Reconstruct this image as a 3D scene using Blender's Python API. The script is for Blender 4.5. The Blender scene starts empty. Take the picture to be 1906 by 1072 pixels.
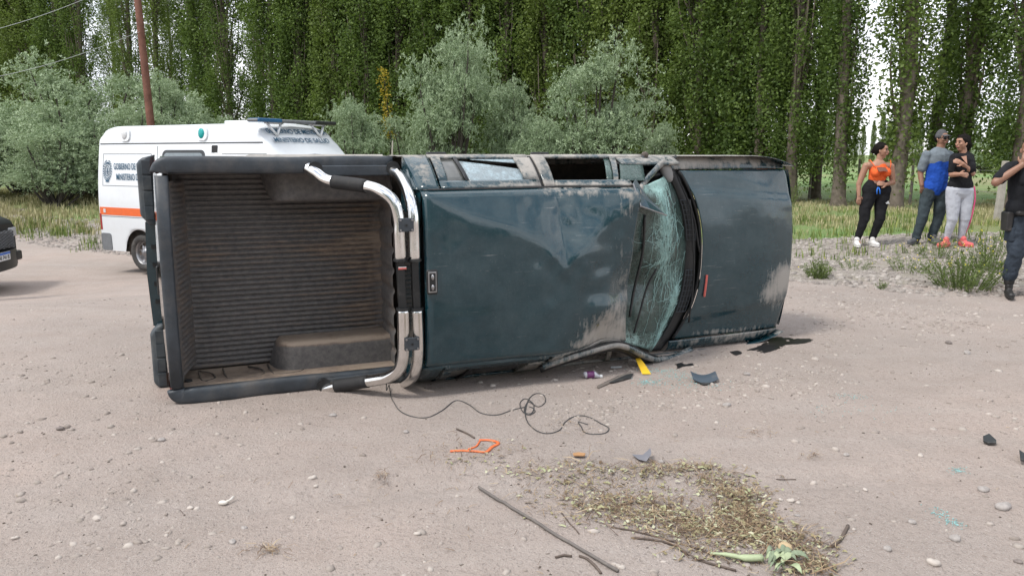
import bpy, bmesh, math, random
import numpy as np
from mathutils import Vector, Matrix

SC = bpy.context.scene
COL = SC.collection
R = math.radians
rng = np.random.default_rng(7)
random.seed(7)

# ------------------------------------------------------------------ camera
CAM_H = 1.7
FPX = 1440.0                      # focal length in pixels of the 1906 px wide photograph
PITCH = R(9.8)
cam_data = bpy.data.cameras.new('camera')
cam_data.sensor_width = 36.0
cam_data.lens = FPX / 1906.0 * 36.0
cam_data.clip_start = 0.05
cam_data.clip_end = 3000
cam = bpy.data.objects.new('camera', cam_data)
COL.objects.link(cam)
cam.location = (0, 0, CAM_H)
cam.rotation_euler = (R(90) - PITCH, 0, 0)
SC.camera = cam

# ------------------------------------------------------------------ world and sun
SUN_EL, SUN_AZ = R(58), R(-125)   # azimuth measured from +Y towards +X
world = bpy.data.worlds.new("World")
SC.world = world
world.use_nodes = True
wt = world.node_tree
wt.nodes.clear()
wo = wt.nodes.new('ShaderNodeOutputWorld')
bg = wt.nodes.new('ShaderNodeBackground')
sky = wt.nodes.new('ShaderNodeTexSky')
sky.sky_type = 'NISHITA'
sky.sun_disc = False
sky.sun_elevation = SUN_EL
sky.sun_rotation = SUN_AZ
sky.air_density = 1.2
sky.dust_density = 0.25
sky.altitude = 700
tc = wt.nodes.new('ShaderNodeTexCoord')
mp = wt.nodes.new('ShaderNodeMapping'); mp.inputs['Scale'].default_value = (1.0, 1.0, 2.2)
nz = wt.nodes.new('ShaderNodeTexNoise'); nz.inputs['Scale'].default_value = 2.3; nz.inputs['Detail'].default_value = 8; nz.inputs['Roughness'].default_value = 0.58
rp = wt.nodes.new('ShaderNodeValToRGB')
rp.color_ramp.elements[0].position = 0.36; rp.color_ramp.elements[0].color = (0, 0, 0, 1)
rp.color_ramp.elements[1].position = 0.52; rp.color_ramp.elements[1].color = (1, 1, 1, 1)
nz2 = wt.nodes.new('ShaderNodeTexNoise'); nz2.inputs['Scale'].default_value = 5.0; nz2.inputs['Detail'].default_value = 5
cr = wt.nodes.new('ShaderNodeValToRGB')
cr.color_ramp.elements[0].position = 0.3; cr.color_ramp.elements[0].color = (7.2, 7.6, 8.4, 1)
cr.color_ramp.elements[1].position = 0.7; cr.color_ramp.elements[1].color = (12.0, 12.0, 12.2, 1)
mx = wt.nodes.new('ShaderNodeMix'); mx.data_type = 'RGBA'
wt.links.new(tc.outputs['Generated'], mp.inputs['Vector'])
wt.links.new(mp.outputs['Vector'], nz.inputs['Vector'])
wt.links.new(mp.outputs['Vector'], nz2.inputs['Vector'])
wt.links.new(nz.outputs['Fac'], rp.inputs['Fac'])
wt.links.new(nz2.outputs['Fac'], cr.inputs['Fac'])
wt.links.new(rp.outputs['Color'], mx.inputs['Factor'])
wt.links.new(sky.outputs['Color'], mx.inputs['A'])
wt.links.new(cr.outputs['Color'], mx.inputs['B'])
wt.links.new(mx.outputs['Result'], bg.inputs['Color'])
bg.inputs['Strength'].default_value = 0.12
wt.links.new(bg.outputs['Background'], wo.inputs['Surface'])

sun_data = bpy.data.lights.new('sun', 'SUN')
sun_data.energy = 2.0
sun_data.angle = R(12)
sun_data.color = (1.0, 0.96, 0.9)
sun = bpy.data.objects.new('sun', sun_data)
COL.objects.link(sun)
sd = Vector((math.sin(SUN_AZ) * math.cos(SUN_EL), math.cos(SUN_AZ) * math.cos(SUN_EL), math.sin(SUN_EL)))
sun.rotation_euler = sd.to_track_quat('Z', 'Y').to_euler()

SC.view_settings.view_transform = 'Standard'
SC.view_settings.look = 'None'
SC.view_settings.exposure = 0.50
SC.view_settings.gamma = 1.0
SC.view_settings.use_curve_mapping = False
SC.render.engine = 'CYCLES'
SC.cycles.max_bounces = 6
SC.cycles.transparent_max_bounces = 12

# ------------------------------------------------------------------ where things of the photograph stand
_F = Vector((0, math.cos(PITCH), -math.sin(PITCH))); _U = Vector((0, math.sin(PITCH), math.cos(PITCH)))
def ray(px, py):
    return _F + (px - 953) / FPX * Vector((1, 0, 0)) + (536 - py) / FPX * _U
def sstep(a, b, t):
    t = np.clip((t - a) / (b - a), 0, 1)
    return t * t * (3 - 2 * t)
def base_z(x, y):
    """large shape of the terrain: road falls a little to the left, verge is higher on the right"""
    a = np.clip(-0.42 + (x + 6.0) * 0.0592, -0.5, 0.36)
    z = a * sstep(7.4, 12.6, y)
    f = sstep(17, 27, y)
    z = z * (1 - f) + 0.28 * f
    return z
def gz(x, y): return float(base_z(x, y))
def ground(px, py):
    """the point of the terrain that the photograph shows at this pixel"""
    d = ray(px, py); t = 2.0
    for _ in range(60):
        p = Vector((0, 0, CAM_H)) + d * t
        g = gz(p.x, p.y)
        t += (p.z - g) / max(-d.z, 0.03) * 0.6
        if abs(p.z - g) < 1e-4: break
    p = Vector((0, 0, CAM_H)) + d * t
    return Vector((p.x, p.y, gz(p.x, p.y)))
def atd(px, py, y):
    d = ray(px, py); t = y / d.y
    return Vector((0, 0, CAM_H)) + d * t

# ------------------------------------------------------------------ noise
def _hash(ix, iy, seed):
    h = (ix.astype(np.int64) * 374761393 + iy.astype(np.int64) * 668265263 + seed * 982451653) & 0xffffffff
    h = ((h ^ (h >> 13)) * 1274126177) & 0xffffffff
    return ((h ^ (h >> 16)) & 0xffff) / 65535.0
def vnoise(x, y, seed=0):
    x = np.asarray(x, float); y = np.asarray(y, float)
    ix = np.floor(x); iy = np.floor(y); fx = x - ix; fy = y - iy
    fx = fx * fx * (3 - 2 * fx); fy = fy * fy * (3 - 2 * fy)
    a = _hash(ix, iy, seed); b = _hash(ix + 1, iy, seed); c = _hash(ix, iy + 1, seed); d = _hash(ix + 1, iy + 1, seed)
    return (a * (1 - fx) + b * fx) * (1 - fy) + (c * (1 - fx) + d * fx) * fy
def fbm(x, y, seed=0, octv=4):
    s = 0; a = 0.5
    for i in range(octv):
        s = s + a * (vnoise(x * 2 ** i, y * 2 ** i, seed + i) - 0.5); a *= 0.5
    return s

# ------------------------------------------------------------------ materials
def new_mat(name):
    m = bpy.data.materials.new(name); m.use_nodes = True
    nt = m.node_tree; nt.nodes.clear()
    out = nt.nodes.new('ShaderNodeOutputMaterial'); b = nt.nodes.new('ShaderNodeBsdfPrincipled')
    nt.links.new(b.outputs[0], out.inputs['Surface'])
    return m, nt, b, out
def N(nt, kind, **kw):
    n = nt.nodes.new('ShaderNode' + kind)
    for k, v in kw.items():
        if k in n.inputs: n.inputs[k].default_value = v
        else: setattr(n, k, v)
    return n
def ramp(nt, src, stops):
    r = nt.nodes.new('ShaderNodeValToRGB')
    e = r.color_ramp.elements
    while len(e) < len(stops): e.new(0.5)
    for el, (p, c) in zip(e, stops):
        el.position = p
        el.color = (c, c, c, 1) if isinstance(c, (int, float)) else (*c, 1)
    nt.links.new(src, r.inputs['Fac'])
    return r.outputs['Color']
def mixc(nt, fac, a, b, blend='MIX'):
    m = nt.nodes.new('ShaderNodeMix'); m.data_type = 'RGBA'; m.blend_type = blend
    for sock, v in (('Factor', fac), ('A', a), ('B', b)):
        if hasattr(v, 'is_output') or isinstance(v, bpy.types.NodeSocket): nt.links.new(v, m.inputs[sock])
        elif isinstance(v, (int, float)): m.inputs[sock].default_value = v if sock == 'Factor' else (v, v, v, 1)
        else: m.inputs[sock].default_value = (*v, 1)
    return m.outputs['Result']
def mathn(nt, op, a, b=0.0):
    m = nt.nodes.new('ShaderNodeMath'); m.operation = op
    for i, v in enumerate((a, b)):
        if isinstance(v, bpy.types.NodeSocket): nt.links.new(v, m.inputs[i])
        else: m.inputs[i].default_value = v
    return m.outputs[0]
def simple(name, col, rough=0.6, metal=0.0, var=0.12, scale=12.0, bump=0.0, dirt=0.0, dirtcol=(0.30, 0.26, 0.225), coat=0.0, bscale=None, spec=0.5):
    """a material with uneven colour, optional dust patches and a fine relief"""
    m, nt, b, out = new_mat(name)
    co = N(nt, 'TexCoord'); n1 = N(nt, 'TexNoise', Scale=scale, Detail=6.0, Roughness=0.6)
    nt.links.new(co.outputs['Object'], n1.inputs['Vector'])
    lo = tuple(c * (1 - var) for c in col); hi = tuple(min(1, c * (1 + var)) for c in col)
    c = ramp(nt, n1.outputs['Fac'], [(0.3, lo), (0.7, hi)])
    rg = rough
    if dirt > 0:
        n2 = N(nt, 'TexNoise', Scale=scale * 0.45, Detail=9.0, Roughness=0.7)
        nt.links.new(co.outputs['Object'], n2.inputs['Vector'])
        f = ramp(nt, n2.outputs['Fac'], [(0.62 - 0.35 * dirt, 0.0), (0.85 - 0.15 * dirt, min(1, dirt * 1.6))])
        c = mixc(nt, f, c, dirtcol)
        rr = mixc(nt, f, rough, 0.9); nt.links.new(rr, b.inputs['Roughness'])
    else:
        b.inputs['Roughness'].default_value = rough
    nt.links.new(c, b.inputs['Base Color'])
    b.inputs['Metallic'].default_value = metal
    b.inputs['Coat Weight'].default_value = coat
    b.inputs['Specular IOR Level'].default_value = spec
    if bump > 0:
        n3 = N(nt, 'TexNoise', Scale=bscale or scale * 6, Detail=5.0)
        nt.links.new(co.outputs['Object'], n3.inputs['Vector'])
        bp = N(nt, 'Bump', Strength=bump, Distance=0.01)
        nt.links.new(n3.outputs['Fac'], bp.inputs['Height']); nt.links.new(bp.outputs['Normal'], b.inputs['Normal'])
    return m

# ------------------------------------------------------------------ objects
def tag(o, label=None, cat=None, group=None, kind=None):
    if label: o['label'] = label
    if cat: o['category'] = cat
    if group: o['group'] = group
    if kind: o['kind'] = kind
    return o
def empty(name, loc=(0, 0, 0), rz=0.0):
    o = bpy.data.objects.new(name, None); COL.objects.link(o)
    o.location = loc; o.rotation_euler = (0, 0, rz); o.empty_display_size = 0.2
    return o
def link(name, me, mat=None, parent=None, smooth=False):
    if mat is not None and not me.materials: me.materials.append(mat)
    o = bpy.data.objects.new(name, me); COL.objects.link(o)
    if parent is not None: o.parent = parent
    if smooth: me.shade_smooth()
    return o
def npmesh(name, V, F):
    """fast mesh of equal-sized faces from numpy arrays"""
    V = np.ascontiguousarray(V, dtype=np.float32); F = np.ascontiguousarray(F, dtype=np.int32)
    me = bpy.data.meshes.new(name)
    me.vertices.add(len(V)); me.vertices.foreach_set('co', V.ravel())
    k = F.shape[1]
    me.loops.add(F.size); me.loops.foreach_set('vertex_index', F.ravel())
    me.polygons.add(len(F)); me.polygons.foreach_set('loop_start', np.arange(0, F.size, k, dtype=np.int32))
    me.update(calc_edges=True)
    return me
def fattr(me, name, vals):
    a = me.attributes.new(name, 'FLOAT', 'POINT'); a.data.foreach_set('value', np.ascontiguousarray(vals, dtype=np.float32))

class MB:
    """collects shapes into one mesh"""
    def __init__(s): s.v = []; s.f = []
    def add(s, vs, fs):
        n = len(s.v); s.v += [tuple(p) for p in vs]; s.f += [tuple(i + n for i in f) for f in fs]; return s
    def grid(s, rows, closed=False, cap=False):
        m, k = len(rows), len(rows[0]); vs = [p for r in rows for p in r]; fs = []
        for i in range(m - 1):
            for j in range(k if closed else k - 1):
                j2 = (j + 1) % k
                fs.append((i * k + j, i * k + j2, (i + 1) * k + j2, (i + 1) * k + j))
        if cap and closed:
            fs.append(tuple(range(k))[::-1]); fs.append(tuple((m - 1) * k + j for j in range(k)))
        return s.add(vs, fs)
    def slab(s, rows, d):
        """a grid given thickness: d is the offset vector"""
        d = Vector(d); a = [[Vector(p) for p in r] for r in rows]; b = [[p + d for p in r] for r in a]
        n, m = len(a), len(a[0])
        s.grid(a); s.grid([r[::-1] for r in b])
        rim = [a[0][j] for j in range(m)] + [a[i][m - 1] for i in range(1, n)] + [a[n - 1][j] for j in range(m - 2, -1, -1)] + [a[i][0] for i in range(n - 2, 0, -1)]
        s.grid([rim, [p + d for p in rim]], closed=True)
        return s
    def box(s, c, size, rot=None, taper=1.0):
        c = Vector(c); x, y, z = (q / 2 for q in size); vs = []
        for dz in (-1, 1):
            tt = taper if dz > 0 else 1
            for dx, dy in ((-1, -1), (1, -1), (1, 1), (-1, 1)):
                p = Vector((dx * x * tt, dy * y * tt, dz * z))
                if rot is not None: p = rot @ p
                vs.append(c + p)
        return s.add(vs, [(3, 2, 1, 0), (4, 5, 6, 7), (0, 1, 5, 4), (1, 2, 6, 5), (2, 3, 7, 6), (3, 0, 4, 7)])
    def tube(s, pts, r, n=10, cap=True, flat=1.0, up=None):
        pts = [Vector(p) for p in pts]; rs = r if isinstance(r, (list, tuple)) else [r] * len(pts); rows = []
        prev = None
        for i, p in enumerate(pts):
            t = (pts[min(i + 1, len(pts) - 1)] - pts[max(i - 1, 0)])
            if t.length < 1e-9: t = Vector((0, 0, 1))
            t.normalize()
            if prev is None:
                u = Vector(up) if up is not None else (Vector((0, 0, 1)) if abs(t.z) < 0.9 else Vector((1, 0, 0)))
            else: u = prev
            u = (u - t * u.dot(t)).normalized(); prev = u; w = t.cross(u)
            rows.append([p + (u * math.cos(2 * math.pi * j / n) + w * math.sin(2 * math.pi * j / n) * flat) * rs[i] for j in range(n)])
        return s.grid(rows, closed=True, cap=cap)
    def ell(s, c, r, rot=None, nu=14, nv=9):
        c = Vector(c); r = (r, r, r) if isinstance(r, (int, float)) else r; rows = []
        for i in range(nv):
            a = math.pi * (i / (nv - 1)) ; row = []
            for j in range(nu):
                b = 2 * math.pi * j / nu
                sa = max(math.sin(a), 1e-3)
                p = Vector((r[0] * sa * math.cos(b), r[1] * sa * math.sin(b), -r[2] * math.cos(a)))
                if rot is not None: p = rot @ p
                row.append(c + p)
            rows.append(row)
        return s.grid(rows, closed=True, cap=True)
    def poly(s, pts, d):
        """a flat outline with thickness d (vector)"""
        a = [Vector(p) for p in pts]; d = Vector(d); n = len(a)
        return s.add(a + [p + d for p in a], [tuple(range(n)), tuple(range(2 * n - 1, n - 1, -1))] + [(i, i + n, (i + 1) % n + n, (i + 1) % n) for i in range(n)])
    def mesh(s, name): 
        me = bpy.data.meshes.new(name); me.from_pydata(s.v, [], s.f); me.update(); return me
    def build(s, name, mat, parent=None, smooth=False, bevel=0.0, seg=2, sub=0, fix=True):
        me = s.mesh(name)
        if fix:
            bm = bmesh.new(); bm.from_mesh(me); bmesh.ops.recalc_face_normals(bm, faces=bm.faces); bm.to_mesh(me); bm.free()
        o = link(name, me, mat, parent, smooth)
        if bevel > 0:
            b = o.modifiers.new('bevel', 'BEVEL'); b.width = bevel; b.segments = seg; b.limit_method = 'ANGLE'; b.angle_limit = R(35)
            if not smooth: me.shade_smooth(); 
            w = o.modifiers.new('wn', 'WEIGHTED_NORMAL')
        if sub:
            b = o.modifiers.new('sub', 'SUBSURF'); b.levels = sub; b.render_levels = sub; me.shade_smooth()
        return o
def spline(pts, n=8):
    """Catmull-Rom through the points"""
    P = [Vector(p) for p in pts]; P = [P[0] * 2 - P[1]] + P + [P[-1] * 2 - P[-2]]; out = []
    for i in range(1, len(P) - 2):
        for k in range(n):
            t = k / n; a, b, c, d = P[i - 1], P[i], P[i + 1], P[i + 2]
            out.append(0.5 * ((2 * b) + (c - a) * t + (2 * a - 5 * b + 4 * c - d) * t * t + (3 * b - a - 3 * c + d) * t ** 3))
    out.append(P[-2]); return out
def text(name, body, mat, parent, loc, rot, size, width=None, extrude=0.001, spacing=1.0, shear=0.0):
    cu = bpy.data.curves.new(name, 'FONT'); cu.body = body; cu.size = size; cu.extrude = extrude
    cu.align_x = 'CENTER'; cu.align_y = 'CENTER'; cu.space_character = spacing; cu.shear = shear; cu.offset = size * 0.012
    cu.materials.append(mat)
    tmp = bpy.data.objects.new(name + '_outline', cu); COL.objects.link(tmp)
    bpy.context.view_layer.update()
    me = bpy.data.meshes.new_from_object(tmp.evaluated_get(bpy.context.evaluated_depsgraph_get()))
    bpy.data.objects.remove(tmp); bpy.data.curves.remove(cu)
    if width:
        xs_ = [v.co.x for v in me.vertices]; k = width / (max(xs_) - min(xs_))
        for v in me.vertices: v.co.x *= k
    if not me.materials: me.materials.append(mat)
    o = bpy.data.objects.new(name, me); COL.objects.link(o); o.parent = parent
    o.location = loc; o.rotation_euler = rot
    return o

# ================================================================== THE SETTING
def ground_mat(name, kind):
    m, nt, b, out = new_mat(name)
    co = N(nt, 'TexCoord'); O = co.outputs['Object']
    def noise(scale, detail=6.0, rough=0.6, vec=O):
        n = N(nt, 'TexNoise', Scale=scale, Detail=detail, Roughness=rough); nt.links.new(vec, n.inputs['Vector']); return n.outputs['Fac']
    big = noise(0.35, 4.0); mid = noise(2.2, 8.0, 0.65); fine = noise(38.0, 6.0, 0.7); grit = noise(160.0, 3.0, 0.6)
    if kind == 'road':
        c = ramp(nt, big, [(0.30, (0.455, 0.368, 0.322)), (0.5, (0.41, 0.348, 0.312)), (0.68, (0.335, 0.292, 0.264))])
        c = mixc(nt, ramp(nt, mid, [(0.35, 0.0), (0.7, 0.55)]), c, (0.33, 0.268, 0.23))
        # tyre-polished pale streaks that run along the road
        mp = N(nt, 'Mapping'); mp.inputs['Rotation'].default_value = (0, 0, R(27)); mp.inputs['Scale'].default_value = (0.25, 2.4, 1)
        nt.links.new(O, mp.inputs['Vector']); st = noise(1.3, 5.0, 0.55, mp.outputs[0])
        c = mixc(nt, ramp(nt, st, [(0.50, 0.0), (0.78, 0.35)]), c, (0.46, 0.41, 0.375))
    elif kind == 'verge':
        c = ramp(nt, big, [(0.35, (0.31, 0.28, 0.25)), (0.65, (0.37, 0.33, 0.295))])
        c = mixc(nt, ramp(nt, mid, [(0.4, 0.0), (0.65, 0.7)]), c, (0.24, 0.22, 0.15))
    else:
        c = ramp(nt, big, [(0.35, (0.24, 0.23, 0.11)), (0.65, (0.14, 0.22, 0.06))])
        c = mixc(nt, ramp(nt, noise(0.09, 5.0), [(0.45, 0.0), (0.6, 0.8)]), c, (0.10, 0.27, 0.05))
        c = mixc(nt, ramp(nt, mid, [(0.4, 0.0), (0.7, 0.6)]), c, (0.25, 0.24, 0.12))
    c = mixc(nt, ramp(nt, fine, [(0.30, 0.7), (0.48, 0.0)]), c, (0.25, 0.21, 0.185), 'MIX')
    c = mixc(nt, ramp(nt, grit, [(0.58, 0.0), (0.70, 0.75)]), c, (0.56, 0.53, 0.50))
    c = mixc(nt, ramp(nt, grit, [(0.30, 0.6), (0.40, 0.0)]), c, (0.20, 0.175, 0.155))
    nt.links.new(c, b.inputs['Base Color']); b.inputs['Roughness'].default_value = 0.95; b.inputs['Specular IOR Level'].default_value = 0.15
    vo = N(nt, 'TexVoronoi', Scale=42.0); nt.links.new(O, vo.inputs['Vector'])
    peb = ramp(nt, vo.outputs['Distance'], [(0.0, 1.0), (0.32, 0.0)])
    h = mathn(nt, 'ADD', mathn(nt, 'MULTIPLY', fine, 0.9), mathn(nt, 'MULTIPLY', peb, 0.35))
    h = mathn(nt, 'ADD', h, mathn(nt, 'MULTIPLY', grit, 0.35))
    h = mathn(nt, 'ADD', h, mathn(nt, 'MULTIPLY', mid, 1.6))
    bp = N(nt, 'Bump', Strength=1.0, Distance=0.020); nt.links.new(h, bp.inputs['Height']); nt.links.new(bp.outputs['Normal'], b.inputs['Normal'])
    return m

TRACKS = [(-3.2, 2.6, R(28), 1.5), (-1.0, 2.2, R(9), 1.45), (2.6, 3.4, R(38), 1.5), (-6.0, 9.0, R(12), 1.5), (3.0, 2.2, R(-14), 1.45)]
def relief(x, y):
    near = 1 - sstep(25, 60, y)
    h = 0.10 * fbm(x * 0.35, y * 0.35, 3, 3) + 0.035 * fbm(x * 1.7, y * 1.7, 9, 4) + 0.014 * fbm(x * 9, y * 9, 21, 3)
    # shallow wheel ruts along the road (it runs from near left to far right)
    c = (-x * math.sin(R(27)) + y * math.cos(R(27)))
    rut = 0.004 * np.sin(c * 4.2 + 1.5 * fbm(x * 0.3, y * 0.3, 40, 2)) * sstep(-1, 2, -abs(c - 1.0) + 2.5)
    tr_ = 0
    for (x0, y0, an, off) in TRACKS:
        q = -(x - x0) * math.sin(an) + (y - y0) * math.cos(an) + 0.25 * np.sin((x - x0) * 0.35) + 0.05 * fbm(x * .8, y * .8, 91, 2); l_ = (x - x0) * math.cos(an) + (y - y0) * math.sin(an)
        for o_ in (0.0, off):
            e = (q - o_) / 0.13; tr_ = tr_ + (-0.013 * np.exp(-e ** 4) + 0.009 * np.exp(-((np.abs(e) - 1.35) / .35) ** 2) + 0.004 * np.exp(-e ** 4) * np.sin(l_ * 48 + np.sign(e) * 1.2)) * np.clip(.35 + 2.2 * fbm(l_ * .5, q * 0, 95, 2), 0, 1)
    flat = 1 - 0.75 * np.exp(-(((x - 0.1) / 2.9) ** 4 + ((y - 5.9) / 1.5) ** 4))      # hard flat ground under the wreck
    return (h * flat + rut * 0.7 + tr_ * (0.3 + 0.7 * flat)) * near
def gtop(x, y): return float(base_z(x, y) + relief(np.float64(x), np.float64(y)))
def settle(p, dz=0.0): return Vector((p[0], p[1], gtop(p[0], p[1]) + dz))

ys = [-80.0, -40.0, -20.0, -10.0, -5.0, -2.0, 0.0]
y = 0.6
while y < 1600:
    ys.append(y); y += max(0.026, 0.0105 * y if y < 30 else 0.05 * y)
ys = np.array(ys)
t = np.linspace(-1, 1, 430); xs = 3.2 * np.sinh(t * 6.2) / np.sinh(1.0) * 0.25
xs = np.sign(t) * (np.abs(t) * 7.5 + (np.exp(np.clip(np.abs(t) - 0.55, 0, 1) * 12) - 1) * 4.2)
X, Y = np.meshgrid(xs, ys)
Z = base_z(X, Y) + relief(X, Y)
nr, nc = X.shape
V = np.stack([X.ravel(), Y.ravel(), Z.ravel()], 1)
idx = np.arange(nr * nc).reshape(nr, nc)
Fq = np.stack([idx[:-1, :-1].ravel(), idx[:-1, 1:].ravel(), idx[1:, 1:].ravel(), idx[1:, :-1].ravel()], 1)
cx = X[:-1, :-1].ravel(); cy = Y[:-1, :-1].ravel()
wob = 0.9 * fbm(cx * 0.6, cy * 0.6, 77, 3)
edge1 = 9.4 + 0.58 * (5 - cx) + wob                 # road -> gravel verge
edge1 = np.where(cx > 5, 9.4 + wob, edge1)
edge2 = np.maximum(np.clip(14.5 + (-cx) * 0.45, 13.2, 26), edge1 + 2.2) + wob    # verge -> grassland
reg = np.where(cy < edge1, 0, np.where(cy < edge2, 1, 2))
M_road = ground_mat('dirt_road_material', 'road'); M_verge = ground_mat('verge_material', 'verge'); M_field = ground_mat('field_material', 'field')
for k, (nm, mm) in enumerate((('dirt_road', M_road), ('gravel_verge', M_verge), ('field', M_field))):
    f = Fq[reg == k]; used, inv = np.unique(f, return_inverse=True)
    me = npmesh(nm, V[used], inv.reshape(f.shape)); o = link(nm, me, mm, None, True)
    tag(o, {'dirt_road': 'pale pinkish dirt road with scattered pebbles', 'gravel_verge': 'stony verge between the road and the trees', 'field': 'green and straw coloured field behind the poplars'}[nm], kind='structure')

# ------------------------------------------------------------------ gravel: twelve-cornered pebbles
_g = (1 + 5 ** 0.5) / 2
ICO_V = np.array([(-1, _g, 0), (1, _g, 0), (-1, -_g, 0), (1, -_g, 0), (0, -1, _g), (0, 1, _g), (0, -1, -_g), (0, 1, -_g), (_g, 0, -1), (_g, 0, 1), (-_g, 0, -1), (-_g, 0, 1)], float) / 1.9
ICO_F = np.array([(0, 11, 5), (0, 5, 1), (0, 1, 7), (0, 7, 10), (0, 10, 11), (1, 5, 9), (5, 11, 4), (11, 10, 2), (10, 7, 6), (7, 1, 8), (3, 9, 4), (3, 4, 2), (3, 2, 6), (3, 6, 8), (3, 8, 9), (4, 9, 5), (2, 4, 11), (6, 2, 10), (8, 6, 7), (9, 8, 1)])
def pebbles(name, P, S, mat, label, squash=0.55):
    n = len(P); a = rng.uniform(0, 2 * np.pi, n)
    v = ICO_V[None] * rng.uniform(0.75, 1.25, (n, 12, 1)) * np.stack([rng.uniform(0.8, 1.3, n), rng.uniform(0.6, 1.0, n), rng.uniform(0.35, 0.75, n) * squash / 0.55], 1)[:, None, :]
    v = v * S[:, None, None]; P = P - np.stack([0 * S, 0 * S, S * 0.07], 1)
    c, s = np.cos(a)[:, None], np.sin(a)[:, None]
    x = v[:, :, 0] * c - v[:, :, 1] * s; yy = v[:, :, 0] * s + v[:, :, 1] * c
    v = np.stack([x, yy, v[:, :, 2]], 2) + P[:, None, :]
    f = ICO_F[None] + (np.arange(n) * 12)[:, None, None]
    me = npmesh(name, v.reshape(-1, 3), f.reshape(-1, 3)); fattr(me, 'tone', np.repeat(rng.uniform(0, 1, n), 12))
    o = link(name, me, mat); tag(o, label, kind='stuff'); return o
def stone_mat(name, lo, hi):
    m, nt, b, out = new_mat(name)
    at = N(nt, 'Attribute', attribute_name='tone'); co = N(nt, 'TexCoord'); n1 = N(nt, 'TexNoise', Scale=25.0, Detail=5.0); nt.links.new(co.outputs['Object'], n1.inputs['Vector'])
    c = ramp(nt, at.outputs['Fac'], [(0.0, lo), (0.75, tuple((a + c2) / 2 for a, c2 in zip(lo, hi))), (1.0, hi)])
    c = mixc(nt, ramp(nt, n1.outputs['Fac'], [(0.4, 0.0), (0.7, 0.5)]), c, (0.42, 0.36, 0.32))
    nt.links.new(c, b.inputs['Base Color']); b.inputs['Roughness'].default_value = 0.9
    bp = N(nt, 'Bump', Strength=0.4, Distance=0.004); nt.links.new(n1.outputs['Fac'], bp.inputs['Height']); nt.links.new(bp.outputs['Normal'], b.inputs['Normal'])
    return m
M_vpeb = stone_mat('verge_pebble_material', (0.17, 0.15, 0.135), (0.42, 0.385, 0.35))
M_pebble = stone_mat('pebble_material', (0.22, 0.185, 0.16), (0.47, 0.42, 0.375))
def scatter(n, x0, x1, y0, y1, keep=None):
    x = rng.uniform(x0, x1, n); yy = rng.uniform(y0, y1, n)
    if keep is not None:
        k = keep(x, yy); x, yy = x[k], yy[k]
    return np.stack([x, yy, base_z(x, yy) + relief(x, yy)], 1)
def clump(x, y): return rng.uniform(0, 1, len(x)) < np.clip(0.22 + 2.4 * fbm(x * 0.5, y * 0.5, 55, 3) + 1.3 * fbm(x * 3, y * 3, 56, 3) + 0.05 * x, 0.06, 1)
P = scatter(30000, -6, 6, 1.9, 10, clump); pebbles('gravel', P, rng.uniform(0.0, 1, len(P)) ** 5 * 0.022 + 0.0055, M_pebble, 'small pale pebbles scattered over the dirt road')
P = scatter(9000, 0.3, 5.6, 1.9, 9, clump); pebbles('gravel', P, rng.uniform(0.0, 1, len(P)) ** 5.0 * 0.028 + 0.0050, M_pebble, 'coarser pebbles on the right side of the dirt road')
def vk(x, y):
    e = np.where(x > 5, 9.4, 9.4 + 0.58 * (5 - x)) - 0.4; return (y > e) & (y < e + 4.5) & (rng.uniform(0, 1, len(x)) < 0.75 + 1.4 * fbm(x * 0.8, y * 0.8, 5, 2))
P = scatter(26000, 2.2, 10.5, 8.6, 14.5, vk); pebbles('gravel', P, rng.uniform(0, 1, len(P)) ** 3.2 * 0.050 + 0.008, M_vpeb, 'loose grey stones along the right verge')
P = scatter(26000, -13, -3.5, 13.5, 22, vk); pebbles('gravel', P, rng.uniform(0, 1, len(P)) ** 3.0 * 0.06 + 0.012, M_vpeb, 'loose grey stones along the left verge')
# crushed soil thrown up beside the wreck
P = scatter(2600, 0.2, 2.6, 4.6, 6.2, lambda x, y: rng.uniform(0, 1, len(x)) < np.exp(-((y - (5.0 + 0.45 * (x - 0.6))) / 0.35) ** 2)); pebbles('gravel', P, rng.uniform(0, 1, len(P)) ** 2 * 0.018 + 0.004, M_pebble, 'broken soil and pebbles at the foot of the wreck')

# ================================================================== THE OVERTURNED PICKUP
# truck frame: u = along the body from tailgate to nose, k = the truck's own "up" (faces the camera), v = height above the road
TA = Vector((-2.342, 5.131, 0.0)); TANG = math.atan2(0.37013, 0.92898)
HW = 0.84                                          # half width of the body
def L(u, k, v): return Vector((u, -k, v))
truck = empty('pickup_truck', (TA.x, TA.y, 0.0), TANG)
tag(truck, 'dark blue-green pickup lying on its side with dented roof and shattered windscreen', 'pickup truck')

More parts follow.
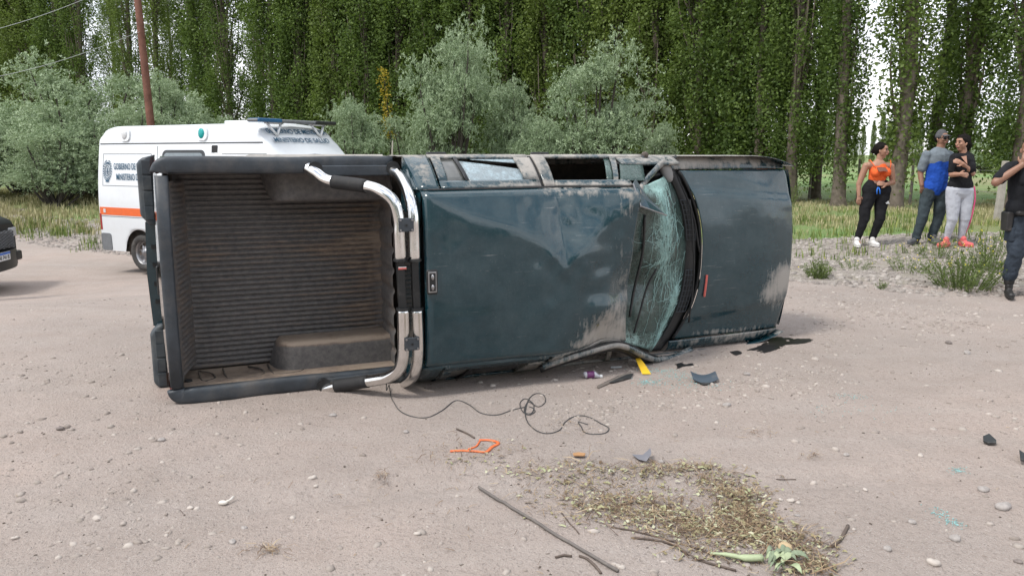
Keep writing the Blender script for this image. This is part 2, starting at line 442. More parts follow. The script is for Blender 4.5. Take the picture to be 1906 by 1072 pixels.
def body_paint(name, base, dustcol=(0.37, 0.345, 0.315)):
    m, nt, b, out = new_mat(name)
    co = N(nt, 'TexCoord'); O = co.outputs['Object']
    at = N(nt, 'Attribute', attribute_name='dust')
    n1 = N(nt, 'TexNoise', Scale=5.0, Detail=10.0, Roughness=0.72); nt.links.new(O, n1.inputs['Vector'])
    mp = N(nt, 'Mapping'); mp.inputs['Scale'].default_value = (26, 26, 5); nt.links.new(O, mp.inputs['Vector'])
    n2 = N(nt, 'TexNoise', Scale=1.0, Detail=7.0, Roughness=0.65); nt.links.new(mp.outputs[0], n2.inputs['Vector'])
    n3 = N(nt, 'TexNoise', Scale=210.0, Detail=2.0); nt.links.new(O, n3.inputs['Vector'])
    d = mathn(nt, 'ADD', at.outputs['Fac'], mathn(nt, 'MULTIPLY', mathn(nt, 'SUBTRACT', n1.outputs['Fac'], 0.5), 1.5))
    d = mathn(nt, 'ADD', d, mathn(nt, 'MULTIPLY', mathn(nt, 'SUBTRACT', n2.outputs['Fac'], 0.5), 1.3))
    f = ramp(nt, d, [(0.44, 0.0), (0.74, 0.7), (1.0, 0.95)])
    f0 = ramp(nt, n1.outputs['Fac'], [(0.42, 0.0), (0.75, 0.05)])          # thin film of road dust
    sp = ramp(nt, n3.outputs['Fac'], [(0.74, 0.0), (0.76, 0.5)])
    ms = N(nt, 'Mapping'); ms.inputs['Scale'].default_value = (3.5, 3.5, 130); ms.inputs['Rotation'].default_value = (0, R(14), 0); nt.links.new(O, ms.inputs['Vector'])
    n4 = N(nt, 'TexNoise', Scale=1.0, Detail=2.0); nt.links.new(ms.outputs[0], n4.inputs['Vector'])
    scr_ = mathn(nt, 'MULTIPLY', ramp(nt, n4.outputs['Fac'], [(0.69, 0.0), (0.72, 0.55)]), ramp(nt, n1.outputs['Fac'], [(0.45, 0.0), (0.6, 1.0)]))
    var = ramp(nt, n1.outputs['Fac'], [(0.3, tuple(q * 0.85 for q in base)), (0.7, tuple(q * 1.15 for q in base))])
    c = mixc(nt, f0, var, dustcol); c = mixc(nt, sp, c, (0.5, 0.48, 0.45)); c = mixc(nt, scr_, c, (0.30, 0.31, 0.31)); c = mixc(nt, f, c, dustcol)
    nt.links.new(c, b.inputs['Base Color'])
    nt.links.new(ramp(nt, mathn(nt, 'ADD', f, mathn(nt, 'MULTIPLY', n1.outputs['Fac'], 0.35)), [(0.1, 0.20), (0.35, 0.34), (0.9, 0.95)]), b.inputs['Roughness'])
    b.inputs['Metallic'].default_value = 0.0; b.inputs['Specular IOR Level'].default_value = 0.35
    nt.links.new(ramp(nt, f, [(0.0, 0.85), (0.5, 0.0)]), b.inputs['Coat Weight']); b.inputs['Coat Roughness'].default_value = 0.07
    bp = N(nt, 'Bump', Strength=0.25, Distance=0.006); nt.links.new(d, bp.inputs['Height']); nt.links.new(bp.outputs['Normal'], b.inputs['Normal'])
    return m
M_paint = body_paint('truck_paint', (0.004, 0.033, 0.045))
M_plastic = simple('bed_plastic', (0.036, 0.044, 0.053), 0.5, var=0.3, scale=7, bump=0.15, dirt=0.35, dirtcol=(0.16, 0.14, 0.12))
M_under = simple('underbody_black', (0.03, 0.027, 0.024), 0.85, var=0.3, scale=6, dirt=0.6, dirtcol=(0.2, 0.16, 0.13))
M_rubber = simple('rubber_black', (0.018, 0.018, 0.019), 0.75, var=0.2, scale=15, bump=0.1, dirt=0.25, dirtcol=(0.15, 0.13, 0.11))
M_dark = simple('dark_trim', (0.012, 0.013, 0.014), 0.45, scale=20, dirt=0.25, dirtcol=(0.17, 0.155, 0.14))
M_cloth = simple('seat_cloth', (0.05, 0.05, 0.052), 0.95, scale=30, bump=0.2)
M_chrome = simple('chrome', (0.74, 0.74, 0.73), 0.12, 1.0, var=0.08, scale=9, dirt=0.30, dirtcol=(0.34, 0.30, 0.26))
M_steel = simple('steel', (0.35, 0.35, 0.36), 0.4, 1.0, scale=14, dirt=0.3)
M_red = simple('lamp_red', (0.32, 0.02, 0.02), 0.25, scale=20)
M_amber = simple('lamp_amber', (0.55, 0.16, 0.02), 0.25, scale=20)
M_white = simple('white_plastic', (0.62, 0.63, 0.63), 0.45, scale=10, var=0.05)
M_sticker = simple('sticker_red', (0.55, 0.12, 0.10), 0.5, scale=30)

# dust and scrape marks: blobs in truck coordinates (u, k, v, radius u, radius v, amount)
DUST = [(3.10, .5, .38, .30, .16, .72), (3.0, .5, .30, .28, .08, .45), (3.3, .5, .62, .10, .40, .42), (2.9, .5, 1.42, .55, .055, .50), (3.25, .5, 1.28, .12, .16, .40),
        (5.20, 0, .56, .24, .20, .85), (5.0, 0, .42, .16, .14, .5), (4.85, 0, .10, .55, .07, .50), (4.45, 0, .15, .4, .03, .4), (4.5, 0, 1.66, .9, .07, .50), (4.1, 0, 1.62, .15, .10, .35),
        (2.3, .3, 1.60, 1.3, .10, .20), (1.72, .35, 1.55, .06, .10, .35), (2.6, .4, 1.47, .9, .025, .42), (2.62, .2, 1.62, .07, .12, .55), (3.3, .2, .05, .7, .10, .35), (2.9, .4, .1, .5, .10, .2),
        (3.18, .5, .80, .12, .42, .26), (2.85, .5, .62, .2, .25, .10), (5.22, 0, .62, .16, .12, .30), (.9, 0, 1.70, 1.5, .03, .55), (3.0, 0, 1.70, 3.0, .03, .45), (1.5, 0, 1.6, .2, .03, .2)]
def dust_at(u, v, extra=0.0):
    d = np.zeros_like(u) + extra
    for (a, _, b, ru, rv, q) in DUST: d = d + q * np.exp(-(((u - a) / ru) ** 2) - (((v - b) / rv) ** 2))
    return d
def panel(name, rows, parent, mat=M_paint, extra=0.0, thick=0.0, smooth=True):
    """rows of (u,k,v) points -> a skin with the dust attribute"""
    m = MB(); m.grid([[L(*p) for p in r] for r in rows]); me = m.mesh(name)
    o = link(name, me, mat, parent, smooth)
    co = np.empty(len(me.vertices) * 3); me.vertices.foreach_get('co', co); co = co.reshape(-1, 3)
    fattr(me, 'dust', dust_at(co[:, 0], co[:, 2], extra))
    if thick:
        s = o.modifiers.new('solid', 'SOLIDIFY'); s.thickness = thick; s.offset = 0
    return o
def tpaint(o, extra=0.0):
    me = o.data; co = np.empty(len(me.vertices) * 3); me.vertices.foreach_get('co', co); co = co.reshape(-1, 3)
    fattr(me, 'dust', dust_at(co[:, 0], co[:, 2], extra)); return o
lin = lambda a, b, n: [a + (b - a) * i / (n - 1) for i in range(n)]

# ------------------------------------------------------------------ load bed
bed = empty('load_bed'); bed.parent = truck
for sgn in (1, -1):
    rows = []
    for u in lin(0.03, 1.575, 60):
        row = []
        for k in lin(-0.02, -0.62, 22):
            arch = -0.86 + math.sqrt(max(0, 0.43 ** 2 - (u - 1.08) ** 2)) if abs(u - 1.08) < 0.43 else -0.62
            kk = max(k, arch)
            s = HW * 0.985 + 0.020 * math.sin(min(1, -kk / 0.5) * math.pi)
            if abs(u - 1.08) < 0.50 and kk < -0.28: s += 0.012
            row.append((u, kk, HW + sgn * s))
        rows.append(row)
    panel('bed_side', rows, bed, extra=0.18)
# rounded rail caps (top of photo, bottom of photo) and the tailgate cap
def rail(name, path, wd, ht, mat, parent, wob=0.0):
    m = MB(); rows = []
    P = [L(*p) for p in path]
    for i, p in enumerate(P):
        t = (P[min(i + 1, len(P) - 1)] - P[max(0, i - 1)]).normalized(); up = Vector((0, -1, 0)); sd_ = t.cross(up).normalized()
        row = []
        for j in range(14):
            a = 2 * math.pi * j / 14; c, s_ = math.cos(a), math.sin(a)
            row.append(p + sd_ * (math.copysign(abs(c) ** 0.55, c) * wd / 2) + up * (math.copysign(abs(s_) ** 0.6, s_) * ht / 2))
        rows.append(row)
    m.grid(rows, closed=True, cap=True); return m.build(name, mat, parent, smooth=True)
def railpath(sgn):
    pts = [(1.575 - 1.50 * t_, 0.0, HW + sgn * (0.787 + 0.004 * math.sin(t_ * 9))) for t_ in lin(0, 1, 24)]
    for a in lin(8, 88, 8):
        a = R(a); pts.append((0.075 - 0.05 * math.sin(a), -0.004 * a, HW + sgn * (0.787 - 0.05 + 0.05 * math.cos(a))))
    return pts
for sgn in (1, -1): rail('rail_cap', railpath(sgn), 0.115, 0.075, M_plastic, bed)
# liner floor: a corrugated sheet (each rib is geometry)
M_liner, ntl, bl, _o = new_mat('bed_liner')
co = N(ntl, 'TexCoord'); mpl = N(ntl, 'Mapping'); mpl.inputs['Scale'].default_value = (1.0, 1, 5.5); ntl.links.new(co.outputs['Object'], mpl.inputs['Vector'])
na = N(ntl, 'TexNoise', Scale=2.4, Detail=9.0, Roughness=0.7); ntl.links.new(mpl.outputs[0], na.inputs['Vector'])
nb = N(ntl, 'TexNoise', Scale=26.0, Detail=6.0, Roughness=0.7); ntl.links.new(co.outputs['Object'], nb.inputs['Vector'])
atl = N(ntl, 'Attribute', attribute_name='dust'); atr = N(ntl, 'Attribute', attribute_name='rib')
cl = ramp(ntl, nb.outputs['Fac'], [(0.3, (0.072, 0.070, 0.071)), (0.7, (0.150, 0.139, 0.132))])
dl = mathn(ntl, 'ADD', atl.outputs['Fac'], mathn(ntl, 'MULTIPLY', mathn(ntl, 'SUBTRACT', na.outputs['Fac'], 0.5), 2.0))
dl = mathn(ntl, 'ADD', dl, mathn(ntl, 'MULTIPLY', mathn(ntl, 'SUBTRACT', nb.outputs['Fac'], 0.5), 0.6))
cl = mixc(ntl, ramp(ntl, mathn(ntl, 'ADD', dl, atr.outputs['Fac']), [(0.30, 0.0), (0.9, 0.75)]), cl, (0.20, 0.135, 0.09))
cl = mixc(ntl, ramp(ntl, dl, [(0.70, 0.0), (1.3, 0.8)]), cl, (0.26, 0.21, 0.165))
ntl.links.new(cl, bl.inputs['Base Color']); bl.inputs['Roughness'].default_value = 0.72
bpl = N(ntl, 'Bump', Strength=0.4, Distance=0.006); ntl.links.new(nb.outputs['Fac'], bpl.inputs['Height']); ntl.links.new(bpl.outputs['Normal'], bl.inputs['Normal'])
def liner_part(name, rows, extra=None, rib=None, parent=bed):
    m = MB(); m.grid([[L(*p) for p in r] for r in rows]); me = m.mesh(name); o = link(name, me, M_liner, parent, True)
    co_ = np.empty(len(me.vertices) * 3); me.vertices.foreach_get('co', co_); co_ = co_.reshape(-1, 3)
    fattr(me, 'dust', extra(co_[:, 0], co_[:, 2]) if extra else np.zeros(len(co_)))
    fattr(me, 'rib', rib if rib is not None else np.zeros(len(co_)))
    return o
NR = 38; rows = []; ribs = []
for i in range(NR * 8 + 1):
    ph = i / 8.0; v = 0.115 + (1.565 - 0.115) * ph / NR
    w = 0.5 - 0.5 * math.cos(2 * math.pi * ph); h = 0.020 * min(1, w * 1.7) 
    row = []
    for u in lin(0.085, 1.585, 40):
        e = min(1, max(0, (u - 0.13) / 0.05)) * min(1, max(0, (1.545 - u) / 0.05))
        row.append((u, -0.45 + (h - 0.01) * e + 0.004 * math.sin(u * 5 + v * 3), v)); ribs.append(-0.20 + 0.26 * (w > 0.5))
    rows.append(row)
liner_part('bed_floor', rows, lambda u, v: 0.50 * sstep(0.9, 1.5, u) * sstep(0.05, 0.5, v) + 0.30 * np.exp(-((v - 0.98) / .12) ** 2) * 1.0 + 0.2 * np.exp(-((v - 0.12) / .1) ** 2) + 0.14, np.array(ribs))
# front wall of the liner, side walls
rows = []
for i in range(10 * 10 + 1):
    ph = i / 10.0; v = 0.07 + 1.54 * ph / 10; w = 0.5 - 0.5 * math.cos(2 * math.pi * ph)
    rows.append([(1.583 - 0.015 * min(1, w * 2.5), k, v) for k in lin(-0.455, -0.03, 12)])
liner_part('bed_front_wall', rows, lambda u, v: 0.35 + 0 * u)
for sgn in (1, -1):
    rows = [[(u, k, HW + sgn * (0.735 + 0.010 * math.sin(k * 14))) for k in lin(-0.46, -0.02, 12)] for u in lin(0.07, 1.59, 30)]
    liner_part('bed_side_wall', rows, (lambda u, v: 0.95 + 0 * u) if sgn < 0 else (lambda u, v: 0.0 * u))
# wheel housings: rounded humps rising from the floor
def hump(sgn):
    rows = []
    for i, a in enumerate(lin(0, 1, 34)):
        # profile along u: rises at the rear end, runs to the front wall
        uu = 0.68 + 0.93 * a
        rise = min(1.0, (a / 0.17)) ; hh = 0.25 * (1 - (1 - rise) ** 2.2); ww = 0.215 * (1 - (1 - min(1, a / 0.10)) ** 2) + 0.01
        row = []
        for b in lin(0, 1, 15):
            if b < 0.45: s = b / 0.45; k_ = -0.448 + hh * s; q = ww
            elif b < 0.62: s = (b - 0.45) / 0.17; an = s * math.pi / 2; k_ = -0.448 + hh + 0.035 * (math.sin(an)); q = ww - 0.035 * (1 - math.cos(an))
            else: s = (b - 0.62) / 0.38; k_ = -0.413 + hh; q = (ww - 0.035) * (1 - s)
            row.append((uu, min(k_, -0.448 + hh + 0.035 * rise), HW + sgn * (0.745 - q)))
        rows.append(row)
    ex = (lambda u, v: 0.05 + 1.0 * sstep(0.272, 0.298, v)) if sgn < 0 else (lambda u, v: -0.1 + 0 * u)
    return liner_part('wheel_housing', rows, ex)
hump(1); hump(-1)
# embossed loops pressed into the lower side wall, now lying like a shelf with sand on it
for (a, b) in ((0.17, 0.28), (0.34, 0.62), (0.66, 0.90)):
    m = MB(); pts = [(a, -0.40, .112), (a + 0.02, -0.14, .112), (a + 0.06, -0.10, .112), (b - 0.06, -0.10, .112), (b, -0.16, .112), (b - 0.02, -0.30, .112), (b - 0.1, -0.40, .112)]
    m.tube([L(*p) for p in spline(pts, 5)], 0.006, 6); o = m.build('embossed_loop', M_under, bed, smooth=True)
m = MB(); m.tube([L(0.105, -0.13, 0.108), L(0.105, -0.13, 0.126)], 0.026, 14); m.build('drain_plug', M_rubber, bed)
m = MB()
m.tube([L(1.50, -0.43, 0.295), L(1.50, -0.385, 0.295)], 0.022, 10); m.box(L(1.47, -0.43, 0.295), (0.09, 0.012, 0.04)); m.build('tie_down_hook', M_rubber, bed, bevel=0.003)
# ------------------------------------------------------------------ tailgate
tail = empty('tailgate'); tail.parent = truck
rail('tailgate_cap', [(0.035, 0.0, 0.12), (0.03, 0.004, 0.5), (0.03, 0.006, .84), (0.03, 0.004, 1.2), (0.035, 0.0, 1.56)], 0.085, 0.07, M_plastic, tail)
rows = []
for i in range(36 * 6 + 1):
    ph = i / 6.0; v = 0.16 + 1.36 * ph / 36; w = 0.5 - 0.5 * math.cos(2 * math.pi * ph)
    row = []
    for k in lin(-0.46, -0.02, 14):
        e = 1.0 if -0.36 < k < -0.12 else 0.0
        row.append((0.052 + 0.10 * (-k / 0.46) + 0.016 * min(1, w * 1.8) * e + (0.0 if e else 0.012), k, v))
    rows.append(row)
liner_part('tailgate_liner', rows, lambda u, v: 0.38 + 0 * u, parent=tail)
panel('tailgate_skin', [[(-0.012 - 0.018 * math.sin((v - .08) / 1.52 * math.pi), k, v) for k in lin(-0.01, -0.52, 12)] for v in lin(0.08, 1.60, 40)], tail, extra=0.25)
m = MB(); m.box(L(-0.04, -0.2, HW), (0.02, 0.09, 0.2)); m.build('tailgate_handle', M_dark, tail, bevel=0.008)
for sgn in (1, -1):
    m = MB(); m.box(L(0.005, -0.30, HW + sgn * 0.775), (0.03, 0.34, 0.09)); o = m.build('tail_lamp', M_red, truck, bevel=0.012)
    m = MB(); m.box(L(-0.004, -0.38, HW + sgn * 0.775), (0.02, 0.08, 0.08)); m.build('indicator', M_amber, o, bevel=0.004)
# ------------------------------------------------------------------ rear step bumper
M_bump = simple('bumper_blue_grey', (0.040, 0.052, 0.062), 0.5, var=.3, scale=8, dirt=.3, dirtcol=(.2,.19,.17))
bump = empty('rear_bumper'); bump.parent = truck
def bumper_wing(sgn):
    # outline seen from above the bed: rounded outer corner, rubber step pads
    rows = []
    for a in lin(0, 1, 26):
        s = 0.855 - 0.49 * a
        ext = 0.122 * min(1, math.sqrt(max(0, 1 - (1 - min(1, a / 0.16)) ** 2))) * (1 if a < .86 else 1 - (a - .86) / .14 * .45)
        row = []
        for b in range(12):
            an = 2 * math.pi * b / 12; c, s_ = math.cos(an), math.sin(an)
            row.append((-0.02 - ext * (0.5 + 0.5 * math.copysign(abs(c) ** 0.5, c)) , -0.50 + 0.085 * math.copysign(abs(s_) ** 0.5, s_), HW + sgn * s))
        rows.append(row)
    m = MB(); m.grid([[L(*p) for p in r] for r in rows], closed=True, cap=True); m.build('bumper_wing', M_bump, bump, smooth=True)
    for i, s in enumerate((0.77, 0.66, 0.55, 0.45)):
        m = MB(); m.box(L(-0.076, -0.413, HW + sgn * s), (0.060, 0.010, 0.098)); m.build('step_pad', M_bump, bump, bevel=0.004)
for sgn in (1, -1): bumper_wing(sgn)
m = MB(); m.slab([[L(-0.02, -0.50, HW - 0.40), L(-0.02, -0.50, HW), L(-0.02, -0.50, HW + 0.40)], [L(-0.115, -0.50, HW - 0.38), L(-0.13, -0.50, HW), L(-0.115, -0.50, HW + 0.38)]], (0, 0.08, 0)); o = m.build('bumper_step', M_paint, bump, bevel=0.01); tpaint(o, 0.1)
for s in (-0.2, -0.07, 0.07, 0.2):
    m = MB(); m.box(L(-0.07, -0.492, HW + s), (0.035, 0.012, 0.028)); m.build('step_hole', M_dark, bump)

# ------------------------------------------------------------------ roll bar: two parallel chrome tubes
bar = empty('roll_bar'); bar.parent = truck
def unp(px, py, k):
    """point of the truck plane k that the photograph shows at this pixel, in truck coordinates"""
    e = Vector((math.cos(TANG), math.sin(TANG), 0)); n = Vector((math.sin(TANG), -math.cos(TANG), 0))
    C0 = Vector((0, 0, CAM_H)); d = ray(px, py); t_ = (k + (TA - C0).dot(n)) / d.dot(n); P_ = C0 + d * t_; q = P_ - TA
    return L(q.dot(e), k, P_.z)
rear_pts = [(572, 312, .02), (588, 322, .07), (613, 337, .14), (676, 346, .32), (708, 356, .43), (732, 376, .49), (742, 410, .51), (743, 440, .515), (745, 484, .52)]
rear_low = [(750, 575, .52), (751, 620, .515), (750, 664, .505), (742, 688, .47), (722, 702, .40), (700, 707, .33), (640, 716, .15), (612, 722, .07), (594, 728, .0)]
front_pts = [(728, 318, .03), (742, 326, .12), (756, 348, .30), (765, 375, .46), (769, 400, .51), (771, 440, .515), (772, 484, .52)]
front_low = [(776, 575, .52), (778, 620, .515), (778, 662, .505), (774, 688, .46), (766, 703, .36), (756, 712, .20), (752, 716, .03)]
tubes = {}
for nm, pts, r_ in (('rear_upper', rear_pts, .042), ('rear_lower', rear_low, .042), ('front_upper', front_pts, .042), ('front_lower', front_low, .042)):
    P_ = spline([unp(*p) for p in pts], 7); tubes[nm] = P_
    MB().tube(P_, r_, 18).build('chrome_tube', M_chrome, bar, smooth=True)
def sleeve(nm, a, b, r_=0.047, mat=M_rubber, name='tube_pad'):
    P_ = tubes[nm]; n = len(P_); MB().tube(P_[int(a * n):int(b * n) + 1], r_, 18).build(name, mat, bar, smooth=True)
sleeve('rear_upper', 0.27, 0.37 + .03); sleeve('rear_lower', 0.66, 0.79)
for (a, b) in ((rear_pts[-1], rear_low[0]), (front_pts[-1], front_low[0])):
    A_, B_ = unp(*a), unp(*b); A_ += L(0, -.012, 0); B_ += L(0, -.012, 0); m = MB(); m.tube([A_ + (A_ - B_) * 0.12, B_ + (B_ - A_) * 0.12], 0.036, 4, up=(0.7, -0.7, 0)); m.build('centre_bar', M_dark, bar, bevel=0.006)
    for q in (A_, B_):
        MB().tube([q + L(0, 0.012, -0.008), q + L(0, 0.012, 0.008)], 0.047, 18).build('tube_collar', M_dark, bar, smooth=False)
sq = unp(749, 500, .555); m = MB(); m.box(sq, (0.055, 0.004, 0.012)); m.build('reflector_strip', M_sticker, bar)
m = MB(); m.box(sq + Vector((0, 0.001, 0.009)), (0.055, 0.004, 0.006)); m.build('reflector_strip', M_white, bar)
for (px, py) in ((756, 419), (767, 640)):
    c = unp(px, py, .565); m = MB(); m.box(c, (0.105, 0.012, 0.092)); pl = m.build('clamp_plate', M_plastic, bar, bevel=0.006)
    for dx, dz in ((-.04, -.034), (.04, -.034), (-.04, .034), (.04, .034), (0, 0)):
        r0 = 0.0075 if dx else 0.009
        MB().tube([c + Vector((dx, -0.006, dz)), c + Vector((dx, -0.011, dz))], r0, 8).build('screw', M_dark if not dx else M_steel, pl)
for v in (1.585, 0.05):
    m = MB(); m.box(L(1.30, 0.052, v), (0.56, 0.035, 0.075)); m.build('mounting_foot', M_plastic, bar, bevel=0.01)
for v in (1.60, 0.04):
    for u in (1.02, 1.57):
        m = MB(); m.tube([L(u, 0.03, v), L(u, 0.075, v)], 0.05, 16); m.build('tube_flange', M_dark, bar)

# ------------------------------------------------------------------ cab
cab = empty('cab'); cab.parent = truck
RU0, RU1 = 1.665, 3.34
VL = [(1.66, 1.43), (2.00, 1.265), (2.35, 1.165), (2.55, 1.04), (2.72, 0.90), (2.85, 1.0), (3.05, 1.18), (3.34, 1.36)]
def vline(u): return float(np.interp(u, [a for a, _ in VL], [b for _, b in VL]))
def softp(x, w): return w * math.log1p(math.exp(min(60, x / w)))
def roof_front(v):
    """front edge of the crushed roof"""
    return 3.325 - 0.06 * math.exp(-((v - 0.42) / 0.22) ** 2) + 0.03 * math.sin(v * 5)
def roof_k(u, v):
    k = 0.568 - 0.03 * ((v - .84) / .62) ** 2
    k -= 0.36 * softp(v - vline(u), 0.018) * (1 if u < 3.2 else max(0.3, 1 - (u - 3.2) * 3))
    # the front corner folds away below the second crease
    d2 = (u - 2.72) * 0.65 - (v - 0.9) * 0.76
    k -= 0.085 * softp(d2 - 0.02, 0.02) * sstep(2.55, 2.95, u)
    k += 0.05 * math.exp(-((u - 3.1) / .22) ** 2 - ((v - .52) / .13) ** 2) - 0.07 * math.exp(-((u - 3.28) / .14) ** 2 - ((v - .62) / .2) ** 2)
    k += 0.007 * math.sin(u * 7 + v * 3) * math.sin(v * 6) * sstep(2.3, 3.0, u)
    k += 0.115 * float(fbm(u * 2.6, v * 2.6, 31, 3)) * float(sstep(2.1, 3.0, u)) + 0.016 * float(fbm(u * 3, v * 3, 33, 2))
    k -= 0.10 * softp(0.52 - v + (u - 3.1) * 0.55, 0.02) * float(sstep(2.65, 2.95, u))
    k -= 0.05 * max(0, (1.71 - u) / 0.045) ** 2 * 0.8                       # rounded rear edge
    e = abs(v - 0.835) - 0.572
    if e > 0: k -= 0.9 * e * e / 0.045 * 0.9
    return float(k)
us = lin(0, 1, 130); vs = lin(0.215, 1.452, 100)
def vlow(u): # lower side of the roof, kinked up at the crushed corner
    return 0.215 + 0.02 * float(sstep(2.5, 3.3, u)) + 0.05 * math.exp(-((u - 3.12) / 0.16) ** 2)
rows = []
for a in us:
    row = []
    for b in lin(0, 1, 100):
        u_ = RU0 + (RU1 - RU0) * a; v_ = vlow(u_) + (1.452 - vlow(u_)) * b
        u_ = RU0 + (roof_front(v_) - RU0) * a
        row.append((u_, roof_k(u_, v_), v_))
    rows.append(row)
roofo = panel('roof', rows, cab, extra=0.0, thick=0.006)
# drip moulding along both sides of the roof
for vv, nm in ((1.452, 1), (None, -1)):
    pts = []
    for u_ in lin(1.68, 3.27, 34):
        v_ = 1.458 if vv else vlow(u_) - 0.006
        pts.append(L(u_, roof_k(u_, min(1.452, max(v_, vlow(u_)))) - 0.004, v_))
    o = MB().tube(pts, 0.0085, 8).build('drip_moulding', M_dark if vv else M_paint, cab, smooth=True)
    if not vv: tpaint(o, 0.35)
# cab rear wall with its window
rows = []
def cabk(v, t_): # outline of the cab back: tumblehome
    return None
def tum(u, t_, sgn):
    """side of the greenhouse: t 0 at the roof edge, 1 at the belt line"""
    vr = 1.456 if sgn > 0 else vlow(u) - 0.004
    kr = roof_k(u, min(1.452, max(vr, 0.22))) - 0.01
    vb = HW + sgn * 0.845; kb = 0.07
    bow = 0.022 * math.sin(t_ * math.pi) * sgn
    return (u, kr + (kb - kr) * t_ , vr + (vb - vr) * t_ + bow)
rows = []
for b in lin(0, 1, 30):
    top = tum(1.66, 0, -1); topb = tum(1.66, 0, 1)
    row = []
    for t_ in lin(0, 1, 10):
        A_ = tum(1.66, t_, -1); B_ = tum(1.66, t_, 1)
        v = A_[2] + (B_[2] - A_[2]) * b
        bulge = 0.02 * math.sin(b * math.pi)
        k = A_[1] + (0.02 - 0.02) + (0.06 * math.sin(b * math.pi) * (1 - t_) * 0.3)
        row.append((1.635 - bulge + 0.035 * (1 - t_) ** 3, min(k, 0.53), v))
    rows.append(row)
panel('cab_rear_wall', rows, cab, extra=0.1)
m = MB(); m.slab([[L(1.600, 0.12, 0.35), L(1.600, 0.12, 1.33)], [L(1.612, 0.42, 0.42), L(1.612, 0.42, 1.26)]], (0.006, 0, 0))
M_glassdark, ntg, bgx, _o = new_mat('tinted_glass'); bgx.inputs['Base Color'].default_value = (0.012, 0.016, 0.018, 1); bgx.inputs['Roughness'].default_value = 0.08; bgx.inputs['Coat Weight'].default_value = 0.5
m.build('rear_window', M_glassdark, cab)
# cargo lamp set in the rear edge of the roof
lc = unp(806, 526, .60); lk = roof_k(lc.x, lc.z)
lampb = MB(); lampb.box(L(lc.x, lk + 0.006, lc.z), (0.078, 0.022, 0.172)); lampb = lampb.build('cargo_lamp', M_dark, cab, bevel=0.012)
m = MB(); m.box(L(lc.x, lk + 0.018, lc.z), (0.058, 0.006, 0.145)); m.build('lamp_bezel', M_steel, lampb, bevel=0.006)
m = MB(); m.box(L(lc.x, lk + 0.022, lc.z), (0.044, 0.006, 0.125)); m.build('lamp_well', M_dark, lampb, bevel=0.004)
for dz in (-0.035, 0.035):
    m = MB(); m.ell(L(lc.x, lk + 0.026, lc.z + dz), (0.011, 0.008, 0.020)); m.build('bulb', M_steel, lampb, smooth=True)

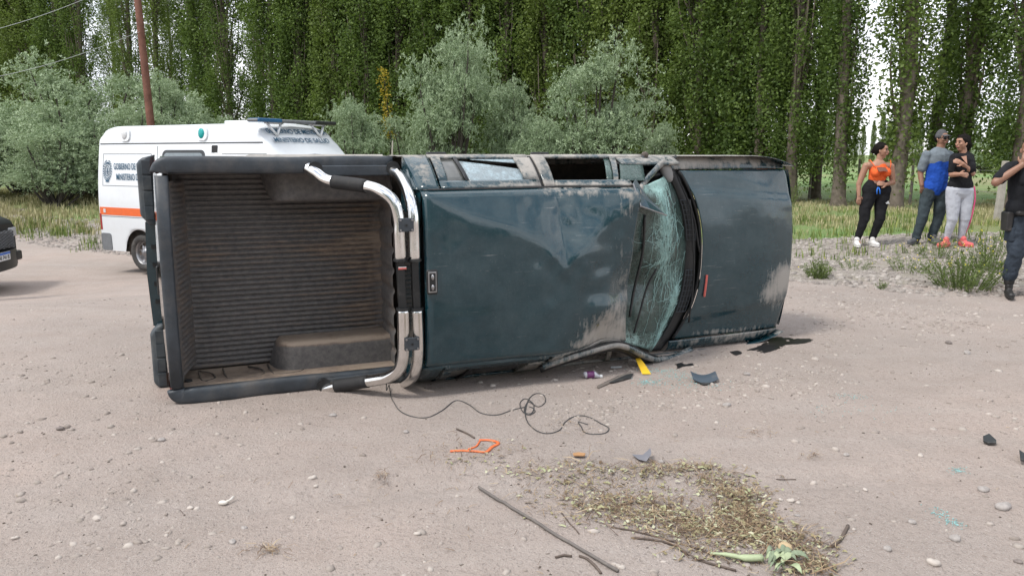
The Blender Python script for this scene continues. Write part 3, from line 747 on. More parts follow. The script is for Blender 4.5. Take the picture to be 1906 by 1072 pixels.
# side of the greenhouse, upper (sky) side and lower (road) side
def side_bar(name, u0, u1, t0, t1, sgn, parent, mat=M_paint, th=0.02, slant=(0, 0), extra=0.0, out=0.0, nu=10, nt=6):
    rows = []
    for a in lin(0, 1, nu):
        row = []
        for b in lin(t0, t1, nt):
            u_ = u0 + (u1 - u0) * a + slant[0] * (b) * (1 - a) + slant[1] * b * a
            p = tum(u_, b, sgn); row.append((p[0], p[1] + out * 0.45, p[2] + out * 0.9 * sgn))
        rows.append(row)
    return panel(name, rows, parent, mat, extra, thick=th)
M_sandglass = simple('dusty_glass', (0.10, 0.105, 0.10), 0.35, var=0.35, scale=6, dirt=0.45, dirtcol=(0.34, 0.32, 0.29), coat=0.5)
def crack_glass(name, base, crackcol, scale, amount, alpha=1.0, attr='crack'):
    m, nt, b, out = new_mat(name)
    co = N(nt, 'TexCoord'); O = co.outputs['Object']; at = N(nt, 'Attribute', attribute_name=attr)
    wn = N(nt, 'TexNoise', Scale=4.0, Detail=3.0); nt.links.new(O, wn.inputs['Vector'])
    warp = N(nt, 'VectorMath', operation='MULTIPLY_ADD'); nt.links.new(wn.outputs['Color'], warp.inputs[0]); warp.inputs[1].default_value = (0.25, 0.25, 0.25); nt.links.new(O, warp.inputs[2])
    acc = None
    for sc_, th, wgt in ((scale, 0.030, 1.0), (scale * 2.7, 0.045, 0.8), (scale * 6.5, 0.09, 0.55)):
        v = N(nt, 'TexVoronoi', Scale=sc_, feature='DISTANCE_TO_EDGE'); nt.links.new(warp.outputs[0], v.inputs['Vector'])
        e = ramp(nt, v.outputs['Distance'], [(0.0, wgt), (th, 0.0)])
        acc = e if acc is None else mathn(nt, 'MAXIMUM', acc, e)
    n1 = N(nt, 'TexNoise', Scale=3.2, Detail=6.0, Roughness=0.6); nt.links.new(O, n1.inputs['Vector'])
    f = mathn(nt, 'ADD', at.outputs['Fac'], mathn(nt, 'MULTIPLY', mathn(nt, 'SUBTRACT', n1.outputs['Fac'], 0.5), 1.6))
    f = ramp(nt, f, [(0.15, 0.15), (0.8, 1.0)])
    fk = mathn(nt, 'MULTIPLY', mathn(nt, 'MULTIPLY', acc, f), amount)
    n2 = N(nt, 'TexNoise', Scale=14.0, Detail=8.0, Roughness=0.7); nt.links.new(O, n2.inputs['Vector'])
    crush = ramp(nt, mathn(nt, 'ADD', mathn(nt, 'MULTIPLY', at.outputs['Fac'], 0.5), n2.outputs['Fac']), [(0.72, 0.0), (1.0, 0.8)])
    c = mixc(nt, ramp(nt, n1.outputs['Fac'], [(0.35, 0.0), (0.75, 0.5)]), base, tuple(q * 2.2 + 0.01 for q in base))
    c = mixc(nt, fk, c, crackcol); c = mixc(nt, crush, c, crackcol)
    nt.links.new(c, b.inputs['Base Color']); nt.links.new(ramp(nt, mathn(nt, 'MAXIMUM', fk, crush), [(0, 0.12), (1, 0.7)]), b.inputs['Roughness'])
    al = ramp(nt, mathn(nt, 'MAXIMUM', fk, crush), [(0.0, alpha), (0.5, 1.0)]); nt.links.new(al, b.inputs['Alpha'])
    bp = N(nt, 'Bump', Strength=0.6, Distance=0.01); nt.links.new(mathn(nt, 'MAXIMUM', fk, n2.outputs['Fac']), bp.inputs['Height']); nt.links.new(bp.outputs['Normal'], b.inputs['Normal'])
    return m
M_crack = crack_glass('shattered_windscreen', (0.030, 0.052, 0.047), (0.36, 0.56, 0.52), 7.5, 0.85, 0.90)
M_crack_side = crack_glass('cracked_side_glass', (0.20, 0.235, 0.25), (0.42, 0.56, 0.62), 9.0, 0.55, 0.94)
def glass(name, quads, parent, mat, crack=0.4):
    o = panel(name, quads, parent, mat, thick=0.004); fattr(o.data, 'crack', np.full(len(o.data.vertices), crack)); return o
for sgn in (1, -1):
    ex = 0.10 if sgn > 0 else 0.18
    side_bar('rear_quarter_pillar', 1.640, 1.800, 0, 1, sgn, cab, slant=(0.0, 0.02), extra=ex, nu=8, nt=12)
    rd = empty('rear_door'); rd.parent = truck
    side_bar('window_frame_rail', 1.815, 2.615, 0.0, 0.16, sgn, rd, out=0.006, extra=ex + 0.12)
    side_bar('window_frame_rail', 1.815, 2.60, 0.86, 1.0, sgn, rd, out=0.006, extra=ex + .15)
    side_bar('window_frame_post', 1.815, 1.875, 0.16, 0.86, sgn, rd, out=0.006, slant=(.02, .03), extra=ex + 0.25)
    side_bar('window_divider', 2.025, 2.05, 0.16, 0.86, sgn, rd, M_dark, out=0.008, slant=(-.03, -.03))
    side_bar('window_frame_post', 2.50, 2.615, 0.16, 0.86, sgn, rd, out=0.006, slant=(-.02, 0), extra=ex + 0.4)
    qg = [[tum(u_, t_, sgn) for t_ in lin(0.15, 0.87, 6)] for u_ in lin(1.87, 2.03, 5)]
    panel('quarter_glass', qg, rd, M_sandglass, thick=0.004)
    if sgn > 0:
        # rear glass: cracked, with a dark split where a strip has fallen in
        a_ = [[(tum(u_, t_, sgn)) for t_ in lin(0.15, 0.80 - 0.30 * (u_ - 2.04) / .46 - 0.02, 8)] for u_ in lin(2.04, 2.50, 12)]
        glass('window_glass', a_, rd, M_crack_side, 0.5)
        b_ = [[tum(u_, t_, sgn) for t_ in lin(0.84 - 0.16 * max(0, (u_ - 2.14)) / .36, 0.87, 5)] for u_ in lin(2.14, 2.50, 10)]
        glass('window_glass', b_, rd, M_crack_side, 0.6)
    else:
        glass('window_glass', [[tum(u_, t_, sgn) for t_ in lin(0.15, 0.87, 6)] for u_ in lin(2.04, 2.50, 6)], rd, M_glassdark, 0.2)
    side_bar('door_pillar', 2.622, 2.642, 0, 1, sgn, cab, M_rubber, out=-0.008)
    fd = empty('front_door'); fd.parent = truck
    side_bar('window_frame_post', 2.650, 2.745, 0.0, 1.0, sgn, fd, out=0.006, slant=(-.01, 0.0), extra=ex + 0.3, nt=12)
    side_bar('window_frame_rail', 2.745, 3.31, 0.0, 0.13, sgn, fd, out=0.008, extra=ex, nu=16)
    side_bar('window_frame_rail', 2.745, 3.62, 0.88, 1.0, sgn, fd, out=0.006, extra=ex + .2)
    side_bar('window_frame_post', 3.18, 3.21, 0.13, 0.88, sgn, fd, out=0.006, slant=(0.14, 0.16), extra=ex + .3)
    if sgn > 0: # what is left of the front side glass along its front edge
        glass('window_glass', [[tum(u_ + 0.14 * t_, t_, sgn) for t_ in lin(0.16, 0.86, 8)] for u_ in lin(3.13, 3.18, 4)], fd, M_crack, 0.1)
    # lower body: doors, wing, sill
    def low(u0, u1, nm, par, ex_, arch=None, n=30):
        rows = []
        for u_ in lin(u0, u1, n):
            row = []
            for k in lin(0.07, -0.62, 26):
                kk = k
                if arch is not None and abs(u_ - arch) < 0.42: kk = max(k, -0.86 + math.sqrt(0.42 ** 2 - (u_ - arch) ** 2))
                s = 0.848 - 0.10 * max(0, kk - 0.0) ** 1.2 - 0.02 * abs(math.sin(max(0, -kk - .25) * 4)) + 0.003 * math.sin(kk * 50) * (abs(kk + .22) < .03)
                if u_ > 4.7: s -= 0.16 * ((u_ - 4.7) / 0.62) ** 2.6
                row.append((u_, kk, HW + sgn * s))
            rows.append(row)
        return panel(nm, rows, par, extra=ex_, thick=0.004)
    low(1.605, 1.80, 'cab_corner_panel', cab, ex, n=8)
    low(1.807, 2.632, 'door_skin', rd, ex + 0.05)
    low(2.64, 3.70, 'door_skin', fd, ex + 0.1)
    low(3.708, 5.20, 'front_wing', truck, ex + 0.05, 4.22, 60)
    for par, uu in ((rd, 1.93), (fd, 2.78)):
        m = MB(); m.box(L(uu, -0.06, HW + sgn * 0.862), (0.15, 0.045, 0.028)); m.build('door_handle', M_dark, par, bevel=0.01)
    m = MB(); m.box(L(2.66, -0.60, HW + sgn * 0.80), (2.1, 0.10, 0.07)); o = m.build('sill', M_paint, truck, bevel=0.02); tpaint(o, 0.4)

side_bar('pillar_foot', 3.36, 3.90, 0.62, 1.0, 1, cab, extra=0.35, nu=14)
glass('side_glass_remnant', [[tum(u_ + 0.2 * t_, t_, 1) for t_ in lin(0.15, 0.66, 8)] for u_ in lin(3.215, 3.42, 8)], cab, M_crack, -0.1)
# front pillars: the sky-side one is torn, the road-side one is bent out in a curve
def tl(px, py, k): p = unp(px, py, k); return p
P_ = [tl(1188, 362, .50), tl(1196, 345, .42), tl(1212, 325, .30), tl(1232, 305, .20), tl(1250, 300, .10)]
o = MB().tube(spline(P_, 5), 0.028, 8, flat=0.7).build('front_pillar', M_paint, cab, smooth=True); tpaint(o, 0.45)
m = MB(); fl = [tl(1184, 334, .50), tl(1178, 342, .51), tl(1192, 384, .56), tl(1212, 392, .55), tl(1240, 401, .50), tl(1222, 383, .49), tl(1202, 364, .49)]
ctr = sum(fl, Vector()) / len(fl) + L(0, -.02, 0); vs_ = [ctr] + fl
m.add(vs_, [(0, i, i + 1) for i in range(1, len(fl))] + [(0, len(fl), 1)]); o = m.build('torn_pillar_skin', M_paint, cab); tpaint(o, -0.35); o.modifiers.new('s', 'SOLIDIFY').thickness = 0.004
m = MB(); m.tube([p + L(0, .004, 0) for p in (fl[1], fl[2], fl[4])], 0.007, 6); m.build('torn_edge', M_steel, cab)
P_ = [tl(1010, 682, .42), tl(1050, 668, .46), tl(1090, 656, .47), tl(1128, 645, .46), tl(1150, 642, .44), tl(1172, 648, .41), tl(1195, 660, .36), tl(1222, 669, .28), tl(1256, 664, .14), tl(1285, 650, .06)]
o = MB().tube(spline(P_, 6), 0.026, 10, flat=1.3).build('bent_pillar', M_paint, cab, smooth=True); tpaint(o, 0.34)
P2 = [p + L(0, -.055, -0.035) for p in P_]
o = MB().tube(spline(P2, 6), 0.030, 10, flat=1.0).build('pillar_inner', M_dark, cab, smooth=True)
P3 = [p + L(0, .02, 0.030) for p in P_[1:8]]
MB().tube(spline(P3, 6), 0.007, 6).build('weather_strip', M_rubber, cab, smooth=True)

# ------------------------------------------------------------------ hood, cowl, windscreen
def cowl_u(v): # rear edge of the hood
    s = (v - HW) / 0.80; return 4.235 - 0.29 * abs(s) ** 2.4
def nose_u(v):
    s = (v - HW) / 0.84; return 5.335 - 0.115 * abs(s) ** 2.6
def hood_k(u, v):
    s = (v - HW) / 0.80; a = (u - cowl_u(v)) / max(0.2, nose_u(v) - cowl_u(v))
    k = 0.095 - 0.035 * a - 0.045 * s * s - 0.07 * max(0, a - 0.55) ** 2 * 3.5 - 0.10 * max(0, abs(s) - 0.9) * 5 * 0.35
    k -= 0.10 * max(0.0, a - 0.93) / 0.07
    # raised centre of the hood between two creases, and the buckled corner near the sky side
    d = abs(s) - (0.70 - 0.12 * a); k += 0.018 * (1 - 1 / (1 + math.exp(-d / 0.018)))
    cr_ = v - (1.60 - 0.26 * (u - 4.15)); k -= 0.22 * softp(cr_ - 0.02, 0.012) * (1 - float(sstep(4.85, 5.1, u)))
    k += 0.006 * math.sin(u * 9 + v * 2) * float(sstep(0.9, 1.5, v)) + 0.02 * float(fbm(u * 4, v * 4, 63, 3)) * float(sstep(4.7, 5.2, u) * sstep(.9, 1.4, v) + .3)
    return k
rows = []
for a in lin(0, 1, 90):
    row = []
    for b in lin(0, 1, 90):
        v_ = 0.115 + (1.565 - 0.115) * b; u_ = cowl_u(v_) + (nose_u(v_) - cowl_u(v_)) * a
        row.append((u_, hood_k(u_, v_), v_))
    rows.append(row)
panel('hood', rows, truck, thick=0.005)
for sgn in (1, -1): # upper face of each wing, beside the hood
    rows = []
    for a in lin(0, 1, 70):
        v0 = HW + sgn * 0.733; u_ = (3.93 if sgn > 0 else 3.95) + (nose_u(v0) - 0.02 - 3.93) * a; row = []
        for b in lin(0, 1, 12):
            an = b * math.pi / 2
            endr = 0.12 * max(0, (u_ - 4.7) / 0.62) ** 2.4
            s = 0.733 + (0.115 - endr) * math.sin(an) 
            k = hood_k(u_, HW + sgn * 0.725) - 0.012 + (0.03 if sgn < 0 else 0) - 0.085 * (1 - math.cos(an)) - 0.02 * b
            row.append((u_, k, HW + sgn * s))
        rows.append(row)
    panel('wing_top', rows, truck, extra=0.30 if sgn > 0 else 0.25, thick=0.004)
# cowl: black strip with a vent grille, wiper arms
rows = []
for b in lin(0, 1, 60):
    v_ = 0.02 + 1.58 * b; u1 = cowl_u(v_) - 0.004
    w_ = 0.14 - 0.03 * abs((v_ - HW) / .8) ** 2
    rows.append([(u1 - w_ * t_, 0.055 + 0.012 * math.sin(t_ * 3.1) - 0.035 * abs((v_ - HW) / .8) ** 2 - (0.06 if t_ < -0.01 else 0.03 if t_ < 0.05 else 0), v_) for t_ in lin(-0.5, 1, 12)])
cowl = panel('cowl', rows, truck, M_dark, thick=0.006)
for (v0, v1) in ((0.98, 1.32), (0.36, 0.72)):
    m = MB()
    for i in range(9):
        v_ = v0 + (v1 - v0) * i / 8; u1 = cowl_u(v_) - 0.05; m.tube([L(u1, 0.085, v_), L(u1 - 0.09, 0.082, v_)], 0.004, 5)
    for q in (0.0, 0.03, 0.06, 0.09):
        m.tube([L(cowl_u(v0 + (v1 - v0) * i / 8) - 0.05 - q, 0.086, v0 + (v1 - v0) * i / 8) for i in range(9)], 0.004, 5)
    m.build('vent_grille', M_plastic, cowl)
for pts in ([tl(1284, 372, .11), tl(1290, 440, .13), tl(1291, 520, .14), tl(1282, 600, .13)], [tl(1262, 330, .10), tl(1290, 400, .12), tl(1302, 470, .12)]):
    MB().tube(spline(pts, 6), 0.008, 6).build('wiper_arm', M_rubber, cowl, smooth=True)
m = MB(); m.tube([tl(1316, 512, .12), tl(1314, 530, .12), tl(1311, 552, .12)], 0.010, 6); m.build('wiper_cap_strip', M_sticker, cowl)
MB().tube([L(cowl_u(v_) - 0.006, 0.092 - 0.045 * ((v_ - HW) / .8) ** 2, v_) for v_ in lin(0.12, 1.56, 40)], 0.012, 8).build('hood_seal', M_rubber, truck, smooth=True)

def scr(a, b):
    """windscreen surface: a 0 at the roof, 1 at the cowl; b 0 road side, 1 sky side"""
    v0_ = 0.015 + 0.20 * (1 - a); v_ = v0_ + (1.55 - 0.10 * (1 - a) - v0_) * b
    vr = min(1.44, max(vlow(3.3), v_)); ur = roof_front(vr) + 0.015; kr = roof_k(ur - 0.03, vr) - 0.03
    uc = cowl_u(v_) - 0.135; kc = 0.06 - 0.035 * ((v_ - HW) / .8) ** 2
    u_ = ur + (uc - ur) * a; k_ = kr + (kc - kr) * a + 0.05 * math.sin(a * math.pi)
    # pushed-in top edge, sagging sheet
    k_ -= 0.16 * math.exp(-(a / 0.34) ** 2) * math.exp(-((v_ - 0.72) / 0.36) ** 2)
    k_ += 0.05 * math.exp(-((a - .55) / .22) ** 2 - ((v_ - 1.1) / .3) ** 2) - 0.04 * math.exp(-((a - .5) / .25) ** 2 - ((v_ - .55) / .22) ** 2)
    k_ += 0.045 * float(fbm(u_ * 5, v_ * 5, 90, 4)) + 0.018 * math.sin(v_ * 14 + a * 5) * math.sin(a * 6)
    return (u_, k_, v_)
rows = [[scr(a, b) for b in lin(0, 1, 90)] for a in lin(0.0, 1, 70)]
ws = panel('windscreen', rows, truck, M_crack, thick=0.004)
co_ = np.empty(len(ws.data.vertices) * 3); ws.data.vertices.foreach_get('co', co_); co_ = co_.reshape(-1, 3)
aa = np.repeat(np.array(lin(0, 1, 70)), 90); bb = np.tile(np.array(lin(0, 1, 90)), 70)
crk = 0.75 * np.exp(-((aa - (0.42 + 0.25 * (1 - bb))) / 0.16) ** 2) * sstep(0.25, 0.6, bb) + 0.9 * np.exp(-((aa - 0.85) / .12) ** 2) * np.exp(-((bb - 0.25) / .2) ** 2) + 0.6 * np.exp(-(bb / 0.10) ** 2) + 0.7 * sstep(.88, 1, bb)
fattr(ws.data, 'crack', crk)
# the longest cracks are grooves with raised splintered lips
M_lip = simple('crushed_glass', (0.36, 0.56, 0.54), 0.4, scale=60, var=0.4)
m = MB()
r9 = random.Random(4)
def walk(a, b, da, db, n, r_=0.0016):
    pts = []
    for i in range(n):
        if not (0.01 < a < 0.99 and 0.01 < b < 0.99): break
        p = scr(a, b); pts.append(L(p[0], p[1] + 0.006, p[2])); a += da + r9.gauss(0, .010); b += db + r9.gauss(0, .010)
    if len(pts) > 2: m.tube(pts, r_, 4, cap=False)
for c_a, c_b, cnt in ((0.80, 0.30, 26), (0.6, 0.55, 16), (0.5, 0.85, 16), (0.85, 0.12, 20)):
    for i in range(cnt):
        an = r9.uniform(0, 6.28); walk(c_a + r9.gauss(0, .03), c_b + r9.gauss(0, .03), 0.030 * math.cos(an), 0.022 * math.sin(an), r9.randint(6, 26), r9.choice((.0008, .0011, .0017)))
for i in range(15): walk(0.45 + r9.gauss(0, .09), 0.95, 0.006 + r9.gauss(0, .004), -0.022, r9.randint(20, 44), r9.choice((.0010, .0014, .002)))
m.build('crack_lips', M_lip, ws, fix=False); bpy.data.objects['crack_lips']['kind'] = 'stuff'
# header strip hanging from the crushed roof edge + dashboard edge seen through the gap
MB().tube(spline([tl(1200, 400, .46), tl(1196, 470, .42), tl(1180, 540, .40), tl(1172, 590, .42)], 6), 0.012, 6).build('header_strip', M_dark, cab, smooth=True)
MB().tube(spline([tl(1222, 500, .36), tl(1204, 535, .36), tl(1190, 585, .37), tl(1180, 620, .38)], 6), 0.009, 6).build('loose_trim', M_rubber, cab, smooth=True)
# sky-side door mirror, folded over the corner of the windscreen, and the broken washer/antenna stub beyond it
mir = MB(); c = tl(1240, 318, .17)
mir.ell(c, (0.050, 0.035, 0.105), rot=Matrix.Rotation(R(-28), 3, 'Y')); mir = mir.build('door_mirror', simple('mirror_shell', (0.22, 0.22, 0.22), 0.6, dirt=0.4), truck, smooth=True)
m = MB(); m.tube([c + Vector((0.0, 0.01, 0.04)), tl(1258, 292, .10)], 0.014, 8); m.build('mirror_arm', M_dark, mir)
st = empty('broken_mirror_base'); st.parent = truck; c = tl(1198, 297, .12)
m = MB(); m.box(c, (0.06, 0.05, 0.08), rot=Matrix.Rotation(R(10), 3, 'Y'), taper=0.7); m.build('bracket', M_plastic, st, bevel=0.01)
m = MB(); m.ell(c + Vector((0.01, 0, 0.035)), (0.03, 0.03, 0.028)); m.build('ball_joint', M_under, st, smooth=True)

# ------------------------------------------------------------------ nose: grille, headlamps, bumper (seen from other positions)
m = MB(); rows = [[L(nose_u(v_) - 0.012 - 0.20 * (-k) , k - 0.05, v_) for k in lin(0.0, -0.36, 8)] for v_ in lin(0.12, 1.56, 30)]; m.grid(rows)
o = m.build('front_panel', M_paint, truck, smooth=True); tpaint(o, 0.3)
gr = MB(); gr.box(L(5.300, -0.19, HW), (0.03, 0.20, 0.78)); gr = gr.build('grille', M_dark, truck, bevel=0.02)
for i in range(4):
    m = MB(); m.box(L(5.318, -0.12 - 0.045 * i, HW), (0.012, 0.014, 0.72)); m.build('grille_bar', M_steel, gr, bevel=0.003)
for sgn in (1, -1):
    m = MB(); m.box(L(5.245, -0.19, HW + sgn * 0.56), (0.06, 0.18, 0.30)); hl = m.build('headlamp', simple('headlamp_glass', (0.5, 0.52, 0.53), 0.12, scale=8), truck, bevel=0.02)
    m = MB(); m.box(L(5.13, -0.21, HW + sgn * 0.735), (0.09, 0.17, 0.05)); m.build('indicator', M_amber, hl, bevel=0.012)
m = MB(); m.slab([[L(5.34 - 0.14 * abs((v_ - HW) / .84) ** 2.5, k, v_) for k in (-0.34, -0.45, -0.56)] for v_ in lin(0.03, 1.65, 24)], (-0.10, 0, 0)); o = m.build('front_bumper', M_plastic, truck, bevel=0.02)
# ------------------------------------------------------------------ inside and underneath
m = MB(); m.box(L(2.75, -0.50, HW), (2.2, 0.05, 1.55)); m.build('cab_floor', M_under, cab)
m = MB(); m.box(L(3.75, -0.22, HW), (0.28, 0.50, 1.45)); m.build('dashboard', M_dark, cab, bevel=0.05)
for v_ in (0.45, 1.23):
    seat = empty('front_seat'); seat.parent = cab
    m = MB(); m.box(L(2.95, -0.28, v_), (0.5, 0.16, 0.5)); m.build('seat_cushion', M_cloth, seat, bevel=0.05)
    m = MB(); m.box(L(2.66, 0.02, v_), (0.14, 0.56, 0.48)); m.build('seat_backrest', M_cloth, seat, bevel=0.05)
    m = MB(); m.box(L(2.64, 0.36, v_), (0.09, 0.14, 0.26)); m.build('headrest', M_cloth, seat, bevel=0.03)
m = MB(); m.box(L(2.05, -0.22, HW), (0.45, 0.2, 1.35)); m.box(L(1.80, 0.08, HW), (0.13, 0.5, 1.35)); m.build('rear_bench', M_cloth, cab, bevel=0.04)
m = MB(); m.tube([L(3.42 + 0.05 * math.cos(a), 0.02 + 0.17 * math.cos(a) , 1.2 + 0.18 * math.sin(a)) for a in lin(0, 2 * math.pi, 28)], 0.014, 8); m.build('steering_wheel', M_rubber, cab, smooth=True)
ch = empty('chassis'); ch.parent = truck
for v_ in (0.45, 1.23):
    m = MB(); m.tube([L(u_, -0.62 - (0.0 if u_ > .6 else .02), v_) for u_ in lin(0.0, 5.1, 6)], 0.06, 4, up=(0, 1, 1)); m.build('frame_rail', M_under, ch)
for u_ in (1.08, 4.22):
    m = MB(); m.tube([L(u_, -0.72, v_) for v_ in lin(0.12, 1.56, 9)], [.045, .045, .045, .06, .13, .06, .045, .045, .045], 12); m.build('axle', M_under, ch, smooth=True)
m = MB(); m.tube([L(1.2, -0.70, 0.84), L(3.1, -0.66, 0.84)], 0.035, 10); m.build('drive_shaft', M_under, ch, smooth=True)
m = MB(); m.box(L(2.0, -0.68, 1.05), (0.8, 0.16, 0.3)); m.build('fuel_tank', M_under, ch, bevel=0.03)
m = MB(); m.box(L(3.7, -0.56, 0.84), (1.2, 0.22, 0.4)); m.build('gearbox', M_under, ch, bevel=0.05)
m = MB(); m.tube([L(3.6, -0.68, 0.62), L(2.4, -0.70, 0.58), L(1.5, -0.66, 0.5), L(0.05, -0.62, 0.35)], 0.03, 8); m.build('exhaust', M_steel, ch, smooth=True)
m = MB(); m.box(L(0.8, -0.50, HW), (1.55, 0.03, 1.50)); m.build('bed_underside', M_under, ch)
def tyre_mesh(r_o, w_, treads=36, inner=0.6):
    """profile swept about +X; tread blocks raised on the crown"""
    prof = [(-w_ * .38, r_o * inner), (-w_ * .5, r_o * .72), (-w_ * .5, r_o * .88), (-w_ * .42, r_o * .965), (-w_ * .3, r_o * .985), (0, r_o), (w_ * .3, r_o * .985), (w_ * .42, r_o * .965), (w_ * .5, r_o * .88), (w_ * .5, r_o * .72), (w_ * .38, r_o * inner)]
    m = MB(); n = treads * 2; rows = []
    for i in range(n + 1):
        a = 2 * math.pi * i / n; g = 1 if i % 2 == 0 else 0.982
        rows.append([Vector((x_, (r_ * (g if r_ > r_o * .95 else 1)) * math.cos(a), (r_ * (g if r_ > r_o * .95 else 1)) * math.sin(a))) for x_, r_ in prof])
    m.grid(rows); return m
def rim_mesh(r_, w_, spokes=6, hub=0.25):
    m = MB(); prof = [(-w_ * .4, r_), (-w_ * .3, r_ * .93), (-w_ * .05, r_ * .88), (w_ * .30, r_ * .90), (w_ * .42, r_ * 1.0)]
    m.grid([[Vector((x_, q * math.cos(a), q * math.sin(a))) for x_, q in prof] for a in lin(0, 2 * math.pi, 41)])
    prof = [(w_ * .16, r_ * .90), (w_ * .10, r_ * .70), (w_ * .20, r_ * .50), (w_ * .26, r_ * hub), (w_ * .34, r_ * hub * .8), (w_ * .34, 0.002)]
    m.grid([[Vector((x_ + (0.02 * w_ if (int(i / 40 * spokes * 2)) % 2 else -0.06 * w_) * (1 if r_ * .4 < q < r_ * .8 else 0), q * math.cos(a), q * math.sin(a))) for x_, q in prof] for i, a in enumerate(lin(0, 2 * math.pi, 41))])
    return m
_tm = tyre_mesh(0.345, 0.235).mesh('tyre'); _rm = rim_mesh(0.205, 0.22).mesh('rim')
_tm.materials.append(M_rubber); _rm.materials.append(M_steel); _tm.shade_smooth(); _rm.shade_smooth()
for u_ in (1.08, 4.22):
    for sgn in (1, -1):
        w = empty('wheel', L(u_, -0.72, HW + sgn * 0.70), 0); w.parent = truck; w.rotation_euler = (0, R(-90 if sgn > 0 else 90), 0)
        link('tyre', _tm, None, w); link('rim', _rm, None, w)

# ================================================================== THE AMBULANCE
M_vwhite = simple('van_white', (0.72, 0.75, 0.77), 0.32, var=0.03, scale=2, dirt=0.32, dirtcol=(0.56, 0.54, 0.51), coat=0.4)
M_orange = simple('stripe_orange', (0.75, 0.13, 0.02), 0.4, var=0.06)
M_blue = simple('lettering_blue', (0.03, 0.10, 0.17), 0.5, var=0.05)
M_teal = simple('lamp_teal', (0.01, 0.33, 0.32), 0.2, var=0.05)
M_grey = simple('grey_bumper', (0.16, 0.17, 0.18), 0.6, var=0.15)
M_seam = simple('seam_dark', (0.05, 0.055, 0.06), 0.7)
vr = atd(186, 400, 14.4); VANG = R(-28)
van = empty('ambulance', (vr.x, 14.4, -0.40), VANG)
tag(van, 'white high-roof ambulance van with an orange stripe and blue government lettering, parked behind the pickup', 'ambulance')
VW = 1.96                                         # y from 0 (side we see) to VW
def vtop(x):
    return float(np.interp(x, [0.0, 0.10, 0.3, 3.7, 4.0, 4.35, 5.05, 5.2, 5.65, 5.78], [2.45, 2.56, 2.60, 2.60, 2.50, 2.08, 1.36, 1.28, 1.06, .9]))
def vhalf(x, z):
    """half width of the van at height z"""
    w_ = 0.98 - 0.02 * (z - 1.0) ** 2 if z < 2.25 else 0.98 - 0.02 * 1.56
    w_ -= 0.075 * max(0, (z - 1.2)) ** 1.5
    if z > 2.30: w_ -= 0.01
    w_ -= 0.14 * max(0, (x - 4.3) / 1.5) ** 2
    return w_
def arch_z(x, z):
    for c in (1.07, 4.75):
        if abs(x - c) < 0.40: z = max(z, 0.36 + math.sqrt(0.40 ** 2 - (x - c) ** 2))
    return z
def vring(x, n=15):
    zt = vtop(x); pts = []
    r_ = 0.16 if zt > 2.3 else 0.10
    zs = [0.34 + (zt - r_ - 0.34) * i / (n - 1) for i in range(n)]
    side = [(VW / 2 - vhalf(x, z), arch_z(x, z)) for z in zs]
    w_ = vhalf(x, zt - r_); cor = [(VW / 2 - w_ + r_ * (1 - math.cos(a)), zt - r_ + r_ * math.sin(a)) for a in (R(22), R(45), R(68), R(90))]
    half = side + cor
    top = [(VW / 2 + q, zt + 0.035 * (1 - abs(q) / 0.8) * 1.0) for q in (-0.5, 0.0, 0.5)]
    return [Vector((x, a, b)) for a, b in half + top] + [Vector((x, VW - a, b)) for a, b in half[::-1]]
vx = [0.0, 0.04, 0.12] + [0.2 + 0.056 * i for i in range(100) if 0.2 + 0.056 * i < 5.78] + [5.78]
m = MB(); rows = [vring(x) for x in vx]; m.grid(rows)
rear = rows[0]; mid = sum(rear, Vector()) / len(rear)
m.add([Vector((0.0, p.y, p.z)) for p in rear], [tuple(range(len(rear)))]); fr = rows[-1]; m.add(fr, [tuple(range(len(fr)))[::-1]])
m.build('van_body', M_vwhite, van, smooth=True, fix=True)
def vside(x, z, off=0.0): return Vector((x, VW / 2 - vhalf(x, z) - off, z))
def vpatch(name, x0, x1, z0, z1, mat, off=0.004, par=van, n=10, nz_=3):
    m = MB(); m.slab([[vside(x, z, off) for z in lin(z0, z1, nz_)] for x in lin(x0, x1, n)], (0, 0.006, 0)); return m.build(name, mat, par)
vpatch('orange_stripe', 0.02, 4.35, 1.00, 1.14, M_orange, 0.005, n=30)
vpatch('reflector', 0.13, 0.19, 1.04, 1.11, M_white, 0.012, n=2)
vpatch('roof_seam', 0.03, 4.1, 2.275, 2.295, M_seam, 0.004, n=30, nz_=2)
for z in (0.97,): vpatch('body_groove', 0.05, 2.85, z, z + 0.008, M_seam, 0.003, nz_=2)
for (x0, x1, z0, z1) in ((0.13, 1.45, 2.10, 2.108), (0.13, 1.45, 1.53, 1.538), (0.13, 0.138, 1.53, 2.1), (1.45, 1.458, 1.53, 2.1), (3.2, 4.2, 2.10, 2.108), (3.0, 3.012, 0.4, 2.24), (1.60, 1.612, 0.95, 2.24)): vpatch('body_groove', x0, x1, z0, z1, M_seam, 0.003, nz_=4)
def rrect(x0, x1, z0, z1, r_, n=5):
    out = []
    for cx_, cz_, a0 in ((x1 - r_, z1 - r_, 0), (x0 + r_, z1 - r_, 90), (x0 + r_, z0 + r_, 180), (x1 - r_, z0 + r_, 270)):
        for i in range(n): a = R(a0 + 90 * i / (n - 1)); out.append((cx_ + r_ * math.cos(a), cz_ + r_ * math.sin(a)))
    return out
def rplate(name, x0, x1, z0, z1, r_, mat, off, par, th=0.01):
    pts = [vside(x, z, off) for x, z in rrect(x0, x1, z0, z1, r_)]; m = MB(); m.poly(pts, (0, th, 0)); return m.build(name, mat, par)
wf = rplate('side_window', 1.74, 2.80, 1.35, 2.17, 0.10, M_seam, 0.010, van)
rplate('window_pane', 1.79, 2.75, 1.40, 2.12, 0.07, simple('van_glass', (0.16, 0.20, 0.22), 0.08, coat=0.6), 0.014, wf)
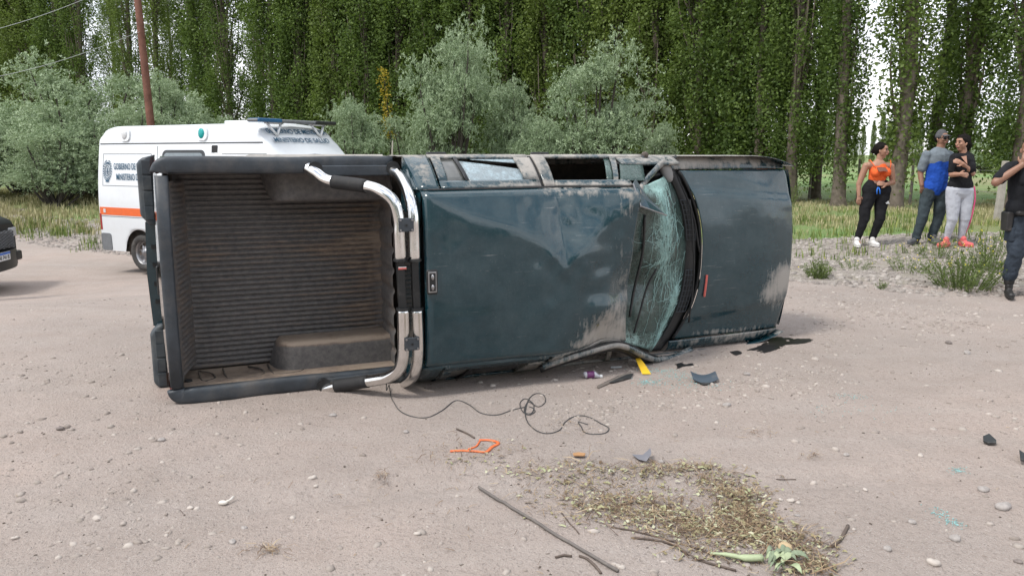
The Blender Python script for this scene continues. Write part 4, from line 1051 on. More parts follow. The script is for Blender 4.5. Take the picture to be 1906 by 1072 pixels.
dg = rplate('door_gap', 2.95, 3.09, 1.2, 2.245, 0.02, M_rubber, 0.006, van)
wf = rplate('cab_window', 3.3, 4.25, 1.30, 1.95, 0.12, M_glassdark, 0.012, van)
rplate('sliding_door_handle', 1.50, 1.66, 0.90, 0.94, 0.015, M_dark, 0.02, van)
for x, mt in ((0.74, M_white), (2.72, M_teal)):
    lampo = rplate('beacon_base', x - 0.115, x + 0.115, 2.33, 2.55, 0.07, M_vwhite, 0.03, van, 0.05)
    m = MB(); m.ell(vside(x - 0.012, 2.44, 0.03), (0.072, 0.03, 0.088)); m.build('beacon_lens', mt, lampo, smooth=True)
# lettering and the crest
vr_rot = (R(90), 0, 0)
text('lettering', 'GOBIERNO DE MENDOZA', M_blue, van, vside(0.99, 1.875, 0.012), vr_rot, 0.160, width=1.08)
text('lettering', 'MINISTERIO DE SALUD', M_blue, van, vside(1.02, 1.69, 0.012), vr_rot, 0.160, width=0.98)
crest = MB(); cc = Vector((0.27, 0, 1.80))
for i in range(22):
    a = R(-70 + 320 * i / 21 + 0) + R(0) - R(0)
    an = R(110) + R(320) * i / 21
    px_, pz_ = 0.105 * math.cos(an), 0.165 * math.sin(an)
    for q in (-1, 1):
        c = vside(0.27 + px_ * (1 + 0.13 * q), 1.81 + pz_ * (1 + 0.10 * q), 0.011); t_ = an + math.pi / 2 + q * 0.5
        dx, dz = math.cos(t_) * 0.022, math.sin(t_) * 0.022; nx, nz_ = -math.sin(t_) * 0.008, math.cos(t_) * 0.008
        crest.poly([c + Vector((dx, 0, dz)), c + Vector((nx, 0, nz_)), c - Vector((dx, 0, dz)), c - Vector((nx, 0, nz_))], (0, 0.004, 0))
for (w_, h_) in ((0.062, 0.10), (0.055, 0.092)):
    ring = [vside(0.27 + w_ * math.cos(a), 1.80 + h_ * math.sin(a), 0.011) for a in lin(0, 2 * math.pi, 25)]
    crest.tube(ring, 0.0035, 4)
for i in range(9):
    a = R(10 + 20 * i); crest.tube([vside(0.27 + 0.02 * math.cos(a), 1.91 + 0.02 * math.sin(a), .011), vside(0.27 + 0.045 * math.cos(a), 1.91 + 0.05 * math.sin(a), .011)], 0.004, 4)
crest.tube([vside(0.27, 1.73, .011), vside(0.27, 1.86, .011)], 0.007, 5); crest.tube([vside(0.225, 1.79, .011), vside(0.315, 1.79, .011)], 0.006, 5)
crest.poly([vside(0.22, 1.60, .011), vside(0.32, 1.60, .011), vside(0.30, 1.64, .011), vside(0.24, 1.64, .011)], (0, .004, 0))
crest.build('crest', M_blue, van)
# front of the raised roof: two lines of lettering, light bar on two V shaped feet
def cap(y_, s): # s 0 at the top of the sloping cap, 1 at its foot
    x = 4.0 + 0.35 * s; return Vector((x + 0.012, y_, vtop(x) + 0.035 * (1 - abs(y_ - VW / 2) / .8) + 0.012))
sl = math.atan2(2.50 - 2.08, 0.35)
for s_, body in ((0.18, 'GOBIERNO DE MENDOZA'), (0.52, 'MINISTERIO DE SALUD')):
    text('lettering', body, M_blue, van, cap(VW / 2 - 0.05, s_), (sl, 0, R(90)), 0.135, width=1.42 if s_ < .3 else 1.30)
for y_ in (0.42, 1.45):
    m = MB()
    for d in (-0.16, 0.16): m.tube([Vector((4.06, y_ + d, 2.60)), Vector((4.12, y_, 2.40))], 0.022, 8)
    m.tube([Vector((4.06, y_ - .2, 2.60)), Vector((4.06, y_ + .2, 2.60))], 0.02, 8)
    m.build('bar_foot', M_vwhite, van, smooth=True)
lb = MB(); lb.box((4.02, VW / 2 - 0.06, 2.635), (0.24, 1.86, 0.05)); lb = lb.build('light_bar', M_grey, van, bevel=0.02)
m = MB(); m.box((4.03, 0.26, 2.635), (0.26, 0.52, 0.062)); m.build('light_lens', simple('lamp_blue', (0.02, 0.10, 0.22), 0.25), lb, bevel=0.02)
m = MB(); m.box((4.03, 1.58, 2.635), (0.26, 0.52, 0.062)); m.build('light_lens', M_dark, lb, bevel=0.02)
m = MB(); m.box((3.2, VW / 2, 2.635), (0.8, 0.9, 0.06)); m.build('roof_hatch', M_vwhite, van, bevel=0.02)
m = MB(); m.box((0.02, VW / 2, 0.52), (0.16, 1.94, 0.30)); m.build('rear_bumper', M_grey, van, bevel=0.05)
rplate('bumper_corner', 0.0, 0.28, 0.34, 0.66, 0.05, M_grey, 0.012, van, 0.03)
rplate('tail_lamp', 0.004, 0.05, 0.72, 1.02, 0.012, M_red, 0.006, van)
m = MB(); m.box((5.72, VW / 2, 0.50), (0.22, 1.70, 0.32)); m.build('front_bumper', M_grey, van, bevel=0.06)
for y_ in (0.36, 1.60):
    m = MB(); m.ell((5.62, y_, 0.86), (0.12, 0.16, 0.12)); m.build('headlamp', M_white, van, smooth=True)
m = MB(); m.slab([[Vector((4.36 + 0.64 * s_ + 0.03, VW / 2 + q * (0.68 + 0.06 * s_), vtop(4.38 + .64 * s_) + 0.02 + 0.035 * (1 - abs(q) * .9))) for q in (-1, -.5, 0, .5, 1)] for s_ in (0, .5, 1)], (0, 0, -0.01)); m.build('windscreen', M_glassdark, van)
_tv = tyre_mesh(0.335, 0.215, 30, 0.62).mesh('tyre'); _rv = rim_mesh(0.215, 0.2, 8, 0.34).mesh('rim')
M_tyre2 = simple('tyre_dusty', (0.045, 0.043, 0.041), 0.85, dirt=0.4, dirtcol=(0.2, 0.18, 0.16)); _tv.materials.append(M_tyre2); _rv.materials.append(M_steel); _tv.shade_smooth(); _rv.shade_smooth()
for x in (1.07, 4.75):
    for y_, s_ in ((0.13, -90), (VW - 0.13, 90)):
        w = empty('wheel', (x, y_, 0.335)); w.parent = van; w.rotation_euler = (0, 0, R(s_))
        link('tyre', _tv, None, w); link('rim', _rv, None, w)
    m = MB(); m.box((x, VW / 2, 0.62), (0.9, 1.75, 0.7)); m.build('wheel_well', M_under, van)
m = MB(); m.box((2.9, VW / 2, 0.36), (5.4, 1.6, 0.10)); m.build('van_floor', M_under, van)

# ================================================================== THE DARK VEHICLE AT THE LEFT EDGE (only its front corner is in view)
sc_ = atd(8, 440, 12.2)
suv = empty('police_pickup', (sc_.x - 0.16, 12.2, gz(sc_.x, 12.2) + 0.02), R(8))
tag(suv, 'black vehicle at the left edge, its front corner with grille and number plate in view', 'car')
M_black = simple('black_paint', (0.006, 0.007, 0.009), 0.45, coat=0.0, dirt=0.12, dirtcol=(.1,.09,.08), spec=.3)
def sring(x):
    zt = float(np.interp(x, [-5.2, -5.1, -3.7, -3.6, -3.0, -1.9, -1.25, -0.35, -0.08, 0.0], [0.9, 1.10, 1.10, 1.74, 1.80, 1.76, 1.22, 1.18, 1.10, 0.98]))
    w_ = 0.93 - 0.22 * max(0, (x + 0.45) / 0.45) ** 2.2; pts = []
    def az(z):
        for c in (-0.95, -4.1):
            if abs(x - c) < 0.43: z = max(z, 0.38 + math.sqrt(0.43 ** 2 - (x - c) ** 2))
        return z
    zb = 0.36
    for i in range(10):
        z = zb + (zt - 0.07 - zb) * i / 9; ww = w_ - 0.16 * max(0, z - 1.05) / .7
        pts.append((-ww, az(z)))
    pts += [(pts[-1][0] + 0.03, zt - 0.02), (pts[-1][0] + 0.10, zt)]; pts.append((0, zt + 0.03))
    return [Vector((x, a, b)) for a, b in pts] + [Vector((x, -a, b)) for a, b in pts[-2::-1]]
xs_ = [-5.2 + 0.06 * i for i in range(87)]; m = MB(); rows = [sring(x) for x in xs_]; m.grid(rows); m.add(rows[0], [tuple(range(len(rows[0])))]); m.add(rows[-1], [tuple(range(len(rows[-1])))[::-1]])
m.build('vehicle_body', M_black, suv, smooth=True)
g0 = MB(); g0.box((0.0, 0, 0.80), (0.07, 1.12, 0.30)); g0 = g0.build('grille', M_dark, suv, bevel=0.03)
m = MB()
for i in range(13):
    for j in range(6):
        y_ = -0.50 + 0.083 * i; z = 0.69 + 0.045 * j + (0.022 if i % 2 else 0)
        m.tube([Vector((0.042, y_ + 0.032 * math.cos(R(60 * k)), z + 0.024 * math.sin(R(60 * k)))) for k in range(7)], 0.0045, 4)
m.build('honeycomb', M_grey, g0)
for s_ in (1, -1):
    hl = MB(); hl.box((-0.12, s_ * 0.66, 0.90), (0.20, 0.26, 0.16)); hl = hl.build('headlamp', simple('lamp_clear', (0.35, 0.36, 0.37), 0.15), suv, bevel=0.03)
    m = MB(); m.box((-0.20, s_ * 0.76, 0.90), (0.12, 0.10, 0.12)); m.build('indicator', M_amber, hl, bevel=0.02)
    m = MB(); m.box((-0.05, s_ * 0.72, 0.50), (0.12, 0.24, 0.16)); m.build('fog_lamp_recess', M_dark, suv, bevel=0.03)
m = MB(); m.slab([[Vector((0.10 - 0.25 * abs(y_ / .93) ** 2.5, y_, z)) for z in (0.34, 0.42, 0.64)] for y_ in lin(-0.93, 0.93, 15)], (-0.15, 0, 0)); m.build('front_bumper', M_dark, suv, bevel=0.02)
pl = MB(); pl.box((0.115, -0.02, 0.57), (0.012, 0.40, 0.13)); pl = pl.build('number_plate', M_white, suv)
m = MB(); m.box((0.118, -0.02, 0.615), (0.012, 0.398, 0.035)); m.build('plate_band', simple('plate_blue', (0.02, 0.10, 0.42), 0.4), pl)
text('plate_lettering', 'AE 741 IS', M_dark, pl, (0.124, -0.02, 0.552), (R(90), 0, R(90)), 0.085)['kind'] = 'stuff'
m = MB(); m.slab([[Vector((-1.28 - 0.60 * s_, y_ * (1 - .06 * s_), 1.20 + 0.53 * s_)) for y_ in (-0.72, 0, 0.72)] for s_ in (0, 1)], (0.02, 0, 0.02)); m.build('windscreen', M_glassdark, suv)
for s_ in (1, -1):
    for (a, b) in ((-2.75, -1.95), (-3.55, -2.85)):
        m = MB(); m.poly([Vector((a, s_ * 0.935, 1.12)), Vector((b + (.5 if b > -2 else 0), s_ * 0.935, 1.12)), Vector((b, s_ * 0.845, 1.66)), Vector((a, s_ * 0.845, 1.66))], (0, s_ * 0.006, 0)); m.build('side_window', M_glassdark, suv)
_ts = tyre_mesh(0.37, 0.24).mesh('tyre'); _ts.materials.append(M_tyre2); _ts.shade_smooth()
_rs = rim_mesh(0.22, 0.22).mesh('rim'); _rs.materials.append(M_grey); _rs.shade_smooth()
for x in (-0.95, -4.1):
    for s_ in (1, -1):
        w = empty('wheel', (x, s_ * 0.80, 0.37)); w.parent = suv; w.rotation_euler = (0, 0, R(90 * s_)); link('tyre', _ts, None, w); link('rim', _rs, None, w)
    m = MB(); m.box((x, 0, 0.62), (0.8, 1.6, 0.5)); m.build('wheel_well', M_under, suv)

# ================================================================== PEOPLE
def cap_rows(a, b, ra, rb, fy=1.0, n=14):
    a, b = Vector(a), Vector(b); d = b - a; ln = d.length; t = d.normalized() if ln > 1e-6 else Vector((0, 0, 1))
    ref = Vector((0, 1, 0)) if abs(t.y) < 0.8 else Vector((1, 0, 0))
    w = (ref - t * ref.dot(t)).normalized(); u = w.cross(t); rows = []
    for s in (-90, -65, -40, -15):
        c = a + t * ra * math.sin(R(s)); r_ = max(ra * math.cos(R(s)), 1e-3); rows.append([c + (u * math.cos(2 * math.pi * j / n) + w * fy * math.sin(2 * math.pi * j / n)) * r_ for j in range(n)])
    for s in (0.33, 0.66):
        c = a + d * s; r_ = ra + (rb - ra) * s; rows.append([c + (u * math.cos(2 * math.pi * j / n) + w * fy * math.sin(2 * math.pi * j / n)) * r_ for j in range(n)])
    for s in (15, 40, 65, 90):
        c = b + t * rb * math.sin(R(s)); r_ = max(rb * math.cos(R(s)), 1e-3); rows.append([c + (u * math.cos(2 * math.pi * j / n) + w * fy * math.sin(2 * math.pi * j / n)) * r_ for j in range(n)])
    return rows
def blob(name, caps, mat, parent, voxel=0.010, smooth=4, clip=None, disp=0.0, dscale=0.12):
    """one continuous surface grown round a list of tapered capsules (a, b, ra, rb[, depth factor])"""
    m = MB()
    for c in caps: m.grid(cap_rows(*c), closed=True, cap=True)
    o = m.build(name, mat, parent, smooth=True)
    r_ = o.modifiers.new('remesh', 'REMESH'); r_.mode = 'VOXEL'; r_.voxel_size = voxel; r_.use_smooth_shade = True
    if smooth: s = o.modifiers.new('smooth', 'SMOOTH'); s.iterations = smooth; s.factor = 0.5
    if disp:
        tx = bpy.data.textures.get('folds') or bpy.data.textures.new('folds', 'CLOUDS'); tx.noise_scale = dscale; tx.noise_depth = 2
        dmod = o.modifiers.new('folds', 'DISPLACE'); dmod.texture = tx; dmod.strength = disp; dmod.texture_coords = 'LOCAL'; dmod.mid_level = 0.5
    return o
def skin_mat(name, c):
    m, nt, b, out = new_mat(name); co = N(nt, 'TexCoord'); n1 = N(nt, 'TexNoise', Scale=18.0, Detail=4.0); nt.links.new(co.outputs['Object'], n1.inputs['Vector'])
    nt.links.new(ramp(nt, n1.outputs['Fac'], [(0.3, tuple(q * .88 for q in c)), (0.7, c)]), b.inputs['Base Color']); b.inputs['Roughness'].default_value = 0.5
    b.inputs['Subsurface Weight'].default_value = 0.08; b.inputs['Subsurface Scale'].default_value = 0.01; return m
M_skin = skin_mat('skin_tan', (0.36, 0.19, 0.125)); M_skin2 = skin_mat('skin_brown', (0.27, 0.14, 0.09))
def cloth(name, c, **k): return simple(name, c, 0.9, var=k.get('var', 0.22), scale=k.get('scale', 9), bump=0.35, bscale=60, spec=0.2)
M_hair = simple('black_hair', (0.010, 0.008, 0.007), 0.8, var=0.4, scale=40, bump=0.5, spec=.12)
M_lips = simple('lips', (0.30, 0.08, 0.07), 0.5); M_eye = simple('eye_dark', (0.02, 0.015, 0.012), 0.2)

def hand(base, tip, up, open_=0.5, sc=1.0):
    """capsules of a hand: palm, four fingers of unequal length and a thumb"""
    base, tip = Vector(base), Vector(tip); d = (tip - base).normalized(); up = Vector(up); s = d.cross(up).normalized(); up = s.cross(d).normalized(); out = []
    k = 0.088 * sc
    out.append((base, base + d * k * 0.55, .026 * sc, .036 * sc, .55)); 
    for i, ln in enumerate((0.066, 0.075, 0.071, 0.055)):
        o_ = s * (i - 1.5) * 0.0195 * sc; a = base + d * k * 0.75 + o_; b = a + (d * 0.92 - up * 0.30 * open_) .normalized() * ln * 0.5 * sc + o_ * 0.12; c = b + (d * (1 - open_ * .6) - up * open_).normalized() * ln * 0.55 * sc
        out += [(base + d * k * .3 + o_ * .6, a, .011 * sc, .0098 * sc), (a, b, .0098 * sc, .009 * sc), (b, c, .009 * sc, .0075 * sc)]
    a = base + d * 0.012 - s * 0.026 * sc; b = a + (d * .6 - s * .75).normalized() * 0.036 * sc; c = b + (d * .9 - s * .25 - up * .3).normalized() * 0.032 * sc
    out += [(a, b, .014 * sc, .0115 * sc), (b, c, .0115 * sc, .009 * sc)]
    return out

def head_caps(c, yaw, r_=1.0, tilt=0.0):
    """skull, face, jaw, nose and ears; yaw 0 faces the camera (-y), positive turns towards +x"""
    c = Vector(c); f = Vector((math.sin(yaw), -math.cos(yaw), -tilt)); s = Vector((math.cos(yaw), math.sin(yaw), 0)); z = Vector((0, 0, 1))
    q = lambda a, b, d: c + (s * a + f * b + z * d) * r_
    return [(q(0, -.012, .022), q(0, -.012, .040), .080 * r_, .078 * r_), (q(0, .015, -.03), q(0, .018, .03), .070 * r_, .074 * r_), (q(0, .030, -.085), q(0, .02, -.045), .038 * r_, .058 * r_),
            (q(-.045, .005, -.06), q(.045, .005, -.06), .022 * r_, .022 * r_),
            (q(0, .088, .005), q(0, .102, -.028), .010 * r_, .0145 * r_), (q(-.018, .085, -.055), q(.018, .085, -.055), .011 * r_, .011 * r_), (q(-.05, .062, -.012), q(-.03, .07, -.02), .017 * r_, .017 * r_), (q(.05, .062, -.012), q(.03, .07, -.02), .017 * r_, .017 * r_),
            (q(-.083, -.005, .0), q(-.080, -.0, -.030), .012 * r_, .009 * r_), (q(.083, -.005, .0), q(.080, .0, -.030), .012 * r_, .009 * r_)], q
def face(q, parent, r_=1.0, glasses=False, beard=False):
    for sx in (-1, 1):
        if not glasses:
            m = MB(); m.ell(q(sx * .031, .083, .013), (.0125 * r_, .0105 * r_, .0075 * r_)); m.build('eye', M_eye, parent, smooth=True)
        m = MB(); m.tube([q(sx * .014, .090, .032), q(sx * .033, .086, .038), q(sx * .050, .072, .032)], 0.0042 * r_, 6); m.build('eyebrow', M_hair, parent, smooth=True)
    m = MB(); m.tube([q(-.024, .087, -.055), q(-.008, .097, -.053), q(.008, .097, -.053), q(.024, .087, -.055)], [.003, .0065, .0065, .003], 8); m.build('mouth', M_lips, parent, smooth=True)

class Who:
    """authoring frame of one person: pixels of the photograph turned into metres"""
    def __init__(s, name, label, cx, fy, scale, y, z=None, cat='person'):
        s.cx, s.fy, s.s = cx, fy, scale
        x = atd(cx, fy, y).x
        s.root = empty(name, (x, y, gtop(x, y) if z is None else z)); tag(s.root, label, cat)
    def __call__(s, px, py, d=0.0): return Vector(((px - s.cx - (s.cx - 953) / 8876 * (s.fy - py)) / s.s, d, (s.fy - py) / s.s))

def shoe(p, yaw, mat, parent, ln=0.26, h=0.085, name='shoe', sole=None):
    """toe points along yaw (0 = towards the camera)"""
    f = Vector((math.sin(yaw), -math.cos(yaw), 0)); z = Vector((0, 0, 1)); p = Vector(p); k = ln / 0.26
    caps = [(p - f * .055 * k + z * .045, p + f * .02 * k + z * .05, .042, .045), (p - f * .0 + z * .045, p + f * .13 * k + z * .036, .044, .037), (p - f * .02 * k + z * h, p - f * .015 * k + z * (h + .03), .042, .043)]
    o = blob(name, caps, mat, parent, 0.008, 2)
    m = MB(); s = z.cross(f); out = []
    for i in range(20):
        a = 2 * math.pi * i / 20; w_ = 0.044 * (1.0 if math.cos(a) > 0 else .88); out.append(p + f * (.037 * k + math.cos(a) * .135 * k) + s * math.sin(a) * w_ + z * 0.002)
    m.poly(out, (0, 0, 0.022)); m.build('sole', sole or mat, o, bevel=0.004)
    return o
Z = Vector((0, 0, 1))
# ---------------------------------------------------------------- woman in the orange top
w = Who('person', 'woman in an orange crop top and black joggers with one arm across her stomach', 1627, 459, 115, 12.2)
c = w(1640, 288, .0); hc, q = head_caps(c, R(48), 0.98)
sh_l, sh_r = w(1612, 315, .01), w(1657, 316, .01); el_l, el_r = w(1600, 348, .02), w(1660, 344, .0); wr_l, wr_r = w(1598, 368, -.02), w(1641, 347, -.13)
hip_l, hip_r = w(1618, 366, 0), w(1643, 366, 0); kn_l, kn_r = w(1608, 410, -.02), w(1636, 409, -.03); an_l, an_r = w(1597, 449, .02), w(1624, 448, .02)
body = hc + [(w(1636, 305), w(1637, 296), .050, .047), (w(1634, 312), w(1636, 304), .085, .052, .7), (sh_l + Vector((.05, 0, .01)), sh_r - Vector((.05, 0, -.01)), .060, .060), (w(1634, 318), w(1633, 332), .135, .125, .72), (w(1633, 332), w(1631, 350), .120, .135, .75),
    (w(1625, 324, -.07), w(1625, 325, -.08), .062, .062), (w(1644, 324, -.07), w(1644, 325, -.08), .062, .062), (w(1622, 358), w(1640, 358), .12, .12, .8),
    (hip_l, kn_l, .080, .050), (hip_r, kn_r, .080, .050), (kn_l, an_l, .046, .030), (kn_r, an_r, .046, .030), (an_l, an_l - Vector((0, .08, .04)), .034, .03), (an_r, an_r - Vector((0, .08, .04)), .034, .03),
    (sh_l, el_l, .055, .042), (el_l, wr_l, .041, .027), (sh_r, el_r, .055, .043), (el_r, wr_r, .042, .028)] + hand(wr_l, wr_l + Vector((0, -.02, -.1)), (0, -1, 0), .5) + hand(wr_r, wr_r + Vector((-.1, -.01, .02)), (0, -1, .3), .5)
blob('body', body, M_skin, w.root, 0.0075, 3)
face(q, w.root)
M_or = cloth('orange_top', (0.78, 0.13, 0.035)); M_mesh = cloth('brown_mesh', (0.16, 0.075, 0.055)); M_blk = cloth('black_cloth', (0.014, 0.014, 0.016), var=0.4)
top = blob('crop_top', [(w(1634, 322), w(1633, 332), .146, .136, .76), (w(1625, 325, -.075), w(1625, 326, -.085), .070, .070), (w(1644, 325, -.075), w(1644, 326, -.085), .070, .070), (w(1633, 330), w(1632, 335), .133, .135, .77)], M_or, w.root, 0.008, 2, disp=0.01, dscale=.05)
m = MB(); m.slab([[w(1625 + i * 4, 316.5 + 0.4 * (abs(i - 2)), -.118 - .03 * (j)) + Z * (-.02 * j) for i in range(5)] for j in range(4)], (0, .012, 0)); m.build('mesh_yoke', M_mesh, top, smooth=True)
for a, b in ((1618, 1620), (1654, 1652)):
    MB().tube([w(a, 305.5, .03), w(a, 304.5, -.03), w(b, 311, -.085), w(b + (3 if b < 1630 else -3), 318, -.118)], .0065, 6).build('shoulder_strap', M_or, top, smooth=True)
jog = blob('joggers', [(w(1622, 357), w(1640, 357), .145, .145, .82), (w(1623, 350), w(1640, 350), .118, .118, .82), (w(1619, 364), w(1610, 392), .116, .090), (w(1642, 364), w(1638, 392), .116, .090), (w(1610, 392), kn_l, .090, .078), (w(1638, 392), kn_r, .090, .078), (kn_l, an_l + Z * .03, .077, .050), (kn_r, an_r + Z * .03, .077, .050)], M_blk, w.root, 0.009, 2, disp=0.018, dscale=.09)
m = MB(); 
for dx in (-3, 2): m.tube([w(1627 + dx * .3, 352, -.13), w(1627 + dx, 357, -.145), w(1627 + dx * 1.1, 364, -.148)], .009, 6)
m.build('drawstring', simple('blue_cord', (0.02, 0.16, 0.62), 0.6), jog, smooth=True)
m = MB()
for i, hh in enumerate((.022, .034, .046)):
    a = w(1643.0 + i * 2.1, 381.5, -.120 + i * .004); m.poly([a + Vector((-.007, 0, 0)), a + Vector((.006, 0, 0)), a + Vector((-.004 - .2 * hh, 0, hh)), a + Vector((-.017 - .2 * hh, 0, hh - .006))], (0, -.008, 0))
m.build('three_bar_logo', M_white, jog)
M_snk = simple('white_sneaker', (0.66, 0.64, 0.62), 0.6)
shoe(w(1594, 459.5, -.02), R(-12), M_snk, w.root, .25); shoe(w(1623, 458.5, -.02), R(8), M_snk, w.root, .25)
hr = blob('hair', [(q(0, -.035, .030), q(0, -.045, .050), .088, .080), (q(0, .015, .075), q(0, -.03, .085), .052, .06), (q(-.05, -.005, .04), q(-.05, .02, .06), .04, .036), (q(.05, -.005, .04), q(.05, .02, .06), .04, .036), (q(0, -.10, .02), q(0, -.13, -.01), .05, .035), (q(0, -.07, -.03), q(0, -.05, -.06), .045, .03)], M_hair, w.root, 0.008, 1)

# ---------------------------------------------------------------- man with cap and sunglasses
w = Who('person', 'man in a grey cap, sunglasses and a grey and blue T-shirt', 1728, 456, 117, 12.1)
c = w(1751, 267, 0); hc, q = head_caps(c, R(22), 1.0)
sh_l, sh_r = w(1724, 294, .0), w(1768, 294, .05); el_l, el_r = w(1716, 328, .05), w(1779, 326, .10); wr_l, wr_r = w(1714, 349, -.02), w(1776, 350, .06)
hip_l, hip_r = w(1727, 364), w(1750, 364, .03); kn_l, kn_r = w(1716, 405, -.03), w(1748, 406, .02); an_l, an_r = w(1708, 444, .04), w(1738, 443, .06)
body = hc + [(w(1748, 287), w(1750, 277), .062, .060), (w(1747, 292), w(1748, 285), .10, .06, .7), (sh_l + Vector((.05, 0, -.02)), w(1747, 294), .058, .06), (sh_r - Vector((.05, 0, .02)), w(1747, 294), .058, .06), (w(1745, 306), w(1743, 330), .150, .140, .68), (w(1742, 330), w(1740, 350), .140, .130, .72), (w(1731, 358), w(1748, 358), .125, .125, .85),
    (hip_l, kn_l, .080, .052), (hip_r, kn_r, .080, .052), (kn_l, an_l, .050, .036), (kn_r, an_r, .050, .036), (sh_l, el_l, .060, .045), (el_l, wr_l, .045, .032), (sh_r, el_r, .060, .045), (el_r, wr_r, .045, .032)] + hand(wr_l, wr_l + Vector((.02, 0, -.1)), (0, -1, 0), .4) + hand(wr_r, wr_r + Vector((0, 0, -.1)), (0, -1, 0), .4)
blob('body', body, M_skin2, w.root, 0.0075, 3); face(q, w.root, glasses=True)
M_shirtb = cloth('blue_shirt', (0.018, 0.075, 0.38)); M_shirtg = cloth('grey_shirt', (0.17, 0.20, 0.225)); M_jean = cloth('dark_jeans', (0.045, 0.060, 0.068), var=0.4)
blob('tshirt', [(w(1745, 312), w(1743, 334), .172, .172, .80), (w(1743, 334), w(1739, 354), .170, .160, .85), (w(1733, 352), w(1746, 352), .14, .14, .9)], M_shirtb, w.root, 0.009, 2, disp=.022, dscale=.10)
blob('tshirt_yoke', [(sh_l + Vector((.04, 0, -.02)), w(1747, 293), .068, .07), (sh_r - Vector((.04, 0, .02)), w(1747, 293), .068, .07), (w(1745, 300), w(1745, 304), .170, .174, .78), (w(1746, 292), w(1747, 288.5), .098, .075, .8), (sh_l - Z*.015, el_l + (sh_l - el_l) * .28, .074, .072), (sh_r - Z*.015, el_r + (sh_r - el_r) * .28, .074, .072)], M_shirtg, w.root, 0.009, 2, disp=.012, dscale=.08)
blob('jeans', [(w(1731, 358), w(1748, 358), .135, .135, .85), (w(1728, 362), w(1721, 386), .112, .092), (w(1750, 362), w(1749, 386), .112, .092), (w(1721, 386), kn_l, .092, .080), (w(1749, 386), kn_r, .092, .080), (kn_l, an_l + Z * .01, .080, .064), (kn_r, an_r + Z * .01, .080, .064), (an_l, an_l + Z * .03, .070, .062), (an_r, an_r + Z * .03, .070, .062)], M_jean, w.root, 0.009, 2, disp=.022, dscale=.08)
M_boot = simple('grey_boot', (0.075, 0.078, 0.085), 0.7, dirt=.3)
shoe(w(1703, 456.5, .02), R(-55), M_boot, w.root, .29); shoe(w(1737, 456.5, .0), R(-8), M_boot, w.root, .29)
M_cap = cloth('grey_cap', (0.085, 0.085, 0.09))
capo = blob('cap', [(q(0, -.012, .055), q(0, -.012, .075), .093, .075)], M_cap, w.root, 0.008, 1)
m = MB(); m.slab([[q(x_, .06 + .085 * math.cos(x_ * 14) * j / 3, .062 - .006 * j - 2.2 * x_ * x_) for x_ in lin(-.07, .07, 9)] for j in range(4)], (0, 0, .006)); m.build('cap_peak', M_cap, capo, smooth=True)
gl = MB()
for sx in (-1, 1): gl.ell(q(sx * .033, .086, .010), (.031, .014, .019)); gl.tube([q(sx * .06, .075, .014), q(sx * .084, .0, .014)], .0035, 6)
gl.tube([q(-.01, .098, .012), q(.01, .098, .012)], .004, 6); gl.build('sunglasses', simple('sunglass_black', (.008, .008, .009), 0.12), w.root, smooth=True)
blob('hair', [(q(0, -.04, .01), q(0, -.045, .03), .074, .078), (q(-.074, -.005, .02), q(-.074, .01, .0), .014, .01), (q(.074, -.005, .02), q(.074, .01, .0), .014, .01)], M_hair, w.root, .008, 1)

# ---------------------------------------------------------------- woman in the black T-shirt
w = Who('person', 'woman in a black T-shirt and pale leggings with a pink side stripe', 1778, 459, 117, 11.75)
c = w(1789, 278, 0); hc, q = head_caps(c, R(-72), 0.97)
sh_l, sh_r = w(1775, 303, -.02), w(1805, 303, .05); el_l, el_r = w(1768, 332, -.05), w(1803, 330, -.06); wr_l, wr_r = w(1772, 331, -.20), w(1779, 313, -.17)
hip_l, hip_r = w(1774, 366, .0), w(1796, 366, .0); kn_l, kn_r = w(1771, 409, -.03), w(1793, 409, -.02); an_l, an_r = w(1765, 447, .03), w(1790, 447, .03)
body = hc + [(w(1792, 299), w(1791, 288), .052, .050), (w(1791, 303), w(1792, 297), .085, .055, .75), (sh_l + Vector((.05, 0, .0)), sh_r - Vector((.05, 0, 0)), .060, .060), (w(1791, 312), w(1789, 330), .140, .130, .78), (w(1789, 330), w(1786, 348), .125, .140, .8), (w(1783, 318, -.08), w(1783, 321, -.09), .07, .07), (w(1798, 318, -.07), w(1798, 321, -.08), .07, .07), (w(1779, 361), w(1792, 361), .112, .112, .78),
    (hip_l, kn_l, .080, .052), (hip_r, kn_r, .080, .052), (kn_l, an_l, .048, .032), (kn_r, an_r, .048, .032), (an_l, an_l - Vector((0.03, .06, .05)), .036, .03), (an_r, an_r - Vector((0, .08, .05)), .036, .03),
    (sh_l, el_l, .056, .044), (el_l, wr_l, .043, .029), (sh_r, el_r, .058, .046), (el_r, wr_r, .045, .029)] + hand(wr_l, wr_l + Vector((.10, -.01, -.01)), (0, -1, .2), .45) + hand(wr_r, wr_r + Vector((-.09, 0, .04)), (0, -1, .3), .45)
blob('body', body, M_skin, w.root, 0.0075, 3); face(q, w.root)
blob('tshirt', [(sh_l + Vector((.05, 0, .0)), sh_r - Vector((.05, 0, 0)), .070, .070), (w(1791, 311), w(1789, 330), .152, .142, .80), (w(1789, 330), w(1786, 346), .142, .148, .86), (w(1780, 350), w(1793, 350), .132, .132, .88), (w(1783, 318, -.08), w(1783, 321, -.09), .078, .078), (w(1798, 318, -.07), w(1798, 321, -.08), .078, .078), (w(1797, 300), w(1796, 298), .075, .065), (sh_l, el_l + (sh_l - el_l) * .25, .072, .062), (sh_r, el_r + (sh_r - el_r) * .2, .074, .066)], M_blk, w.root, 0.009, 2, disp=.015, dscale=.08)
m = MB(); m.poly([w(1780, 301, -.105), w(1790, 299.5, -.095), w(1786, 314, -.175)], (0, -.01, 0)); m.build('vee_neckline', M_skin, w.root)
